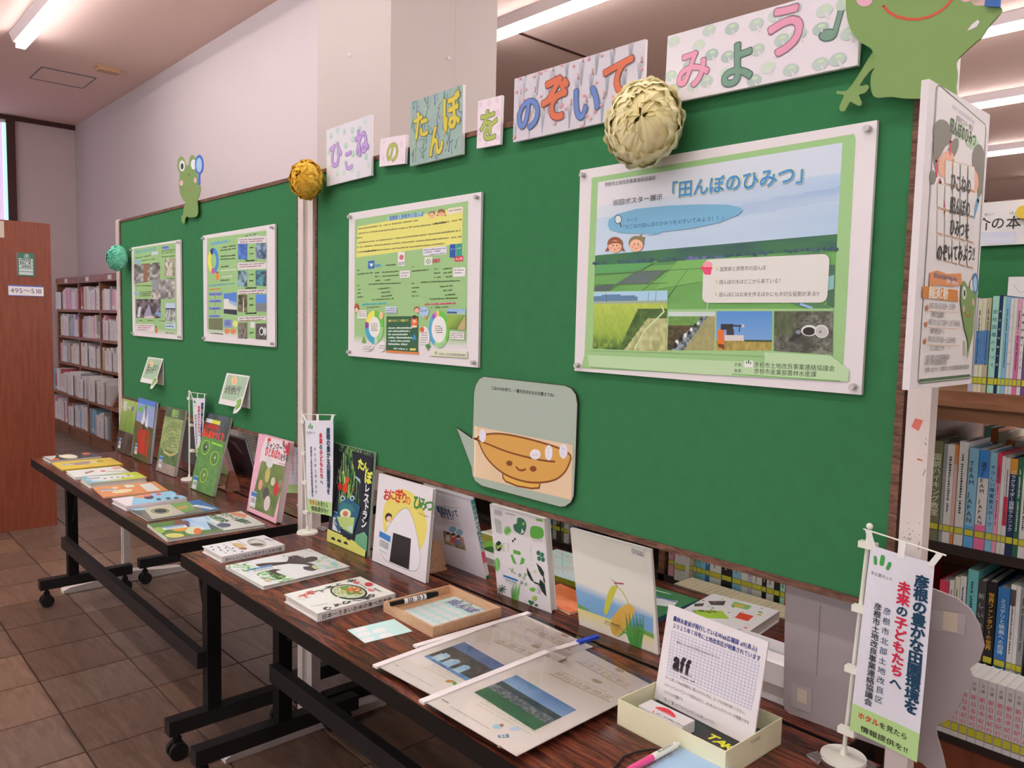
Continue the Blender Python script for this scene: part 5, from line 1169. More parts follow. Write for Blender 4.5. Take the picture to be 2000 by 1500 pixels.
# ---- bookcase against the pink back wall, three and more bays
LB = [(-8.55), (-7.60), (-6.78), (-5.98), (-5.18)]
lc = empty('bookcase', (-6.9, 1.35, 0), 'brown bookcase full of pale books against the pink back wall', 'bookcase')
for x in LB:
    part('upright', 'shelf', ((x-.02, 1.18, 0), (x+.02, 1.49, 1.77)), parent=lc); 
    s = MB(); s.add([(x-.02, 1.18, 0), (x-.02, 1.05, 0), (x-.02, 1.05, .44), (x-.02, 1.18, .72), (x+.02, 1.18, 0), (x+.02, 1.05, 0), (x+.02, 1.05, .44), (x+.02, 1.18, .72)], [(0, 1, 2, 3), (7, 6, 5, 4), (0, 4, 5, 1), (1, 5, 6, 2), (2, 6, 7, 3), (3, 7, 4, 0)]); s.build('lower_side', 'shelf', lc)
part('top_board', 'shelf_x', ((LB[0]-.02, 1.17, 1.70), (LB[-1]+.02, 1.49, 1.775)), parent=lc)
part('back_panel', 'shelf', ((LB[0], 1.47, 0), (LB[-1], 1.49, 1.75)), parent=lc)
for z in (1.405, 1.095, .78): part('shelf', 'shelf_x', ((LB[0], 1.175, z-.03), (LB[-1], 1.47, z)), parent=lc)
for z in (.46, .12): part('shelf', 'shelf_x', ((LB[0], 1.045, z-.03), (LB[-1], 1.47, z)), parent=lc)
part('plinth', 'shelf', ((LB[0], 1.06, 0), (LB[-1], 1.075, .09)), parent=lc)
for i in range(4):
    x = (LB[i]+LB[i+1])/2; s = MB(); s.box((x-.055, 1.166, 1.715), (x+.055, 1.170, 1.76)); s.build('shelf_label', 'white_card', lc)
q = random.Random(21)
CN['dull red'] = O(176, 84, 96); PALL = ['white']*11+['cream', 'pink', 'dull red', 'grey', 'lilac', 'beige', 'sky blue', 'pink', 'white']
rows = ((1.405, 1.18, 'top'), (1.095, 1.18, 'second'), (.78, 1.18, 'third'), (.46, 1.05, 'fourth'), (.12, 1.05, 'bottom'))
bays = ('left', 'middle', 'right', 'hidden right-hand')
for ri, (z, y, rn) in enumerate(rows):
    for bi in range(3):
        x = LB[bi]+.028+(.03 if bi == 0 else 0); end = LB[bi+1]-.028; n = 0
        while True:
            w = q.uniform(.044, .080)
            if x+w > end: break
            n += 1
            if q.random() < .05: x += .02; continue
            c = q.choice(PALL); h = q.uniform(.185, .245) if q.random() < .8 else .255
            if ri == 4 and bi == 1 and n in (6, 9): c = 'sky blue'
            if ri == 3 and bi == 2 and n == 3: c = 'yellow'
            if ri == 0 and bi == 1 and n < 3: c = 'dull red'
            spine_book(x, x+w-.002, y+q.uniform(.0, .02), z+.0005, h, .2, c, f'{c} book, {ordinal(n)} from left, {rn} shelf, {bays[bi]} bay, back-wall bookcase', 'books in the back-wall bookcase', yel=None, bands=((.06, .2, O(230, 226, 226)),) if q.random() < .4 else ())
            x += w
# papers and file folders standing face-out in front of the rows
fo = ((0, 0, -.10, .22), (0, 1, .70, .17), (1, 0, .40, .18), (1, 2, .12, .17), (2, 1, .12, .2), (2, 1, .52, .2), (2, 2, .2, .2), (3, 0, .03, .2), (3, 1, .02, .2), (3, 1, .55, .2), (3, 2, .02, .22), (3, 2, .45, .25), (4, 1, .02, .19), (4, 2, .4, .25), (0, 1, .9, .12))
for k, (ri, bi, u, w) in enumerate(fo):
    z, y, rn = rows[ri]; x0 = LB[bi]+.04+u*.74; y -= .012; w = min(w, .22)
    r = empty('index_card', (x0+w/2, y, z), f'white face-out card, {rn} shelf, {bays[bi]} bay, {"left" if u < .3 else "middle" if u < .6 else "right"} {"edge" if k == 14 else "part"}, back-wall bookcase', 'card', 'face-out cards in the back-wall bookcase')
    s = MB(); s.box((x0, y, z+.0006), (x0+w, y+.010, z+.205+.012*(k % 3))); s.build('sheet', 'white_card', r)
    a = Art(Surf((x0, y, z), (1, 0, 0), (0, 0, 1), w, .2), .0006); a.dash((.5, .85), (.5, .25), .018, (.12, .1, .14), k, .4); a.line([(.03, .05), (.03, .95)], .006, O(200, 90, 100)); a.done('print', r)

# ---- end panel of the nearer bookcase at the left edge
XE = -3.41
P = [XP(95, 437, XE), XP(0, 430, XE), XP(107, 1021, XE)]
ye = float(T(107, 1021, 0)[1]); ze = float(P[0][2])
ec = empty('bookcase', (XE-.5, ye-.35, 0), 'orange-brown bookcase end panel at the left edge carrying a number sign', 'bookcase')
part('end_panel', 'endpanel', ((XE-.03, ye-.70, 0), (XE, ye, ze)), parent=ec)
part('top_board', 'shelf_x', ((XE-1.9, ye-.70, ze-.04), (XE-.03, ye, ze)), parent=ec)
part('back_panel', 'shelf', ((XE-1.9, ye-.36, 0), (XE-.03, ye-.34, ze-.04)), parent=ec)
for z in (.1, .45, .8, 1.15, 1.5): part('shelf', 'shelf_x', ((XE-1.9, ye-.70, z-.02), (XE-.03, ye, z)), parent=ec)
part('upright', 'shelf', ((XE-1.93, ye-.70, 0), (XE-1.9, ye, ze)), parent=ec)
def wallsurf(q, x):
    P = [XP(*p, x) for p in q]; y0 = (P[0][1]+P[3][1])/2; y1 = (P[1][1]+P[2][1])/2; z0 = (P[2][2]+P[3][2])/2; z1 = (P[0][2]+P[1][2])/2
    return Surf((x, y0, z0), (0, 1, 0), (0, 0, 1), y1-y0, z1-z0)
sf = wallsurf(((16, 556), (85, 559), (85.5, 579.5), (17, 577.5)), XE+.003)
r = panel(sf, .003, 'number_sign', 'white number sign with blue lines on the orange-brown end panel', 'sign', False)
a = Art(sf, .0004); a.rect(0, .88, 1, 1, O(90, 100, 180)); a.rect(0, .0, 1, .06, O(90, 100, 180)); a.rect(0, .06, 1, .12, W)
a.text('495〜518', (.05, .28), (.95, .28), col=(.12, .1, .16), size=sf.h*.62, off=.0, ru=3); a.done('sign_print', r)
sf = wallsurf(((32.5, 493), (67.5, 495), (68, 541), (34, 538)), XE+.003)
r = panel(sf, .003, 'guide_card', 'small green guide card with white rows above the number sign', 'sign', False)
a = Art(sf, .0004); a.rect(0, 0, 1, 1, O(70, 112, 96)); a.dot((.5, .86), .012, O(110, 140, 125)); a.text('本', (.42, .8), size=.03, col=O(190, 200, 196))
for k in range(5): a.rect(.1, .06+k*.145, .9, .18+k*.145, O(196, 196, 196)); (k > 1) and a.dash((.15, .09+k*.145), (.8, .09+k*.145), .012, O(90, 90, 90), k, .2)
a.done('card_print', r)
sf = wallsurf(((-14, 431), (8, 431), (8, 464), (-14, 463)), XE+.003); r = panel(sf, .004, 'notice_card', 'beige card at the top left edge of the orange-brown end panel', 'card', False, mname='tape')
sf = wallsurf(((97, 493), (105.5, 494), (105, 550), (98, 548)), XE-.5)
r = panel(Surf((XE-.6, ye-.02, sf.O[2]), (0, 1, 0), (0, 0, 1), .075, sf.h*1.06), .02, 'side_card', 'white card sticking out behind the orange-brown end panel', 'card', False)
# ================================================================ books and papers on the tables
PAGE = O(216, 204, 198)
def book(sf, t, spine, col, label, group, art=None, edge=None, lift=0, name='book', gloss='gloss', lib=None, spcol=None):
    """hard or soft cover book whose visible cover is sf; spine side 'L','R','T' or 'B'; t thickness"""
    sf.O = sf.O + np.array((0, 0, lift)); c = sf.at(sf.w/2, 0, -t/2)
    r = empty(name, (c[0], c[1], min(c[2], .7)), label, 'book', group); w, h = sf.w, sf.h; b = min(.0022, t*.2); e = .003 if t > .007 else .0012
    s = MB(); s.obox(sf.O, sf.U, sf.V, sf.N, (0, w), (0, h), (-b, 0), col); s.obox(sf.O, sf.U, sf.V, sf.N, (0, w), (0, h), (-t, -t+b), col)
    sp = {'L': ((0, b), (0, h)), 'R': ((w-b, w), (0, h)), 'B': ((0, w), (0, b)), 'T': ((0, w), (h-b, h))}[spine]
    s.obox(sf.O, sf.U, sf.V, sf.N, sp[0], sp[1], (-t+b, -b), spcol or col); s.build('cover', 'print', r)
    u = [e, w-e]; v = [e, h-e]
    if spine == 'L': u[0] = b
    if spine == 'R': u[1] = w-b
    if spine == 'B': v[0] = b
    if spine == 'T': v[1] = h-b
    s = MB(); s.obox(sf.O, sf.U, sf.V, sf.N, u, v, (-t+b, -b), PAGE); s.build('pages', 'print', r)
    a = Art(sf, .0003)
    if art: art(a)
    a.done('cover_print', r, gloss)
    if lib: library_label(sf, lib, r)
    return r
def library_label(sf, q, parent, rot=0):
    """white barcode label with a blue band; q = u,v of its centre (fractions), w,h in metres"""
    u, v, lw, lh, rot = q; x, y = u*sf.w, v*sf.h; c, d = math.cos(rot), math.sin(rot)
    O2 = sf.at(x, y, .0008)+(-sf.U*(lw/2*c-lh/2*d)-sf.V*(lw/2*d+lh/2*c)); U = sf.U*c+sf.V*d; V = -sf.U*d+sf.V*c
    s2 = Surf(O2, U, V, lw, lh); a = Art(s2, .0002); a.rect(0, 0, 1, 1, O(226, 220, 222)); a.rect(.0, .68, 1, .96, O(60, 120, 190)); k = 0
    for i in range(18):
        w = (1+(i*7) % 3)*.009; a.rect(.1+i*.045, .28, .1+i*.045+w, .60, (.05, .06, .08))
    a.dash((.1, .08), (.9, .08), .0022, (.25, .25, .25), 3)
    a.done('library_label', parent, 'gloss')
def stand(BL, BR, TL, TR, t):
    """standing surface from the photographed corners: base on the table top, leaning"""
    A, Bp = T(*BL), T(*BR); U = Bp-A; w = np.linalg.norm(U); U /= w; Vs = []
    for tp, b in ((TL, A), (TR, Bp)):
        if tp is None: continue
        d = ray(*tp); k = np.dot(b-CAM, U)/np.dot(d, U); Vs.append(CAM+d*k-b)
    V = sum(Vs)/len(Vs); h = np.linalg.norm(V); sf = Surf(A, U, V, w, h)
    if sf.at(0, h)[2] > .945 and sf.at(0, h, -t)[1] > -.004 and V[1] > 0:      # rests against the board's face
        V = V.copy(); V[1] -= sf.at(0, h, -t)[1]+.005; sf = Surf(A, U, V, w, np.linalg.norm(V))
    low = sf.at(0, 0, -t)[2]; sf.O = sf.O+np.array((0, 0, max(0, .7004-low, .7004-sf.O[2]))); return sf
def flat(A, Bq, C, D, t):
    P = [T(*q, .7+t) for q in (A, Bq, C, D)]; sf = surf_from(P[3], P[2], P[0], P[1]); sf.O[2] = .7004+t
    return sf
KK = (.04, .035, .04)
def noisy(c0, c1, fx, fy, sd, c2=None): return lambda x, y: mix(c0, c1, vn(x*fx, y*fy, sd)*1.3-.15) if c2 is None else mix(mix(c0, c1, vn(x*fx, y*fy, sd)), c2, max(0, vn(x*fx*2.2, y*fy*2.2, sd+9)*2-1.1))
FULL = [(0, 1), (1, 1), (1, 0), (0, 0)]
GS = 'books standing on the far table, covers to the front'; GN = 'books standing on the near table'

# ---- far table, standing
def art(a):
    a.photo(FULL, lambda x, y: mix(O(170, 190, 110), O(96, 120, 60), y*1.3+vn(x*14, y*4, 2)*.4-.2) if y < .6 else noisy(O(96, 84, 76), O(60, 52, 48), 8, 8, 3)(x, y), 24, 30)
    for k in range(26): x = rnd.uniform(.1, .9); a.line([(x, .42), (x+rnd.uniform(-.12, .12), .82)], .0022, sh(O(130, 170, 70), rnd.uniform(.7, 1.3)), .0008)
    a.text('稲', (.1, .80), size=.05, col=W, off=.03); a.text('の絵本', (.36, .84), (.62, .84), col=W, off=.02); a.dot((.74, .86), .012, O(90, 110, 170))
book(stand((226, 880), (254, 892), (240, 779), (270, 787), .012), .012, 'L', O(110, 110, 80), 'green book with rice seedlings on its cover, leftmost of the standing books', GS, art, lib=(.22, .16, .034, .05, 0))
def art(a):
    a.rect(0, 0, 1, 1, O(150, 160, 210)); a.photo([(0, .62), (1, .58), (1, 0), (0, 0)], noisy(O(110, 90, 60), O(70, 90, 50), 6, 8, 5), 14, 14)
    a.rect(0, .92, 1, 1, O(90, 130, 215)); a.ell(.2, .82, .13, .05, O(110, 190, 90)); a.text('こめづくり', (.3, .86), (.8, .86), col=O(110, 200, 80), off=.03)
    a.line([(.5, .60), (.52, .90)], .010, O(90, 60, 50)); a.poly([(.3, .60), (.45, .85), (.55, .62), (.65, .8), (.72, .56)], O(215, 215, 225)); a.poly([(.4, .5), (.5, .66), (.6, .5)], (.05, .05, .08))
    for k in range(5): a.poly([(.18+.14*k, .12), (.26+.13*k, .52), (.38+.11*k, .50), (.32+.13*k, .10)], sh(O(206, 60, 44), .8+.1*(k % 3)))
book(stand((257.6, 893), (291, 908), (275, 778), (308, 786), .014), .014, 'L', O(120, 130, 150), 'blue book with red drying racks on its cover, second of the standing books', GS, art, lib=(.2, .16, .036, .05, 0))
def art(a):
    a.photo(FULL, lambda x, y: mix(O(110, 115, 100), O(70, 90, 60), vn(x*8, y*6, 4)) if y < .16 else (mix(O(170, 176, 120), O(120, 140, 90), vn(x*6, y*26+3*math.sin(x*3), 3)) if y < .64 else mix(O(66, 100, 60), O(110, 130, 90), vn(x*12, y*12, 8))) if y < .84 else mix(O(170, 150, 140), O(130, 110, 110), vn(x*5, y*5, 2)), 30, 40)
    for k in range(8): a.line([(.12, .80-.055*k), (.35+.02*k, .765-.06*k), (.62, .79-.055*k), (.9, .75-.045*k)], .0013, O(70, 80, 56))
    a.poly([(.06, .42), (.3, .33), (.62, .31), (.9, .36), (.88, .32), (.6, .27), (.3, .29)], O(190, 170, 120)); a.text('棚田', (.36, .88), (.7, .88), col=O(150, 190, 110), off=.03)
book(stand((304, 919), (340, 933), (323, 795), (364, 803), .012), .012, 'L', O(150, 150, 140), 'book with terraced rice fields on its cover, third of the standing books', GS, art, lib=(.2, .15, .036, .05, 0))
def art(a):
    a.photo(FULL, lambda x, y: noisy(O(90, 96, 110), O(60, 66, 60), 5, 5, 2)(x, y) if y < .3 else mix(O(76, 128, 66), O(110, 150, 86), vn(x*20+y*8, y*24, 5)), 26, 36)
    a.rect(.02, .88, .62, .93, O(220, 224, 226)); a.rect(.3, .88, .64, .93, O(220, 214, 70)); a.text('田んぼの生きもの', (.0, .81), (.66, .81), col=O(206, 50, 30), off=.05, size=.024)
    a.text('田んぼのつくり', (.0, .70), (.92, .70), col=O(226, 70, 40), off=.06, size=.034); a.poly([(.46, .655), (.92, .645), (.92, .62), (.5, .63)], O(150, 206, 70))
    for x, y, rx, ry, c in ((.27, .56, .17, .095, (.06, .09, .05)), (.72, .46, .165, .09, O(110, 130, 60)), (.45, .21, .15, .09, O(120, 150, 60))):
        a.ell(x, y, rx, ry, O(206, 220, 70)); a.ell(x, y, rx*.9, ry*.92, sh(O(90, 140, 80), .9)); a.ell(x, y, rx*.4, ry*.5, c); a.ell(x+.02, y+.01, rx*.16, ry*.2, O(200, 205, 190))
    for k in range(30): x, y = rnd.uniform(.05, .9), rnd.uniform(.05, .4); a.line([(x, y), (x+.12, y-.02)], .0008, O(140, 170, 110))
book(stand((371, 954), (416, 972), (403, 808), (452, 817), .010), .010, 'L', O(150, 158, 140), 'green book with three circled field creatures and red title, fourth of the standing books', GS, art, lib=(.17, .09, .036, .05, 0))
def art(a):
    a.z(400, 740, 4.6875); PKc = O(232, 170, 190)
    a.rect(400, 480, 900, 1400, PKc); a.poly([(560, 530), (840, 600), (770, 800), (500, 760), (520, 640)], O(232, 210, 216))
    a.poly([(520, 750), (745, 805), (745, 850), (630, 1270), (412, 1175), (420, 1150)], O(110, 130, 70))
    a.photo([(520, 752), (742, 806), (632, 1268), (414, 1176)], lambda x, y: mix(O(126, 140, 84), O(92, 110, 62), vn(x*9, y*9, 3)+y*.3-.2), 20, 26)
    for x, y, rx, ry, c in ((575, 880, 22, 70, O(196, 176, 110)), (510, 970, 18, 50, O(222, 150, 130)), (655, 1010, 22, 62, O(212, 50, 60)), (625, 940, 20, 40, O(210, 190, 170)), (560, 1050, 30, 60, O(90, 80, 80)), (570, 1140, 28, 70, O(216, 190, 196)), (690, 960, 16, 40, O(150, 140, 110))): a.ell(x, y, rx, ry, c, rot=8)
    a.ell(594, 765, 32, 52, O(216, 206, 206)); a.ell(724, 592, 11, 28, O(150, 90, 90)); a.text('ミャンマーで米', (560, 632), (770, 680), col=(.08, .06, .07), off=.03, size=.030)
    a.rect(576, 543, 606, 572, O(214, 60, 70)); a.text('米', (728, 680), (775, 690), col=O(206, 40, 60), off=.04, size=.042); a.text('ひとめぼれ', (548, 694), (690, 738), col=O(214, 50, 66), off=.03, size=.034); a.text('を作る', (690, 742), (760, 756), col=(.1, .08, .09), off=.03, size=.026)
    a.dash((682, 775), (742, 790), .004, O(170, 90, 110), 2); a.f()
book(stand((482, 999), (538.7, 1025), (520.5, 848), (578, 863), .022), .022, 'L', O(226, 165, 186), 'pink book about growing rice with a farm photo, last standing book on the far table', GS, art, lib=(.17, .17, .042, .054, 0))
# ---- near table, standing
def art(a):
    a.z(620, 840, 4.6868); a.rect(0, 0, 700, 1300, O(46, 52, 66)); D_ = (.02, .025, .04)
    for k in range(120):
        x = rnd.uniform(200, 590); y = 110+(x-200)*.24+rnd.uniform(-10, 90); a.line([(x, y), (x+rnd.uniform(-14, 10), y+rnd.uniform(30, 70))], .0022, sh(O(150, 190, 100), rnd.uniform(.7, 1.3)), .001)
    for k in range(130):
        x = rnd.uniform(205, 330)+(rnd.random()*90 if rnd.random() < .5 else 0); y = rnd.uniform(180, 640); a.line([(x, y), (x+rnd.uniform(-12, 12), y+rnd.uniform(60, 150))], .003, sh(rnd.choice((O(110, 170, 70), O(170, 200, 110), O(60, 130, 70), O(200, 215, 140))), rnd.uniform(.7, 1.2)), .001)
    a.poly([(330, 190), (560, 260), (540, 480), (500, 700), (430, 880), (400, 660), (410, 520), (360, 400), (330, 300)], D_); a.poly([(205, 190), (240, 200), (200, 400), (165, 640), (130, 800), (150, 500)], D_)
    a.poly([(95, 900), (300, 990), (455, 1080), (440, 1170), (300, 1110), (95, 1015)], O(214, 206, 110)); a.poly([(360, 960), (440, 930), (480, 1000), (460, 1110), (390, 1060), (350, 1020)], O(110, 165, 130))
    body = [(245, 640), (290, 620), (340, 650), (400, 700), (385, 780), (360, 850), (330, 960), (290, 945), (200, 880), (170, 830), (190, 760), (200, 690)]
    a.poly(body, O(44, 92, 124)); a.poly([(200, 700), (250, 660), (330, 690), (350, 740), (300, 760), (220, 750)], O(56, 120, 130)); a.ell(265, 765, 50, 45, O(214, 220, 180)); a.poly([(185, 790), (350, 800), (330, 950), (220, 890)], O(184, 196, 120)); a.ell(265, 765, 24, 26, O(214, 110, 90))
    for x in (240, 328): a.ell(x, 622, 22, 24, O(170, 200, 205)); a.ell(x, 624, 12, 14, O(50, 80, 90)); a.ell(x, 626, 5, 7, (.02, .02, .02))
    a.ell(265, 530, 26, 42, O(220, 66, 40)); a.ell(215, 515, 20, 34, O(200, 50, 40)); a.ell(282, 460, 16, 32, O(226, 70, 44)); a.ell(340, 548, 8, 12, O(170, 60, 40)); a.poly([(340, 405), (400, 450), (405, 490), (360, 440)], O(150, 190, 190))
    a.poly([(165, 860), (240, 890), (200, 930)], O(60, 90, 130)); a.poly([(270, 890), (330, 870), (330, 940)], O(190, 205, 200))
    for x, y in ((150, 990), (205, 1010), (255, 965), (265, 1030), (330, 980), (290, 990)): a.ell(x, y, 15, 12, (.03, .03, .04)); a.ell(x+14, y+10, 8, 10, (.03, .03, .04))
    YT_ = O(224, 222, 90)
    for ch, x, y, sz in (('た', 376, 345, .034), ('ん', 424, 365, .030), ('ぼ', 438, 470, .040)): p = a.p((x, y)); a.chr(ch, p[0], p[1], sz, YT_, .05, 0, 1); a.l += .00004
    for ch, x, y, sz in (('レ', 440, 555, .026), ('ス', 430, 648, .030), ('ト', 432, 720, .028), ('ラ', 418, 800, .028), ('ン', 408, 880, .030)): p = a.p((x, y)); a.chr(ch, p[0], p[1], sz, O(226, 226, 226), .045, 0, 1); a.l += .00004
    a.vtext('はやしますみ', (208, 350), (190, 490), O(200, 205, 190), .02); a.f()
book(stand((640, 1056.5), (717, 1089.6), (663.7, 864), (742.7, 883.7), .009), .009, 'L', O(150, 176, 160), 'dark picture book with a blue frog and yellow title, beside the white banner pole', GN, art, lib=(.22, .225, .048, .058, -.03))
def art(a):
    a.z(620, 840, 4.6868); a.rect(400, 300, 1200, 1500, O(226, 212, 218)); YE = O(228, 206, 110)
    a.ell(800, 850, 200, 310, YE, 40, rot=-8)
    on = smooth([(820, 715), (855, 760), (895, 880), (930, 1060), (940, 1180), (920, 1270), (860, 1290), (720, 1240), (620, 1185), (580, 1110), (582, 1030), (640, 900), (720, 780), (780, 725)], 4)
    a.poly(on, O(230, 218, 226)); a.line(on+[on[0]], .0011, (.12, .1, .12))
    a.poly([(695, 938), (858, 995), (838, 1278), (660, 1202)], (.022, .018, .018)); a.ell(652, 800, 32, 42, (.05, .03, .03)); a.ell(656, 812, 24, 30, O(236, 190, 160)); a.poly([(620, 800), (640, 765), (680, 770), (684, 800), (660, 785)], (.05, .03, .03)); a.poly([(640, 845), (668, 850), (640, 895)], O(236, 224, 230))
    a.line([(646, 822), (656, 827), (664, 822)], .0008, O(160, 50, 40))
    RDo = O(206, 66, 50); GNo = O(76, 130, 62); ORo = O(222, 130, 60)
    for ch, x, y, sz, c in (('お', 602, 625, .034, RDo), ('に', 655, 620, .030, RDo), ('ぎ', 702, 640, .040, RDo), ('り', 762, 652, .032, RDo), ('の', 803, 668, .026, ORo), ('ひ', 872, 700, .040, GNo), ('み', 930, 712, .036, GNo), ('つ', 990, 725, .036, GNo)):
        p = a.p((x, y)); a.chr(ch, p[0], p[1], sz, c, .04, 0, 1, ru=3); a.l += .00004
    a.text('文と絵', (928, 768), (965, 780), col=(.1, .1, .1)); a.dash((970, 786), (1020, 796), .0022, (.1, .1, .1), 2); a.f()
book(stand((726.7, 1095), (831, 1140.4), (749.7, 925), (854.7, 953), .010), .010, 'L', O(222, 208, 212), 'white picture book with a big rice ball and black seaweed on its cover', GN, art, lib=(.21, .245, .056, .06, -.08))
def art(a):
    a.z(620, 840, 4.6868); a.rect(1000, 500, 1700, 1500, O(224, 210, 220)); a.dash((1110, 690), (1290, 722), .003, (.3, .3, .35), 2)
    a.text('嬉遊治水って', (1098, 745), (1292, 790), col=O(40, 70, 110), off=.04, size=.022); a.text('何だろう？', (1130, 795), (1270, 830), col=O(40, 70, 110), off=.04, size=.021); a.line([(1135, 828), (1305, 868)], .0009, O(220, 110, 130))
    a.photo([(1150, 915), (1335, 985), (1362, 1105), (1165, 1040)], noisy(O(60, 80, 50), O(190, 160, 130), 7, 6, 4, O(220, 120, 120)), 18, 14); a.ell(1238, 908, 34, 28, O(120, 165, 190)); a.ell(1302, 938, 30, 30, O(130, 170, 195))
    for x, y, c in ((1195, 990, O(230, 210, 200)), (1245, 1000, O(214, 80, 80)), (1290, 1020, O(110, 140, 190))): a.ell(x, y, 22, 34, c); a.ell(x, y-36, 16, 20, O(236, 190, 160)); a.ell(x, y-46, 18, 14, (.06, .04, .04))
    a.f()
s9 = stand((853, 1093.5), (950, 1132), None, (918.7, 974.4), .006)
b9 = book(s9, .012, 'R', O(220, 208, 218), 'white study booklet with teal lettering, right of the rice ball book', GN, art)
ss = Surf(s9.at(s9.w, 0, 0), -s9.N, s9.V, .012, s9.h); a = Art(ss, .0005)
a.vtext('嬉遊治水って何だろう', (.5, .98), (.5, .35), O(50, 130, 130), .04); a.rect(0, .2, 1, .34, O(220, 90, 110)); a.rect(0, 0, 1, .04, O(50, 110, 80)); a.done('spine_print', b9)
def art(a):
    a.z(940, 960, 5.5556); a.rect(0, 0, 1200, 1400, O(226, 212, 218)); GA = O(96, 170, 70); GB = O(46, 110, 80); GC = O(60, 90, 70)
    a.rect(140, 188, 228, 262, O(210, 200, 204)); [a.line([(148+i*9, 195+i*2.5), (147+i*9, 245+i*2.5)], .0009, (.1, .1, .1)) for i in range(9)]; a.dash((255, 236), (370, 262), .003, (.2, .2, .2), 3)
    a.poly(smooth([(392, 290), (430, 285), (470, 310), (490, 360), (480, 430), (450, 470), (400, 450), (360, 420), (350, 360), (385, 345)], 3), GB); a.ell(458, 350, 14, 16, O(150, 190, 90)); a.poly([(440, 400), (470, 440), (430, 460)], O(226, 212, 218))
    a.poly(smooth([(550, 375), (665, 400), (668, 500), (560, 505), (530, 460)], 3), GA); [a.line([(560+i*16, 510), (566+i*16, 540)], .0008, GC) for i in range(7)]; a.poly([(590, 290), (660, 300), (665, 330), (600, 318)], O(120, 180, 80))
    for i in range(6): x = 150+i*12; a.line([(x, 290+i*6), (x+18, 440+i*4)], .0013, GB); 
    for k in range(14): q_ = k*math.pi/7; a.line([(286, 425), (286+38*math.cos(q_), 425+46*math.sin(q_))], .003, O(110, 175, 80))
    a.ell(192, 592, 34, 56, (.02, .05, .03)); [a.line([(192, 592), (192+d*62, 560+30*i)], .0016, O(150, 170, 60)) for d in (-1, 1) for i in range(4)]; a.line([(178, 620), (220, 570)], .002, O(200, 210, 190))
    for x, y in ((345, 535), (366, 515)): a.ell(x, y, 9, 14, (.03, .04, .04))
    a.poly([(348, 628), (425, 650), (430, 690), (352, 672)], GA); a.poly([(320, 690), (345, 680), (385, 790), (350, 775)], GA); a.poly([(440, 710), (472, 730), (465, 780), (420, 795)], GA)
    a.ell(175, 790, 28, 72, O(110, 180, 90)); a.line([(165, 730), (180, 850)], .0012, W)
    for dx, dy in ((0, 0), (40, 20), (8, 60), (50, 72)): a.ell(622+dx, 665+dy, 20, 26, GB)
    for k in range(5): a.line([(545-k*6, 580+k*50), (535+k*8, 640+k*40)], .0010, O(170, 196, 160)); a.line([(290, 560+k*18), (296, 580+k*18)], .0016, O(160, 190, 150))
    claw = (.02, .045, .035)
    a.poly([(600, 770), (650, 820), (685, 880), (680, 930), (650, 900), (625, 850)], claw); a.poly([(495, 820), (530, 880), (560, 950), (580, 985), (540, 960), (505, 900)], claw); a.line([(580, 985), (620, 1000), (650, 1020)], .004, claw); a.line([(680, 930), (688, 980)], .004, claw)
    a.poly([(640, 950), (690, 1000), (710, 1140), (660, 1080), (630, 1010)], claw); [a.line([(650, 1040+i*20), (612, 1020+i*26)], .0012, claw) for i in range(4)]
    for x, y in ((420, 905), (480, 900), (465, 935), (440, 985), (485, 1005)): a.ell(x, y, 13, 17, GC if (x+y) % 2 else O(90, 160, 80)); a.ell(x, y, 6, 8, O(226, 212, 218))
    a.line([(312, 830), (370, 890)], .003, O(150, 170, 110)); a.line([(330, 870), (350, 830)], .002, O(150, 170, 110)); a.ell(560, 1060, 32, 22, O(120, 180, 70)); a.ell(585, 865, 14, 14, O(200, 205, 120)); a.ell(582, 1155, 26, 26, O(170, 190, 80))
    for k in range(12): a.line([(340+k*5, 1180), (325+k*9, 1060-(k % 4)*20)], .0024, sh(O(90, 160, 70), .8+.06*k), .001)
    for k in range(9): q_ = k*.7; a.line([(222, 1060), (222+50*math.cos(q_), 1060+50*math.sin(q_))], .0024, GC)
    for x, y in ((530, 1190), (560, 1200), (545, 1215), (600, 1230)): a.ell(x, y, 16, 14, GB)
    a.f()
sf = stand((972, 1158), (1077, 1198), (959, 984), (1060, 1014), .02)
book(sf, .020, 'L', O(222, 210, 214), 'white picture book patterned with green frogs, beetles and a crayfish', GN, art, lib=(.29, .20, .052, .022, 0))
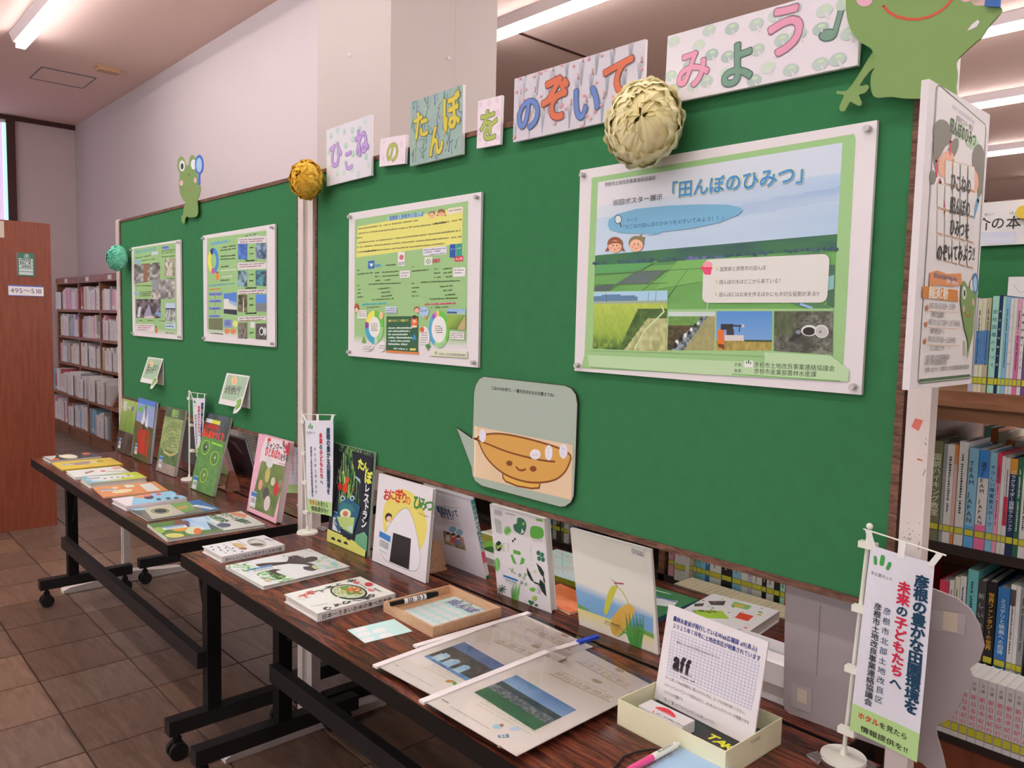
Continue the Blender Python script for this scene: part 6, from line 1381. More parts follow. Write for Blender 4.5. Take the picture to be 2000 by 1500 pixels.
def art(a):
    a.z(820, 940, 3.948); a.rect(1100, 300, 1900, 1400, O(226, 214, 206))
    a.photo([(1190, 765), (1800, 1010), (1800, 1200), (1210, 1000)], lambda x, y: mix(O(222, 212, 210), O(124, 164, 206), min(1, y*3.2)*min(1, 1.15-(y-.5)*.6)+.15*vn(x*5, y*5, 1)-.05), 24, 20)
    a.poly([(1220, 945), (1300, 985), (1305, 1000), (1220, 975)], O(110, 160, 90)); a.photo([(1215, 975), (1800, 1180), (1810, 1330), (1225, 1110)], lambda x, y: mix(O(228, 206, 120), O(226, 212, 200), y*1.3+.2*vn(x*6, y*4, 2)-.1), 24, 14)
    a.poly([(1700, 1130), (1805, 1180), (1805, 1215), (1690, 1160)], O(120, 160, 80))
    oc = O(216, 168, 80); a.poly(smooth([(1600, 945), (1640, 960), (1660, 1000), (1620, 1080), (1570, 1160), (1520, 1190), (1485, 1170), (1470, 1110), (1490, 1050), (1540, 980)], 3), oc); a.poly(smooth([(1490, 805), (1520, 820), (1500, 880), (1470, 960), (1440, 1030), (1420, 1000), (1435, 920), (1460, 840)], 3), O(200, 190, 70))
    a.line(smooth([(1520, 815), (1560, 850), (1590, 900), (1610, 950)], 4)[:12], .0028, O(190, 180, 80))
    for k in range(60): x = rnd.uniform(1480, 1640); y = 1060+(1600-x)*.5+rnd.uniform(-80, 70); a.ell(x, y, 5, 9, sh(oc, rnd.uniform(.8, 1.2)), 6, rot=30)
    for k in range(16): a.line([(1640+k*4, 1290), (1600+k*8, 1180), (1590+k*9, 1020+(k*37) % 110)], .0036, sh(O(80, 150, 70), rnd.uniform(.7, 1.3)), .001)
    for q_ in (((1640, 1190), (1580, 1160), (1525, 1200)), ((1650, 1150), (1620, 1120), (1560, 1160)), ((1690, 1130), (1720, 1140), (1740, 1180))): a.line(q_, .007, O(90, 160, 80), .001)
    a.line([(1505, 782), (1572, 788)], .003, O(170, 60, 90)); a.line([(1480, 755), (1530, 785)], .0012, O(160, 120, 140)); a.line([(1512, 790), (1520, 810)], .0014, O(150, 80, 100))
    a.rect(1632, 508, 1732, 575, O(220, 212, 210)); [a.line([(1640+i*9, 512+i*3.6), (1640+i*9, 545+i*3.6)], .0011, (.06, .06, .06)) for i in range(10)]; a.dash((1640, 552), (1728, 580), .003, (.3, .3, .3), 2)
    a.text('米どころの田んぼより', (1432, 1080), (1550, 1122), col=(.08, .07, .06), off=.03); a.dash((1410, 1086), (1580, 1150), .002, (.35, .3, .25), 4); a.f()
book(stand((1131.5, 1220), (1286, 1279.4), (1115, 1032.5), (1269.6, 1074), .007), .007, 'R', O(220, 208, 204), 'cream picture book with a rice ear, dragonfly and blue sky, standing near the lettered sheet', GN, art, spcol=O(214, 200, 200))
# bookstand leg visible behind the rice ball book, wedge behind the creature book
def easel(p, lean, label, h=.16, wm='pale_wood'):
    r = empty('book_stand', (p[0], p[1], .7), label, 'bookstand', 'wooden stands behind the standing books')
    s = MB(); s.box((p[0]-.05, p[1]-.006, .7004), (p[0]+.05, p[1]+.05, .707)); s.build('base', wm, r)
    s = MB(); s.extrude([np.array((p[0]+.046, p[1]-.006, .712)), np.array((p[0]+.046, p[1]+.05, .712)), np.array((p[0]+.046, p[1]+.028, .712+h)), np.array((p[0]+.046, p[1]+.008, .712+h))], np.array((1., 0, 0)), .009); s.build('side_support', wm, r)
easel((.545, .030), 0, 'small pale wooden bookstand behind the rice ball book', .075)
easel((-.74, .0), 0, 'small wooden bookstand behind the circled creatures book', .07, 'shelf')
# things standing on the rear far table: dark opened book, printed sheet, grey file, pink book
sf = stand((462, 941), (498, 935), (446.5, 852), (479, 864), .012)
A = T(470, 952); 
s1 = Surf((-1.13, .21, .7006), (1, 0, 0), (0, -.28, 1), .22, .168)
book(s1, .010, 'R', O(48, 34, 40), 'black hardcover book standing open behind the circled creatures book', 'books on the far rear table', lambda a: (a.poly([(.1, .9), (.5, .85), (.75, .55), (.6, .6), (.3, .8)], O(90, 72, 72))), spcol=O(160, 165, 180))
s1 = Surf((-1.46, .36, .7006), (1, 0, 0), (0, .15, 1), .62, .24)
r = empty('printed_sheet', (-1.15, .36, .7), 'pale printed sheet standing behind the black book on the rear table', 'paper')
s = MB(); s.obox(s1.O, s1.U, s1.V, s1.N, (0, s1.w), (0, s1.h), (-.002, 0)); s.build('sheet', 'white_card', r); a = Art(s1); a.rect(0, .82, 1, 1, O(190, 184, 184)); [a.dash((.06+.5*(k % 2), .76-.05*(k//2)), (.46+.5*(k % 2), .76-.05*(k//2)), .004, (.3, .28, .3), k) for k in range(24)]; a.done('print', r)
s1 = Surf((-1.46, .10, .7006), (1, 0, 0), (0, .1, 1), .17, .225)
book(s1, .02, 'R', O(96, 90, 92), 'grey file with a beige and orange top band, behind the drying rack book', 'books on the far rear table', lambda a: (a.rect(0, .86, 1, .94, O(196, 150, 90)), a.rect(0, .95, 1, 1, O(222, 206, 180))))
def art(a):
    a.rect(0, 0, 1, 1, O(176, 180, 120)); a.dot((.35, .62), .02, O(206, 60, 60)); a.dot((.55, .5), .02, O(190, 80, 70)); a.rect(0, 0, 1, .3, O(150, 170, 110))
book(Surf((-1.20, .13, .7006), (1, 0, 0), (0, -.28, 1), .20, .235), .012, 'R', O(214, 150, 160), 'pink-edged picture book leaning back to back behind the terraces book', 'books on the far rear table', art)
book(Surf((-1.06, .30, .7006), (.98, .1, 0), (0, -.15, 1), .16, .19), .014, 'L', O(220, 214, 212), 'white booklet with green and red strokes under the white banner', 'books on the far rear table', lambda a: (a.line([(.2, .9), (.5, .3)], .01, O(90, 160, 120)), a.line([(.4, .9), (.6, .5)], .006, O(206, 70, 70))))
# flat books on the rear tables
def rflat(x0, y0, w, h, t, col, label, art=None, rot=0.0, sp='L', spcol=None):
    c, d = math.cos(rot), math.sin(rot); return book(Surf((x0, y0, .7004+t), (c, d, 0), (-d, c, 0), w, h), t, sp, col, label, 'books lying on the rear tables', art, spcol=spcol)
rflat(.40, .30, .16, .14, .018, O(226, 220, 218), 'white book with red lines and a khaki picture lying on the rear table', lambda a: (a.rect(0, .0, 1, .42, O(160, 150, 60)), a.line([(0, .6), (1, .55)], .003, O(206, 90, 90)), a.line([(0, .7), (1, .65)], .003, O(206, 90, 90))))
rflat(.505, .20, .15, .13, .02, O(222, 216, 216), 'white book with a green cover picture lying behind the study booklet', lambda a: (a.rect(0, .3, 1, 1, O(120, 180, 70)), a.rect(.3, .3, .7, .6, O(60, 110, 60))))
rflat(.69, .24, .29, .19, .014, O(150, 150, 40), 'picture book with pale blue and green strokes lying behind the creature book', lambda a: (a.rect(0, 0, 1, 1, O(206, 222, 224)), [a.line([(rnd.random(), rnd.random()), (rnd.random(), rnd.random())], .003, rnd.choice((O(140, 200, 210), O(160, 210, 160), O(230, 232, 230), O(240, 200, 200)))) for _ in range(34)]), .06, 'B')
rflat(.875, .115, .17, .115, .006, O(220, 124, 76), 'orange booklet with white lettering lying between the creature and rice ear books', lambda a: (a.photo(FULL, noisy(O(226, 130, 84), O(206, 100, 56), 7, 7, 3), 14, 10), [a.line([(.05, .2+.08*k), (.5, .05+.08*k)], .0024, O(236, 214, 200)) for k in range(3)]), -.1)
def art(a):
    a.rect(0, 0, 1, 1, O(64, 128, 84)); a.poly([(.25, .55), (.8, .75), (.9, .5), (.3, .3)], O(222, 220, 224)); a.photo([(.05, .4), (.7, .4), (.7, .02), (.05, .02)], noisy(O(80, 90, 70), O(190, 170, 150), 6, 5, 3), 12, 10); a.line([(.3, .66), (.8, .7)], .008, O(120, 120, 190)); a.line([(.1, .86), (.5, .9)], .004, W)
rflat(1.07, .20, .14, .19, .014, O(60, 84, 120), 'green and blue farming book lying behind the rice ear book', art, .05, 'R')
def art(a):
    a.rect(0, 0, 1, 1, O(232, 224, 226)); a.poly([(.10, .30), (.42, .52), (.62, .34), (.30, .12)], O(170, 206, 70)); a.poly([(.62, .62), (.82, .62), (.84, .42), (.66, .42)], O(226, 76, 50)); a.poly([(.38, .92), (.64, .92), (.66, .76), (.42, .74)], O(140, 190, 110)); a.poly([(.1, .7), (.28, .86), (.34, .7), (.2, .6)], (.1, .09, .1)); a.poly([(0, .5), (.1, .6), (.14, .5), (.06, .42)], (.1, .09, .1)); a.ell(.5, .82, .08, .06, O(210, 180, 90))
    for k in range(26): a.dot((rnd.random(), rnd.random()), rnd.uniform(.002, .006), rnd.choice((O(226, 80, 80), O(110, 170, 90), O(120, 100, 90), O(110, 140, 200), O(216, 190, 90))), None, 8)
    a.text('田んぼ', (.2, .3), (.4, .42), col=(.1, .16, .05), off=.03)
rflat(1.24, .235, .17, .20, .026, O(226, 214, 216), 'thick white illustrated book lying behind the lettered sheet', art, .12, 'T')
rflat(-.86, .24, .16, .12, .02, O(90, 140, 200), 'blue and white book lying far behind the circled creatures book', lambda a: a.rect(0, .4, 1, 1, O(224, 218, 218)))
rflat(-.84, .25, .15, .11, .018, O(214, 130, 80), 'orange book on top of the blue book on the far rear table', None)
bpy.data.objects[-1] if False else None
for o in bpy.data.objects:
    if o.get('label') == 'orange book on top of the blue book on the far rear table': o.location.z += .0205

# ---- flat books along the front edges
GF = 'books lying along the front edge of the far table'
def zz1(a): a.z(60, 860, 8.333); return a
def art(a):
    zz1(a); a.rect(100, 150, 1200, 400, O(60, 56, 62)); a.poly([(210, 262), (410, 250), (400, 280), (330, 330), (225, 275)], O(200, 190, 188)); a.ell(610, 262, 155, 36, O(222, 202, 180), rot=3); a.ell(610, 262, 110, 20, O(232, 216, 200)); a.poly([(345, 300), (460, 292), (470, 312), (350, 330)], O(222, 110, 70)); a.ell(900, 214, 72, 20, O(214, 100, 70)); a.poly([(980, 230), (1050, 225), (1120, 255), (1040, 262)], O(80, 80, 100)); a.dash((840, 258), (940, 252), .006, W, 3); a.f()
book(flat((80.4, 891), (98.4, 900.2), (198, 891.4), (183.6, 884), .012), .012, 'R', O(206, 190, 190), 'dark-covered cookery book with a pale oval dish, farthest along the far table edge', GF, art)
def art(a):
    zz1(a); a.rect(300, 250, 1600, 520, O(228, 190, 70)); a.ell(840, 372, 190, 24, O(170, 140, 140), rot=-6); a.ell(1030, 352, 70, 22, O(220, 200, 160)); a.ell(1130, 342, 60, 22, O(190, 160, 60)); a.ell(690, 385, 50, 14, O(140, 60, 60)); a.f()
book(flat((101.4, 903.8), (121.2, 918.2), (241.2, 906.2), (214.8, 894), .006), .006, 'R', O(206, 168, 60), 'bright yellow booklet, second along the far table edge', GF, art, lib=(.42, .2, .05, .036, 1.5))
def art(a):
    zz1(a); a.rect(500, 400, 1700, 640, O(230, 220, 216)); a.ell(1130, 500, 120, 22, O(236, 226, 220)); a.ell(1175, 500, 44, 14, O(226, 110, 110)); a.poly([(870, 530), (1010, 490), (1040, 505), (900, 545)], O(150, 90, 80)); a.poly([(1210, 510), (1580, 495), (1600, 505), (1210, 516)], O(150, 130, 140)); a.poly([(1300, 450), (1440, 425), (1490, 450), (1380, 482)], O(232, 160, 140)); a.f()
book(flat((128.4, 920), (147, 932.6), (253, 921.8), (234, 910.4), .011), .011, 'R', O(226, 214, 212), 'white book with a pink flower-like dish, third along the far table edge', GF, art)
def art(a):
    zz1(a); a.photo([(730, 515), (1900, 515), (1900, 710), (800, 710)], lambda x, y: mix(O(130, 186, 210), O(200, 204, 70), (x-.25)*2.2), 30, 4); a.poly([(900, 590), (1130, 580), (1600, 560), (1700, 575), (1500, 612), (1200, 660), (1000, 665)], O(232, 226, 224))
    for x, y in ((1210, 622), (1320, 608), (1415, 600), (1500, 600), (1590, 575)): a.ell(x, y, 26, 8, O(140, 80, 110) if x != 1415 else O(90, 90, 120))
    a.f()
book(flat((156, 932), (175.8, 944.6), (286.8, 932.6), (267.6, 921.8), .020), .020, 'L', O(206, 196, 190), 'thick blue and yellow-green book, fourth along the far table edge', GF, art, lib=(.4, .16, .05, .036, 1.5))
def art(a):
    zz1(a); a.rect(900, 650, 2600, 1000, O(222, 140, 92)); a.ell(1490, 828, 170, 30, O(232, 206, 170), rot=-6); a.poly([(1510, 728), (1650, 720), (1700, 755), (1560, 772)], O(226, 218, 206)); a.ell(1370, 775, 60, 14, O(232, 206, 170)); a.f(); a.z(0, 850, 3.226); a.poly([(878, 312), (950, 300), (1010, 345), (930, 356)], O(220, 208, 206)); [a.dash((892+14*k, 318+9*k), (945+14*k, 309+9*k), .003, (.3, .25, .3), k) for k in range(3)]; a.f()
book(flat((180.6, 952.4), (205.2, 973.4), (327, 957), (303, 940.5), .005), .005, 'L', O(214, 130, 84), 'orange booklet with cream rice grains, fifth along the far table edge', GF, art, lib=(.40, .17, .05, .036, 1.5))
def art(a):
    a.z(0, 850, 3.226); a.poly([(680, 400), (860, 370), (850, 440), (800, 470)], O(232, 210, 220)); a.poly([(850, 345), (1180, 330), (1200, 400), (830, 440)], O(150, 190, 222)); a.poly([(815, 380), (900, 372), (920, 390), (880, 400)], O(222, 150, 110)); a.ell(938, 392, 32, 12, O(90, 60, 80)); a.ell(1000, 372, 18, 8, O(222, 110, 110)); a.poly([(905, 372), (960, 362), (950, 385), (900, 390)], O(226, 130, 120))
    for x in (1000, 1060, 1110): a.ell(x, 404-(x-1000)*.08, 16, 7, O(70, 90, 110))
    a.ell(1130, 372, 24, 8, O(140, 80, 100)); a.f()
b6 = book(flat((217, 975.5), (249.5, 988.6), (362.7, 972.4), (334.8, 957.9), .018), .018, 'R', O(226, 200, 210), 'thick pink and sky-blue cookery book, sixth along the far table edge', GF, art)
def spine_line(b, sf, t, txt, c, side='R', v0=.05, v1=.95, off=.02):
    """print along the spine of a lying book, on the +U edge"""
    s2 = Surf(sf.at(sf.w, sf.h if False else 0, -t), sf.V, sf.N, sf.h, t); s2.N = np.cross(s2.U, s2.V)
    a = Art(s2, .0004); a.text(txt, (v0, .22), (v1, .22), col=c, off=off, size=t*.62); a.done('spine_print', b)
def art(a):
    a.z(0, 850, 3.226); a.rect(800, 400, 1400, 560, O(120, 110, 104)); a.poly([(815, 470), (880, 455), (900, 500), (860, 505)], O(90, 90, 86)); a.poly([(1060, 430), (1190, 410), (1230, 470), (1100, 500)], O(110, 150, 80)); a.poly([(1170, 410), (1260, 404), (1385, 466), (1290, 480)], O(60, 110, 180))
    a.poly([(900, 455), (1060, 430), (1170, 495), (960, 530)], O(186, 172, 168)); a.ell(1010, 478, 72, 26, O(214, 206, 120)); a.ell(1010, 478, 64, 21, O(150, 140, 140)); a.ell(1012, 477, 40, 13, O(60, 60, 62)); a.ell(870, 464, 52, 10, O(150, 190, 210)); a.poly([(1100, 460), (1170, 440), (1190, 452), (1130, 475)], O(190, 150, 90))
    a.text('農業機械', (1205, 445), (1330, 468), col=O(226, 232, 240), off=.05); a.f()
book(flat((254, 995.7), (290, 1017.4), (429.3, 994), (387.5, 975.5), .006), .006, 'L', O(110, 104, 100), 'grey book with a wire coil photo and blue title, seventh along the far table edge', GF, art)
def art(a):
    a.z(0, 850, 3.226); a.rect(800, 400, 1800, 800, O(214, 208, 204)); a.poly([(930, 560), (1290, 500), (1410, 600), (1080, 670)], O(90, 120, 66)); a.photo([(1110, 530), (1290, 500), (1400, 590), (1240, 600)], lambda x, y: mix(O(110, 160, 224), O(220, 226, 236), vn(x*4, y*4, 3)), 12, 8)
    a.ell(1130, 560, 34, 30, O(130, 70, 60)); a.ell(1170, 562, 26, 24, O(110, 70, 90)); a.ell(1215, 600, 50, 24, O(206, 200, 170)); a.ell(1130, 590, 50, 16, O(226, 150, 60)); a.ell(1245, 605, 26, 20, O(220, 110, 60)); a.ell(1000, 600, 40, 20, O(150, 170, 80)); a.ell(1100, 632, 60, 14, O(206, 190, 110)); a.poly([(1300, 545), (1390, 590), (1330, 596)], O(90, 96, 100))
    a.poly([(1455, 480), (1560, 500), (1545, 524), (1450, 500)], O(222, 150, 110)); a.dash((1465, 488), (1545, 512), .004, O(206, 60, 50), 2)
    a.text('スマート農業の', (1382, 500), (1552, 560), col=O(40, 96, 66), off=.05, size=.032); a.text('大研究', (1300, 505), (1400, 552), col=O(40, 96, 66), off=.05, size=.034); a.ell(1410, 568, 46, 14, O(90, 90, 120)); a.dash((1330, 550), (1410, 590), .004, (.2, .2, .2), 3); a.f()
book(flat((289.8, 1026.7), (333.2, 1056), (510, 1022), (468, 996.3), .009), .009, 'L', O(206, 200, 196), 'large farming picture book with green title, nearest at the far table corner', GF, art, lib=(.42, .19, .07, .045, 1.5))
GE = 'books lying along the front edge of the near table'
def art(a):
    a.z(300, 1035, 3.226); a.rect(200, 0, 900, 250, O(226, 214, 220)); a.ell(650, 82, 62, 26, O(170, 160, 158), rot=10); a.poly([(600, 80), (650, 58), (712, 90), (660, 102)], O(206, 196, 194)); a.ell(650, 92, 44, 8, O(90, 66, 60)); a.ell(535, 98, 38, 14, O(206, 170, 120), rot=12); a.ell(568, 118, 22, 8, O(180, 110, 60))
    for k in range(4):
        a.dash((395+40*k, 100-14*k+4), (455+46*k, 150-14*k), .004, O(60, 60, 90), k, .7)
    for k in range(10): a.ell(365+45*(k % 5)+12*(k//5), 108+7*(k % 5)*.4+18*(k//5), 7, 4, O(70, 80, 120), 8)
    a.text('日本の', (690, 58), (745, 72), col=O(60, 60, 120), off=.03); a.f()
sfg = flat((396, 1068.5), (433.3, 1087.7), (555.7, 1064.4), (513.9, 1044.3), .018)
b = book(sfg, .018, 'R', O(226, 212, 218), 'small thick white book with a rice ball picture at the near table corner', GE, art)
spine_line(b, sfg, .018, 'おいしいごはんの炊き方とお米の話', (.1, .1, .15))
def art(a):
    a.z(300, 1035, 3.226); a.rect(400, 100, 1300, 400, O(222, 214, 218)); INK = O(66, 48, 54)
    a.poly(smooth([(640, 218), (740, 206), (840, 200), (850, 172), (900, 160), (950, 178), (990, 168), (1028, 172), (1030, 190), (980, 205), (900, 208), (850, 214), (760, 226), (690, 236)], 2), INK)
    a.poly(smooth([(850, 205), (960, 205), (1020, 222), (1035, 245), (1000, 260), (950, 250), (945, 232), (985, 230), (950, 218), (860, 214)], 2), INK); a.poly(smooth([(720, 262), (760, 248), (805, 252), (770, 262), (800, 278), (835, 292), (800, 312), (750, 300), (730, 280)], 2), INK)
    for k in range(60):
        t = rnd.random(); x = 500+330*t+rnd.uniform(-30, 60); y = 232+95*t+rnd.uniform(-30, 18); d = rnd.uniform(-60, 70); a.line([(x, y), (x+d, y+rnd.uniform(-22, 12))], .006, sh(rnd.choice((O(120, 196, 90), O(150, 206, 120), O(90, 170, 70))), rnd.uniform(.8, 1.2)), .001)
    for k in range(26): a.ell(1050+rnd.uniform(-60, 120), 205+rnd.uniform(-40, 40), 16, 5, rnd.choice((O(170, 206, 210), O(190, 214, 200), O(206, 206, 150))), 8)
    for k in range(6): a.ell(820+30*k, 165+5*(k % 3), 7, 3, O(150, 140, 140), 8)
    a.ell(720, 320, 26, 8, O(206, 180, 150)); a.dash((950, 128), (1000, 142), .004, O(180, 90, 90), 2); a.f()
book(flat((445, 1106.3), (515.4, 1148), (681.3, 1104.7), (599, 1070.6), .009), .009, 'L', O(214, 206, 206), 'white picture book with black brush strokes and green bamboo', GE, art, lib=(.42, .24, .07, .042, 1.5))
def art(a):
    a.z(300, 1035, 3.226); a.rect(800, 250, 1600, 600, O(228, 218, 216)); a.ell(1230, 392, 118, 48, O(50, 48, 44), rot=5); a.ell(1228, 390, 106, 40, O(200, 196, 170), rot=5); a.ell(1235, 380, 80, 26, O(120, 150, 80), rot=5); a.ell(1258, 378, 48, 18, O(222, 110, 60), rot=5); a.ell(1190, 392, 30, 14, O(190, 180, 120)); a.ell(1290, 398, 26, 10, O(150, 120, 60))
    for k in range(50): x = 1230+rnd.uniform(-96, 96); y = 392+rnd.uniform(-34, 34); a.ell(x, y, 7, 3.5, rnd.choice((O(224, 220, 206), O(120, 160, 70), O(200, 190, 150), O(90, 130, 60))), 6)
    a.vtext('日本一うまい', (1320, 450), (1060, 505), KK, .03, size=.026) if False else None
    for ch, x, y, sz, c, r_ in (('大', 905, 425, .026, O(206, 60, 50), 0), ('全', 950, 405, .026, O(206, 60, 50), 0), ('べ', 1010, 395, .024, KK, 0), ('方', 1075, 372, .024, KK, 0), ('く', 1135, 352, .022, KK, 0), ('米', 1215, 330, .024, KK, 0), ('む', 1060, 505, .022, KK, 0), ('す', 1120, 485, .022, KK, 0), ('び', 1180, 468, .022, KK, 0), ('一', 1250, 455, .022, KK, 0), ('味', 1300, 440, .024, KK, 0), ('日', 1340, 425, .022, KK, 0)):
        p = a.p((x, y)); a.chr(ch, p[0], p[1], sz, c, .03, .9, 1); a.l += .00004
    a.ell(1355, 345, 26, 12, O(206, 50, 60)); a.poly([(1260, 322), (1300, 332), (1290, 345), (1255, 335)], O(226, 110, 110)); a.poly([(1350, 372), (1392, 380), (1385, 392), (1350, 385)], O(226, 120, 120)); a.dash((1385, 372), (1425, 392), .006, KK, 3); a.dash((1300, 345), (1340, 375), .003, KK, 2)
    a.line(smooth([(915, 440), (960, 435), (1000, 420)], 3)[:6], .0012, KK); a.line(smooth([(990, 485), (1050, 475), (1100, 465)], 3)[:6], .0012, KK); a.f()
sfg = flat((558.2, 1162.7), (624, 1200.8), (768, 1157.4), (700, 1125), .020)
b = book(sfg, .020, 'R', O(228, 214, 216), 'thick white cookbook with a rice roll slice picture, beside the wooden tray', GE, art)
spine_line(b, sfg, .020, '日本一うまいお米の食べ方大全', (.08, .06, .06))

# ---- sticker sheets, tray and marker
MT = O(196, 220, 222)
def sticker_sheet(sf, label, group, art):
    r = empty('sticker_sheet', sf.at(sf.w/2, sf.h/2, -.0004), label, 'stickers', group)
    s = MB(); s.obox(sf.O, sf.U, sf.V, sf.N, (0, sf.w), (0, sf.h), (-.0004, 0), MT); s.build('backing', 'print', r); a = Art(sf, .0002); art(a); a.done('oval_stickers', r); return r
def art(a):
    a.z(300, 1035, 3.226)
    for x, y in ((1305, 628), (1348, 690), (1325, 658), (1420, 635), (1465, 665)): a.ell(x, y, 45, 15, O(230, 222, 228), rot=-8)
    a.f()
sticker_sheet(flat((679.7, 1231.2), (713.8, 1257.6), (804.7, 1231.8), (768, 1208.6), .0005), 'small mint sticker sheet with five ovals left, on the table before the tray', 'mint sticker sheets', art)
TRh = .024; P = [T(*q, .7+TRh) for q in ((751.7, 1176.8), (849.2, 1227.5), (975.3, 1184.6), (876, 1141))]; sf = surf_from(P[3], P[2], P[0], P[1]); sf.O[2] = .7004
tr = empty('wooden_tray', sf.at(sf.w/2, sf.h/2), 'square pale wooden tray with a sticker sheet and a marker pen', 'tray')
s = MB(); s.obox(sf.O, sf.U, sf.V, sf.N, (.004, sf.w-.004), (.004, sf.h-.004), (0, .004)); s.build('base', 'pale_wood', tr)
for u, v in (((0, .005), (0, sf.h)), ((sf.w-.005, sf.w), (0, sf.h)), ((.005, sf.w-.005), (0, .005)), ((.005, sf.w-.005), (sf.h-.005, sf.h))): s = MB(); s.obox(sf.O, sf.U, sf.V, sf.N, u, v, (0, TRh)); s.build('rim', 'pale_wood', tr)
s2 = Surf(sf.at(.035, .022, .0050), sf.U*math.cos(.02)+sf.V*math.sin(.02), sf.V, .148, .165)
def art(a):
    q = random.Random(3)
    for i in range(6):
        for j in range(4): a.ell(.10+i*.165, .10+j*.17, .078, .062, O(226, 222, 224))
    a.rect(.05, .74, 1, .98, O(206, 214, 216))
    for k in range(60): a.dot((q.uniform(.1, .98), q.uniform(.74, .98)), .004, q.choice((O(150, 170, 165), O(176, 190, 186), O(206, 214, 214))), .006, 8)
    for k, ch in enumerate('田んぼ'): p = (.14+.22*k)*a.s.w, .76*a.s.h; a.chr(ch, p[0], p[1], .030, O(150, 140, 190), .05); a.l += .00004; a.chr(ch, p[0], p[1], .030, O(90, 96, 130), .0); a.l += .00004
sticker_sheet(s2, 'mint sticker sheet with rows of ovals and lettering, inside the wooden tray', 'mint sticker sheets', art)
A = T(763, 1180, .7+TRh+.006); C = T(852, 1160, .7+TRh+.006); d = (C-A)/np.linalg.norm(C-A); r = empty('marker_pen', (A+C)/2-np.array((0, 0, .006)), 'black and white marker pen lying across the wooden tray rim', 'pen')
s = MB(); s.cyl(A, A+d*.034, .0050, .0058, n=14); s.build('cap', 'black', r); s = MB(); s.cyl(A+d*.034, A+d*.094, .0060, n=16); s.build('barrel', 'white_card', r)
s = MB(); s.cyl(A+d*.094, A+d*.099, .0066, n=14); s.cyl(A+d*.099, C, .0078, .0062, n=16); s.sphere(C, .0062, 12, 8); s.build('end_cap', 'black', r)
s = MB(); [s.cyl(A+d*(.044+.005*k), A+d*(.0445+.005*k+.002), .00615, n=14) for k in (0, 1, 2, 5, 6, 8)]; s.build('barrel_print', 'dark_grey', r)

# ---- clear-cover booklets with slide binders
FL = []
def folder(A, E, wdt, lift, label, art, zs):
    """A near end of the binder bar, E its far end (px); sheet extends to +U"""
    P0, P1 = T(*A, .7+lift), T(*E, .7+lift); V = P1-P0; h = np.linalg.norm(V); V /= h; U = np.cross(V, (0, 0, 1)); sf = Surf((P0[0], P0[1], .7+lift), U, V, wdt, h)
    r = empty('clear_cover_booklet', sf.at(sf.w/2, sf.h/2, -.002), label, 'booklet', 'clear-cover booklets on the near table')
    s = MB(); s.obox(sf.O, sf.U, sf.V, sf.N, (.006, sf.w-.006), (.006, sf.h-.012), (-.0022, -.0006), (.92, .875, .82)); s.build('pages', 'print', r)
    a = Art(sf, -.0005); art(a, sf); a.done('page_print', r, 'print')
    # clear sheet with a gentle wave
    m = MB(); nu, nv = 14, 8; seed = sum(map(ord, label)) % 50
    vs = [sf.at(sf.w*i/nu, sf.h*j/nv, .0012+.0022*vn(i*.45, j*.6, seed)*min(1, i/3)) for j in range(nv+1) for i in range(nu+1)]
    m.add(vs, [(j*(nu+1)+i, j*(nu+1)+i+1, (j+1)*(nu+1)+i+1, (j+1)*(nu+1)+i) for j in range(nv) for i in range(nu)], smooth=True); m.build('clear_sheet', 'film', r)
    s = MB(); c0, c1 = sf.at(.004, -.002, .001), sf.at(.004, sf.h+.003, .001); s.obox(sf.O, sf.U, sf.V, sf.N, (-.002, .0125), (-.002, sf.h+.003), (-.0024, .0026)); s.build('slide_binder', 'binder', r)
    return r, sf
M['binder'] = mat('white_slide_binder', (.88, .84, .85), .35, .4)
M['film'] = bpy.data.materials.new('clear_film'); M['film'].use_nodes = True
_n = M['film'].node_tree; _g = _n.nodes.new('ShaderNodeBsdfGlossy'); _g.inputs['Roughness'].default_value = .06; _t = _n.nodes.new('ShaderNodeBsdfTransparent'); _t.inputs[0].default_value = (.97, .97, .97, 1)
_f2 = _n.nodes.new('ShaderNodeFresnel'); _f2.inputs[0].default_value = 1.45; _mx = _n.nodes.new('ShaderNodeMixShader'); _n.links.new(_f2.outputs[0], _mx.inputs[0]); _n.links.new(_t.outputs[0], _mx.inputs[1]); _n.links.new(_g.outputs[0], _mx.inputs[2]); _n.links.new(_mx.outputs[0], _n.nodes['Material Output'].inputs[0])
TAN = O(190, 160, 140); TX = O(200, 180, 160)
def page(a, sf, pic=None, title='土地改良区', off=0):
    a.f(); a.poly([(.60, .955), (.68, .955), (.69, .93), (.64, .915), (.59, .93)], TAN)
    a.rect(.30, .79, .92, .80, O(196, 176, 160)); a.text(title, (.32, .81), (.90, .81), col=O(186, 150, 130), size=.017, off=0); a.dash((.32, .87), (.80, .87), .003, TX, 3)
    for k in range(5): a.dash((.30, .33-.03*k), (.86, .33-.03*k), .003, O(206, 196, 160), k, .4)
    a.dash((.08, .10), (.16, .10), .004, (.35, .35, .35), 2); a.dash((.20, .085), (.62, .085), .0024, O(180, 170, 176), 6)
def bridge(x, y):
    if y < .32: return mix(O(80, 104, 160), O(120, 140, 180), vn(x*4, y*4, 2))
    c = mix(O(100, 92, 84), O(66, 62, 60), vn(x*10, y*10, 3))
    for cx in (.18, .42, .66):
        if abs(x-cx) < .085 and y > .66-.1*math.cos((x-cx)*18) and y < .92: return mix(O(150, 180, 215), O(206, 220, 235), vn(x*9, y*9, 5))
    return mix(O(120, 160, 205), O(90, 120, 170), vn(x*20, y*3, 1)) if y > .9 else c
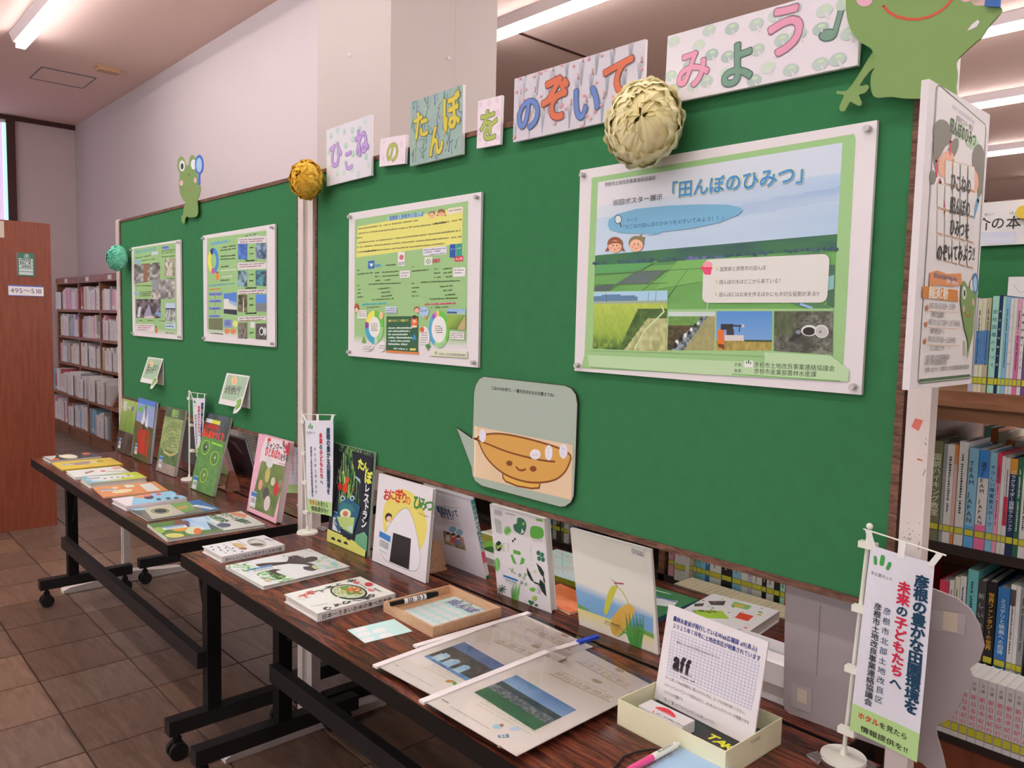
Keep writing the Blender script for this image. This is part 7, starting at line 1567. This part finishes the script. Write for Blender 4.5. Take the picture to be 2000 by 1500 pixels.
def art1(a, sf):
    page(a, sf, title='永源寺地区'); a.z(720, 1130, 3.846); a.photo([(718, 475), (1035, 658), (740, 770), (415, 583)], bridge, 34, 26); a.ell(610, 770, 34, 10, O(206, 140, 90)); a.ell(645, 785, 16, 14, O(120, 170, 90)); a.f()
def land(x, y):
    if y < .36: return mix(O(110, 140, 190), O(160, 184, 214), y*2+.4*vn(x*5, y*5, 2)-.2)
    if y < .5: return mix(O(70, 80, 100), O(84, 96, 90), vn(x*14, y*10, 4))
    if y < .72: return mix(O(96, 100, 110), O(150, 150, 150), vn(x*34, y*30, 3)**2*1.5)
    return mix(O(90, 130, 96), O(70, 108, 84), vn(x*6, y*6, 6))
def art3(a, sf):
    page(a, sf, title='芹川沿岸地区'); a.z(720, 1130, 3.846); a.photo([(1110, 722), (1562, 985), (1245, 1140), (792, 852)], land, 44, 34); a.ell(970, 1110, 40, 18, O(170, 206, 220)); a.ell(1000, 1100, 16, 12, O(206, 120, 90)); a.ell(1100, 1128, 44, 14, O(196, 206, 226)); a.text('水土里', (970, 1195), (1060, 1190), col=O(60, 150, 190), off=.03, size=.012); a.rect(965, 1255, 998, 1270, O(150, 120, 110)); a.f()
e2 = (1029.4, 1197)
_P = T(960.5, 1217, .703); _Q = T(1029.4, 1197, .703); dv = (_Q-_P)/np.linalg.norm(_Q-_P)
def back_to_px(P):
    d = P-CAM; z = d@_f; return (1000+CF*(d@_r)/z, 750-CF*(d@_u)/z)
folder(back_to_px(_Q-dv*.315), e2, .235, .0042, 'cream booklet with a clear cover, farthest left under the bridge one', lambda a, sf: page(a, sf, title='土地改良区'), None)
_P = T(1127, 1254, .703); _Q0 = T(1063, 1273, .703); dv = (_P-_Q0)/np.linalg.norm(_P-_Q0)
folder(back_to_px(_P-dv*.315), (1127, 1254), .235, .0043, 'cream booklet with a blue-tipped binder, beside the lettered sheet in the box', lambda a, sf: page(a, sf, title='ふるさとに学ぶ'), None)
bt = [o for o in bpy.data.objects if o.name.startswith('clear_cover_booklet')][-1]
bl = T(1128, 1253, .7086); s = MB(); s.obox(bl, dv*0+np.cross(dv, (0, 0, 1)), dv, np.array((0, 0, 1.)), (-.004, .007), (0, .058), (-.004, .002), O(44, 70, 190)); s.build('blue_clip', 'print', bt)
folder((730.4, 1300.3), (960.5, 1217), .238, .0105, 'cream booklet with an arched bridge photo, left front of the clear covers', art1, None)
folder((821, 1369), (1063, 1273), .245, .0168, 'cream booklet with a village and hills photo, nearest the camera', art3, None)
# ---- cream lid box with the lettered sheet
BH = .046; P = [T(*q, .7+BH) for q in ((1207, 1365), (1417.5, 1468.7), (1522, 1400))]; U = P[1]-P[0]; w = np.linalg.norm(U); V = P[2]-P[1]; sf = Surf((P[0][0], P[0][1], .7004), (U[0], U[1], 0), (V[0], V[1], 0), w, np.linalg.norm(V))
bx = empty('card_box', sf.at(sf.w/2, sf.h/2), 'shallow cream card box holding the lettered sheet and leaflets', 'box')
s = MB(); s.obox(sf.O, sf.U, sf.V, sf.N, (0, sf.w), (0, sf.h), (0, .0015)); s.build('base', 'cream', bx)
for u, v in (((0, .002), (0, sf.h)), ((sf.w-.002, sf.w), (0, sf.h)), ((.002, sf.w-.002), (0, .002)), ((.002, sf.w-.002), (sf.h-.002, sf.h))): s = MB(); s.obox(sf.O, sf.U, sf.V, sf.N, u, v, (0, BH)); s.build('side_wall', 'cream', bx)
s = MB(); s.obox(sf.O, sf.U, sf.V, sf.N, (.003, sf.w-.003), (.003, sf.h-.003), (.0015, .012), O(58, 70, 66)); fl = s.build('dark_lining', 'print', bx)
a = Art(Surf(sf.at(.003, .003, .012), sf.U, sf.V, sf.w-.006, sf.h-.006)); 
pz = a; pz.l = .003
ys = Surf(sf.at(0, 0, .016), sf.U, sf.V, sf.w, sf.h)
lf = empty('dark_leaflet', ys.at(.17, .05, -.004), 'dark leaflet with yellow capital letters in the cream box', 'leaflet')
s = MB(); s.obox(ys.O, ys.U, ys.V, ys.N, (.125, .212), (.004, .09), (-.0035, 0), O(66, 62, 62)); s.build('cover', 'print', lf)
a = Art(ys, .0003).z(1180, 1160, 4); a.noclip = True
for ch, x, y, sz in (('T', 785, 1115, .024), ('A', 845, 1155, .024), ('K', 905, 1190, .024), ('E', 965, 1225, .024)):
    p = a.p((x, y)); a.chr(ch, p[0], p[1], sz, O(222, 214, 50), .04, 0, 1.2, .2); a.l += .0002
a.done('lettering', lf)
c1 = Surf(sf.at(0, 0, .034), sf.U, sf.V, sf.w, sf.h)
P = [c1.hit(1180+x/4, 1160+y/4) for x, y in ((268, 872), (590, 1048), (692, 980), (370, 826))]
cs = Surf(c1.at(*P[0]), c1.U, c1.V, np.hypot(P[1][0]-P[0][0], P[1][1]-P[0][1]), np.hypot(P[3][0]-P[0][0], P[3][1]-P[0][1]))
ld = empty('leaflet_stack', cs.at(cs.w/2, cs.h/2, -.02), 'stack of white cards with a red half-round mark in the cream box', 'leaflets')
s = MB(); s.obox(cs.O, cs.U, cs.V, cs.N, (0, cs.w), (0, cs.h), (-.0195, 0)); s.build('cards', 'white_card', ld)
a = Art(cs, .0003).z(1180, 1160, 4); a.poly(smooth([(400, 890), (440, 885), (500, 900), (545, 935), (558, 968), (500, 945)], 3), O(226, 60, 70)); a.poly([(375, 925), (395, 910), (390, 928)], O(226, 60, 70)); a.dash((405, 935), (640, 1050), .0035, (.2, .2, .2), 2); a.dash((430, 912), (520, 950), .002, W, 2); a.done('card_print', ld)
s2_ = Surf(cs.at(.02, -.012, -.006), cs.U, cs.V, .135, .04); ld2 = empty('leaflet_stack', s2_.at(.06, .02, -.014), 'lower white cards showing in front of the red-marked stack', 'leaflets')
s = MB(); s.obox(s2_.O, s2_.U, s2_.V, s2_.N, (0, .135), (0, .0115), (-.0135, 0)); s.build('cards', 'white_card', ld2)
# lettered sheet standing in the box
base = Surf(sf.at(0, 0, .020), sf.U, sf.V, sf.w, sf.h)
bl = base.at(*base.hit(1277.5, 1363)); br = base.at(*base.hit(1446, 1449)); Ux = (br-bl)/np.linalg.norm(br-bl)
Vs = []
d = ray(1306, 1179.5); k = np.dot(bl-CAM, Ux)/np.dot(d, Ux); Vv = CAM+d*k-bl
ws = Surf(bl, Ux, Vv, .05, np.linalg.norm(Vv)); hw = ws.hit(1512.5, 1255); wb = ws.hit(1486, 1424)
ws.w = (hw[0]+wb[0])/2
_q = ws.at(ws.w, 0)-sf.O; _u1, _v1 = np.dot(_q, sf.U), np.dot(_q, sf.V); _p = ws.O-sf.O; _u0, _v0 = np.dot(_p, sf.U), np.dot(_p, sf.V)
_k = min(1.0, (sf.w-.005-_u0)/max(1e-6, _u1-_u0) if _u1 > _u0 else 1.0, (_v0-.005)/max(1e-6, _v0-_v1) if _v1 < _v0 else 1.0)
ws.w *= max(.85, min(1.0, _k))
sh_ = empty('lettered_sheet', ws.at(ws.w/2, 0), 'white sheet about a web magazine standing in the cream box', 'sign')
s = MB(); s.obox(ws.O, ws.U, ws.V, ws.N, (0, ws.w), (0, ws.h), (-.003, 0)); s.build('sheet', 'white_card', sh_)
a = Art(ws).z(1180, 1160, 4); NV = O(30, 50, 130)
GRD = [(530, 285), (1215, 540), (1150, 905), (490, 620)]
for k in range(26):
    t = k/25; p0 = np.array(GRD[0])*(1-t)+np.array(GRD[1])*t; p1 = np.array(GRD[3])*(1-t)+np.array(GRD[2])*t; a.line([tuple(p0), tuple(p1)], .0005, O(150, 150, 200))
for k in range(15):
    t = k/14; p0 = np.array(GRD[0])*(1-t)+np.array(GRD[3])*t; p1 = np.array(GRD[1])*(1-t)+np.array(GRD[2])*t; a.line([tuple(p0), tuple(p1)], .0005, O(150, 150, 200))
a.text('農林水産省が発行しているWeb広報誌 aff(あふ)', (540, 205), (1195, 450), col=NV, off=.02, size=.0098); a.text('２０２５年７月号に土地改良区が特集されています', (536, 258), (1222, 525), col=NV, off=.015, size=.0095)
a.text('食をくらしの今が見えるWebマガジン', (565, 382), (900, 510), col=(.2, .2, .25), size=.0055)
p = a.p((540, 572)); 
for ch, dx in (('a', 0), ('f', .0155), ('f', .0275)): a.chr(ch, p[0]+dx, p[1]-.002-(.0 if ch == 'f' else 0), .044 if ch == 'a' else .036, (.03, .02, .03), .05, 0, .66); a.l += .00004
a.dash((535, 585), (690, 650), .002, (.3, .3, .3), 2); a.dash((600, 650), (708, 695), .003, (.2, .2, .2), 4)
for (x0, y0, x1, y1, t_) in ((480, 655, 1112, 948, 'もっと詳しくWeb広報誌をご覧になりたい方は、コードをお持ち帰りください。'), (472, 712, 1135, 1018, 'スマートフォンでコードを読み込むと、aff(あふ)バックナンバーが閲覧できる'), (464, 768, 630, 845, 'コンテンツが満載です。'), (458, 825, 885, 1030, '「食」と「農」のリアルタイムマガジンをお楽しみください。')): a.text(t_, (x0, y0), (x1, y1), col=(.12, .1, .12), size=.0062)
a.done('sheet_print', sh_)
a = Art(Surf(sf.at(sf.w, 0, 0), sf.V, sf.N, sf.h, BH), .0004); a.text('TAKE', (.42, .72), (.60, .72), col=(.2, .18, .16), size=.008); a.done('box_lettering', bx)
# white stacked trays behind the box
for k, (q, z0, lab) in enumerate((((1500, 1330), .7004, 'lower white open box behind the cream box'), ((1498, 1300), .7414, 'upper white open box behind the cream box'))):
    c = T(*q, z0+.04); r = empty('white_box', (c[0]-.02, c[1]+.06, z0), lab, 'box', 'white open boxes behind the lettered sheet')
    x0, x1, yy0, yy1 = c[0]-.13, c[0]+.045, c[1]+.01+.01*k, c[1]+.12; s = MB(); s.box((x0, yy0, z0), (x1, yy1, z0+.002)); s.build('base', 'white_card', r)
    for a0, a1 in (((x0, yy0), (x1, yy0+.002)), ((x0, yy1-.002), (x1, yy1)), ((x0, yy0+.002), (x0+.002, yy1-.002)), ((x1-.002, yy0+.002), (x1, yy1-.002))): s = MB(); s.box((*a0, z0+.002), (*a1, z0+.040)); s.build('side_wall', 'white_card', r)
    s = MB(); s.box((x0+.006, yy0+.006, z0+.002), (x1-.006, yy1-.006, z0+.018)); s.build('slips', 'white_card', r)
# pen, notebook and black elastic
A = T(1222, 1507, .727); C = T(1326, 1452, .727); d = (C-A)/np.linalg.norm(C-A); L = np.linalg.norm(C-A); mid = A+d*L*.48
r = empty('ballpoint_pen', (A+C)/2-np.array((0, 0, .006)), 'pink and white ballpoint pen resting on the spiral notebook', 'pen')
s = MB(); s.cyl(A, A+d*.008, .001, .004, n=12); s.cyl(A+d*.008, mid, .0048, .0055, n=16, c=(1, 1, 1)); s.build('grip', mat('pink_plastic', O(232, 80, 140), .3), r)
s = MB(); s.cyl(mid, C-d*.008, .0055, .0052, n=16); s.build('barrel', 'plastic_white', r); s = MB(); s.cyl(C-d*.008, C, .0032, .0030, n=12); s.build('button', 'plastic_white', r)
sd = np.cross(d, (0, 0, 1)); tsf = Surf(mid+d*.012+np.array((0, 0, .0056))+sd*.004-sd*.0, d, -sd, .05, .008); a = Art(tsf, .0003, True); a.text('田んぼのひみつ', (.0, .1), (.75, .1), col=(.1, .1, .1), size=.0055, off=.02); a.done('pen_print', r)
P = [T(*q, .719) for q in ((1277, 1490), (1322, 1463))]; U = P[1]-P[0]; U /= np.linalg.norm(U); sf = Surf((P[0][0], P[0][1], .719), (-U[1]*-1, U[0]*-1, 0), (U[0], U[1], 0), .12, .115)
nb = empty('spiral_notebook', sf.at(.06, .05, -.018), 'pale blue spiral notebook at the bottom edge beside the pen', 'notebook'); 
sf = Surf(np.array((P[0][0], P[0][1], .7184))-U*.05, (U[1], -U[0], 0), (U[0], U[1], 0), .10, .13)
s = MB(); s.obox(sf.O, sf.U, sf.V, sf.N, (0, sf.w), (0, sf.h), (-.018, -.001), O(222, 212, 210)); s.build('pages', 'print', nb); s = MB(); s.obox(sf.O, sf.U, sf.V, sf.N, (0, sf.w), (0, sf.h), (-.001, 0), O(168, 190, 222)); s.build('cover', 'print', nb)
for k in range(22):
    c0 = sf.at(.001, .004+k*.0058, -.008); s = MB(); pts = [c0+sf.U*(.0095*math.cos(t)) + sf.N*(.0105*math.sin(t)) for t in [j*math.pi/5 for j in range(11)]]; s.tube(pts, .0006, 5); s.build('spiral_ring', 'metal', nb)
s = MB(); pts = [T(*q, .7025) for q in ((1200, 1500), (1218, 1478), (1245, 1468), (1275, 1463), (1300, 1466), (1322, 1458), (1330, 1463))]; pts = [np.array(p) for p in pts]
sp_ = []; 
for i in range(len(pts)-1):
    for q_ in range(4): sp_.append(pts[i]+(pts[i+1]-pts[i])*q_/4)
s.tube(sp_, .0016, 6); cdo = s.build('elastic_cord', 'cord', loc=pts[2]); tag(cdo, 'black elastic cord curling beside the pink pen', 'cord')

# ---------------------------------------------------------------- little banners on stands
M['cloth'] = mat('banner_cloth', (1, 1, 1), .7, .2, attr=True)
def banner(base, top, cbar, cloth, R, label, txt, back=False, loops=True, straps=()):
    """base, top: px of pole foot centre and finial; cbar: px ends of the cross bar; cloth: px TL TR BR BL"""
    b = T(*base); r = empty('banner_stand', b, label, 'banner', 'little white banners on round stands')
    d = ray(*top); k = (b[1]-CAM[1])/d[1]; tp = CAM+d*k; yb = b[1]
    s = MB(); s.cyl(b+np.array((0, 0, .0004)), b+np.array((0, 0, .006)), R, R*.97, n=40); s.cyl(b+np.array((0, 0, .006)), b+np.array((0, 0, .008)), R*.97, R*.5, n=40); s.cyl(b+np.array((0, 0, .007)), b+np.array((0, 0, .022)), .006, .0045, n=14); s.build('base', 'plastic_white', r)
    yb = min(yb, -.032) if yb > -.035 and yb < .05 else yb; k = (yb-CAM[1])/d[1]; tp = CAM+d*k
    s = MB(); s.cyl(b+np.array((0, 0, .008)), tp-np.array((0, 0, .012)), .0034, n=12); s.sphere(tp-np.array((0, 0, .004)), .0052, 14, 10); s.cyl(tp-np.array((0, 0, .03)), tp-np.array((0, 0, .010)), .0046, .0042, n=12); s.build('pole', 'plastic_white', r)
    c0, c1 = B(*cbar[0], yb-.006), B(*cbar[1], yb-.006); s = MB(); s.cyl(c0, c1, .0013, n=8); s.build('cross_bar', 'plastic_white', r)
    Q = [B(*q, yb-.007) for q in cloth]; sf = surf_from(Q[0], Q[1], Q[3], Q[2])
    # cloth: quad grid with a soft curl
    n1, n2 = 14, 26
    def pos(x, y, lift=0):   # x right, y down
        a_ = Q[0]*(1-x)+Q[1]*x; c_ = Q[3]*(1-x)+Q[2]*x; p = a_*(1-y)+c_*y
        return p+np.array((0, -1, 0))*(.004*math.sin(x*3.0+y*2.2)+lift)
    m = MB(); m.add([pos(i/n1, j/n2) for j in range(n2+1) for i in range(n1+1)], [(j*(n1+1)+i, (j+1)*(n1+1)+i, (j+1)*(n1+1)+i+1, j*(n1+1)+i+1) for j in range(n2) for i in range(n1)], O(222, 212, 224), True)
    m.build('cloth', 'cloth', r)
    # print mapped on the cloth through its own width/height
    w, h = sf.w, sf.h; flat_s = Surf((0, 0, 0), (1, 0, 0), (0, 1, 0), w, h); a = Art(flat_s, .0007); a.rect(0, 0, 1, .0, W) if False else None
    n = 10
    for i in range(n): a.l = .0005; a.rect(i/n, 0, (i+1)/n, .145 if not back else .15, O(180, 206, 140))
    a.l = .0008; emblem(a, (.22, .885), h*.085, O(70, 150, 76)); 
    a.text('水土里ネット', (.06, .855), (.42, .855), col=(.06, .08, .06), size=w*.062)
    TL_ = O(36, 66, 92); RDb = O(206, 44, 72)
    a.vtext('彦根の豊かな田園環境を', (.845, .925), (.845, .225), TL_, .045, size=h*.068)
    a.vtext('未来', (.60, .87), (.60, .75), RDb, .045, size=h*.064); a.vtext('の', (.60, .75), (.60, .69), TL_, .04, size=h*.058); a.vtext('子どもたち', (.60, .69), (.60, .38), RDb, .045, size=h*.062); a.vtext('へ', (.60, .38), (.60, .31), TL_, .04, size=h*.058)
    a.vtext(txt, (.385, .72), (.385, .20), TL_, .01, size=h*.040); a.vtext('彦根市土地改良事業連絡協議会', (.235, .72), (.235, .17), (.05, .06, .08), .02, size=h*.0395)
    a.text('ホタル', (.10, .085), (.42, .085), col=O(214, 60, 40), off=.03, size=w*.118); a.text('を見たら', (.42, .085), (.84, .085), col=(.06, .06, .05), off=.02, size=w*.11); a.text('情報提供を!!', (.16, .02), (.86, .02), col=(.06, .06, .05), off=.02, size=w*.11)
    a.m.v = [tuple(pos((1-v[0]/w) if back else v[0]/w, 1-v[1]/h, (v[2]*(-1 if back else 1)))) for v in a.m.v]
    if back: a.m.f = [f[::-1] for f in a.m.f]
    if not back: a.done('banner_print', r, 'cloth')
    else:
        # seen from behind: the print shows through, mirrored
        a.m.v = [(v[0], v[1]-.0012, v[2]) for v in a.m.v]; a.done('banner_print', r, 'cloth')
    for q in straps:
        p = B(*q, yb); s = MB(); s.box((p[0]-.010, yb-.0085, p[2]-.005), (p[0]+.016, yb+.004, p[2]+.005)); s.build('strap', 'plastic_white', r)
    for k in ((.06, .5, .94) if loops else ()):
        top_ = c0*(1-k)+c1*k; bot = pos(k, .02, .0009); ww = .10*w/1.0*.5; s = MB(); u = np.array((1., 0, 0))
        s.add([top_-u*ww+(0, -.0018, .0016), top_+u*ww+(0, -.0018, .0016), bot+u*ww, bot-u*ww], [(0, 3, 2, 1)], O(226, 216, 216)); s.build('loop', 'cloth', r)
    return r
banner((1647, 1482), (1699, 1023), ((1686.7, 1033), (1848, 1085)), ((1701, 1064), (1826, 1100), (1789, 1491), (1661.5, 1422)), .0355, 'largest white banner with red and navy columns at the lower right', '彦根市北部土地改良区', straps=((1693, 1063), (1680, 1188), (1666, 1306), (1652, 1425)))
banner((600.5, 1041), (590.5, 803), ((588, 809), (656, 810.5)), ((596.5, 821), (651.5, 821), (646, 1009), (603, 998)), .0335, 'white banner in front of the middle post, beside the frog picture book', '芹川沿岸土地改良区', straps=((593, 823), (595, 885), (597, 942), (599, 1000)))
banner((370, 937), (370, 763), ((371, 766), (403, 770)), ((376, 777), (401, 778), (390, 884), (385, 892)), .0335, 'small white banner between the terraces and circled creatures books', '彦根市南部土地改良区', straps=((371, 778), (374, 830), (376, 880)))
# the same kind of banner on the rear table, seen from behind
yb = .20; 
banner((598, 988), (598, 842), ((555, 846), (598, 842)), ((562, 852), (596, 850), (596, 964), (556, 962)), .033, 'white banner seen from behind between the pink book and the middle post', '芹川沿岸土地改良区', back=True)

# ---------------------------------------------------------------- grey back of a cut-out card hanging behind the board
yg = .048
gp = [(1536, 1130), (1533, 1200), (1530, 1372), (1532, 1385), (1542, 1394), (1560, 1400), (1642, 1431), (1700, 1452), (1770, 1478), (1800, 1490), (1830, 1520), (1850, 1520), (1842, 1480), (1830, 1440), (1827, 1418), (1853, 1405), (1872, 1382), (1884, 1352), (1898, 1340), (1899, 1322), (1893, 1307), (1912, 1292), (1922, 1262), (1913, 1222), (1895, 1190), (1868, 1168), (1827, 1152), (1790, 1140), (1700, 1120)]
Pg = [B(x, y, yg) for x, y in gp]; zmin = min(p[2] for p in Pg); 
Pg = [np.array((p[0], p[1], max(p[2], .7012))) for p in Pg]
r = empty('cutout_back', (Pg[8][0], yg, .7012), 'grey back of a wavy-edged cut-out card behind the lower right banner', 'sign')
s = MB(); s.extrude(Pg, np.array((0, -1., 0)), .004); s.build('card_back', 'grey_card', r)
for q, m_ in (([(1464, 685), (1622, 740), (1620, 935), (1462, 880)], 'clear_tape'), ([(1510, 735), (1585, 760), (1582, 865), (1506, 838)], 'tape')):
    s = MB(); s.extrude([B(1180+x/4, 1160+y/4, yg-.001-(.0006 if m_ == 'tape' else 0)) for x, y in q], np.array((0, -1., 0)), .0004); s.build('tape_patch', m_, r)
for q, m_ in (([(640, 565), (862, 600), (850, 725), (635, 685)], 'clear_tape'), ([(728, 580), (815, 595), (808, 708), (722, 690)], 'tape')):
    s = MB(); s.extrude([B(1600+x/3, 1000+y/3, yg-.001-(.0006 if m_ == 'tape' else 0)) for x, y in q], np.array((0, -1., 0)), .0004); s.build('tape_patch', m_, r)
s = MB(); p0, p1 = B(1602, 1182, yg-.0012), B(1601, 1322, yg-.0012); s.box((p0[0]-.0003, yg-.0012, p1[2]), (p0[0]+.0003, yg-.001, p0[2])); s.build('crease', mat('card_crease', (.2, .18, .185), .8), r)
# clear acrylic slips on the table near the large banner and middle post
for q, lab in ((((1575, 1472), (1598, 1490), (1605, 1478), (1598, 1466)), 'small clear plastic wedge left of the large banner foot'), (((1680, 1480), (1700, 1500), (1712, 1494), (1684, 1477)), 'small clear plastic wedge right of the large banner foot'), (((620, 1031), (632, 1036), (640, 1031), (630, 1027)), 'small clear plastic wedge right of the middle banner foot')):
    P = [T(*p, .704) for p in q]; s = MB(); s.extrude(P, np.array((0, 0, 1.)), .0035); o = s.build('plastic_wedge', 'glass', loc=P[0]); tag(o, lab, 'wedge', 'clear plastic wedges by the banner feet')
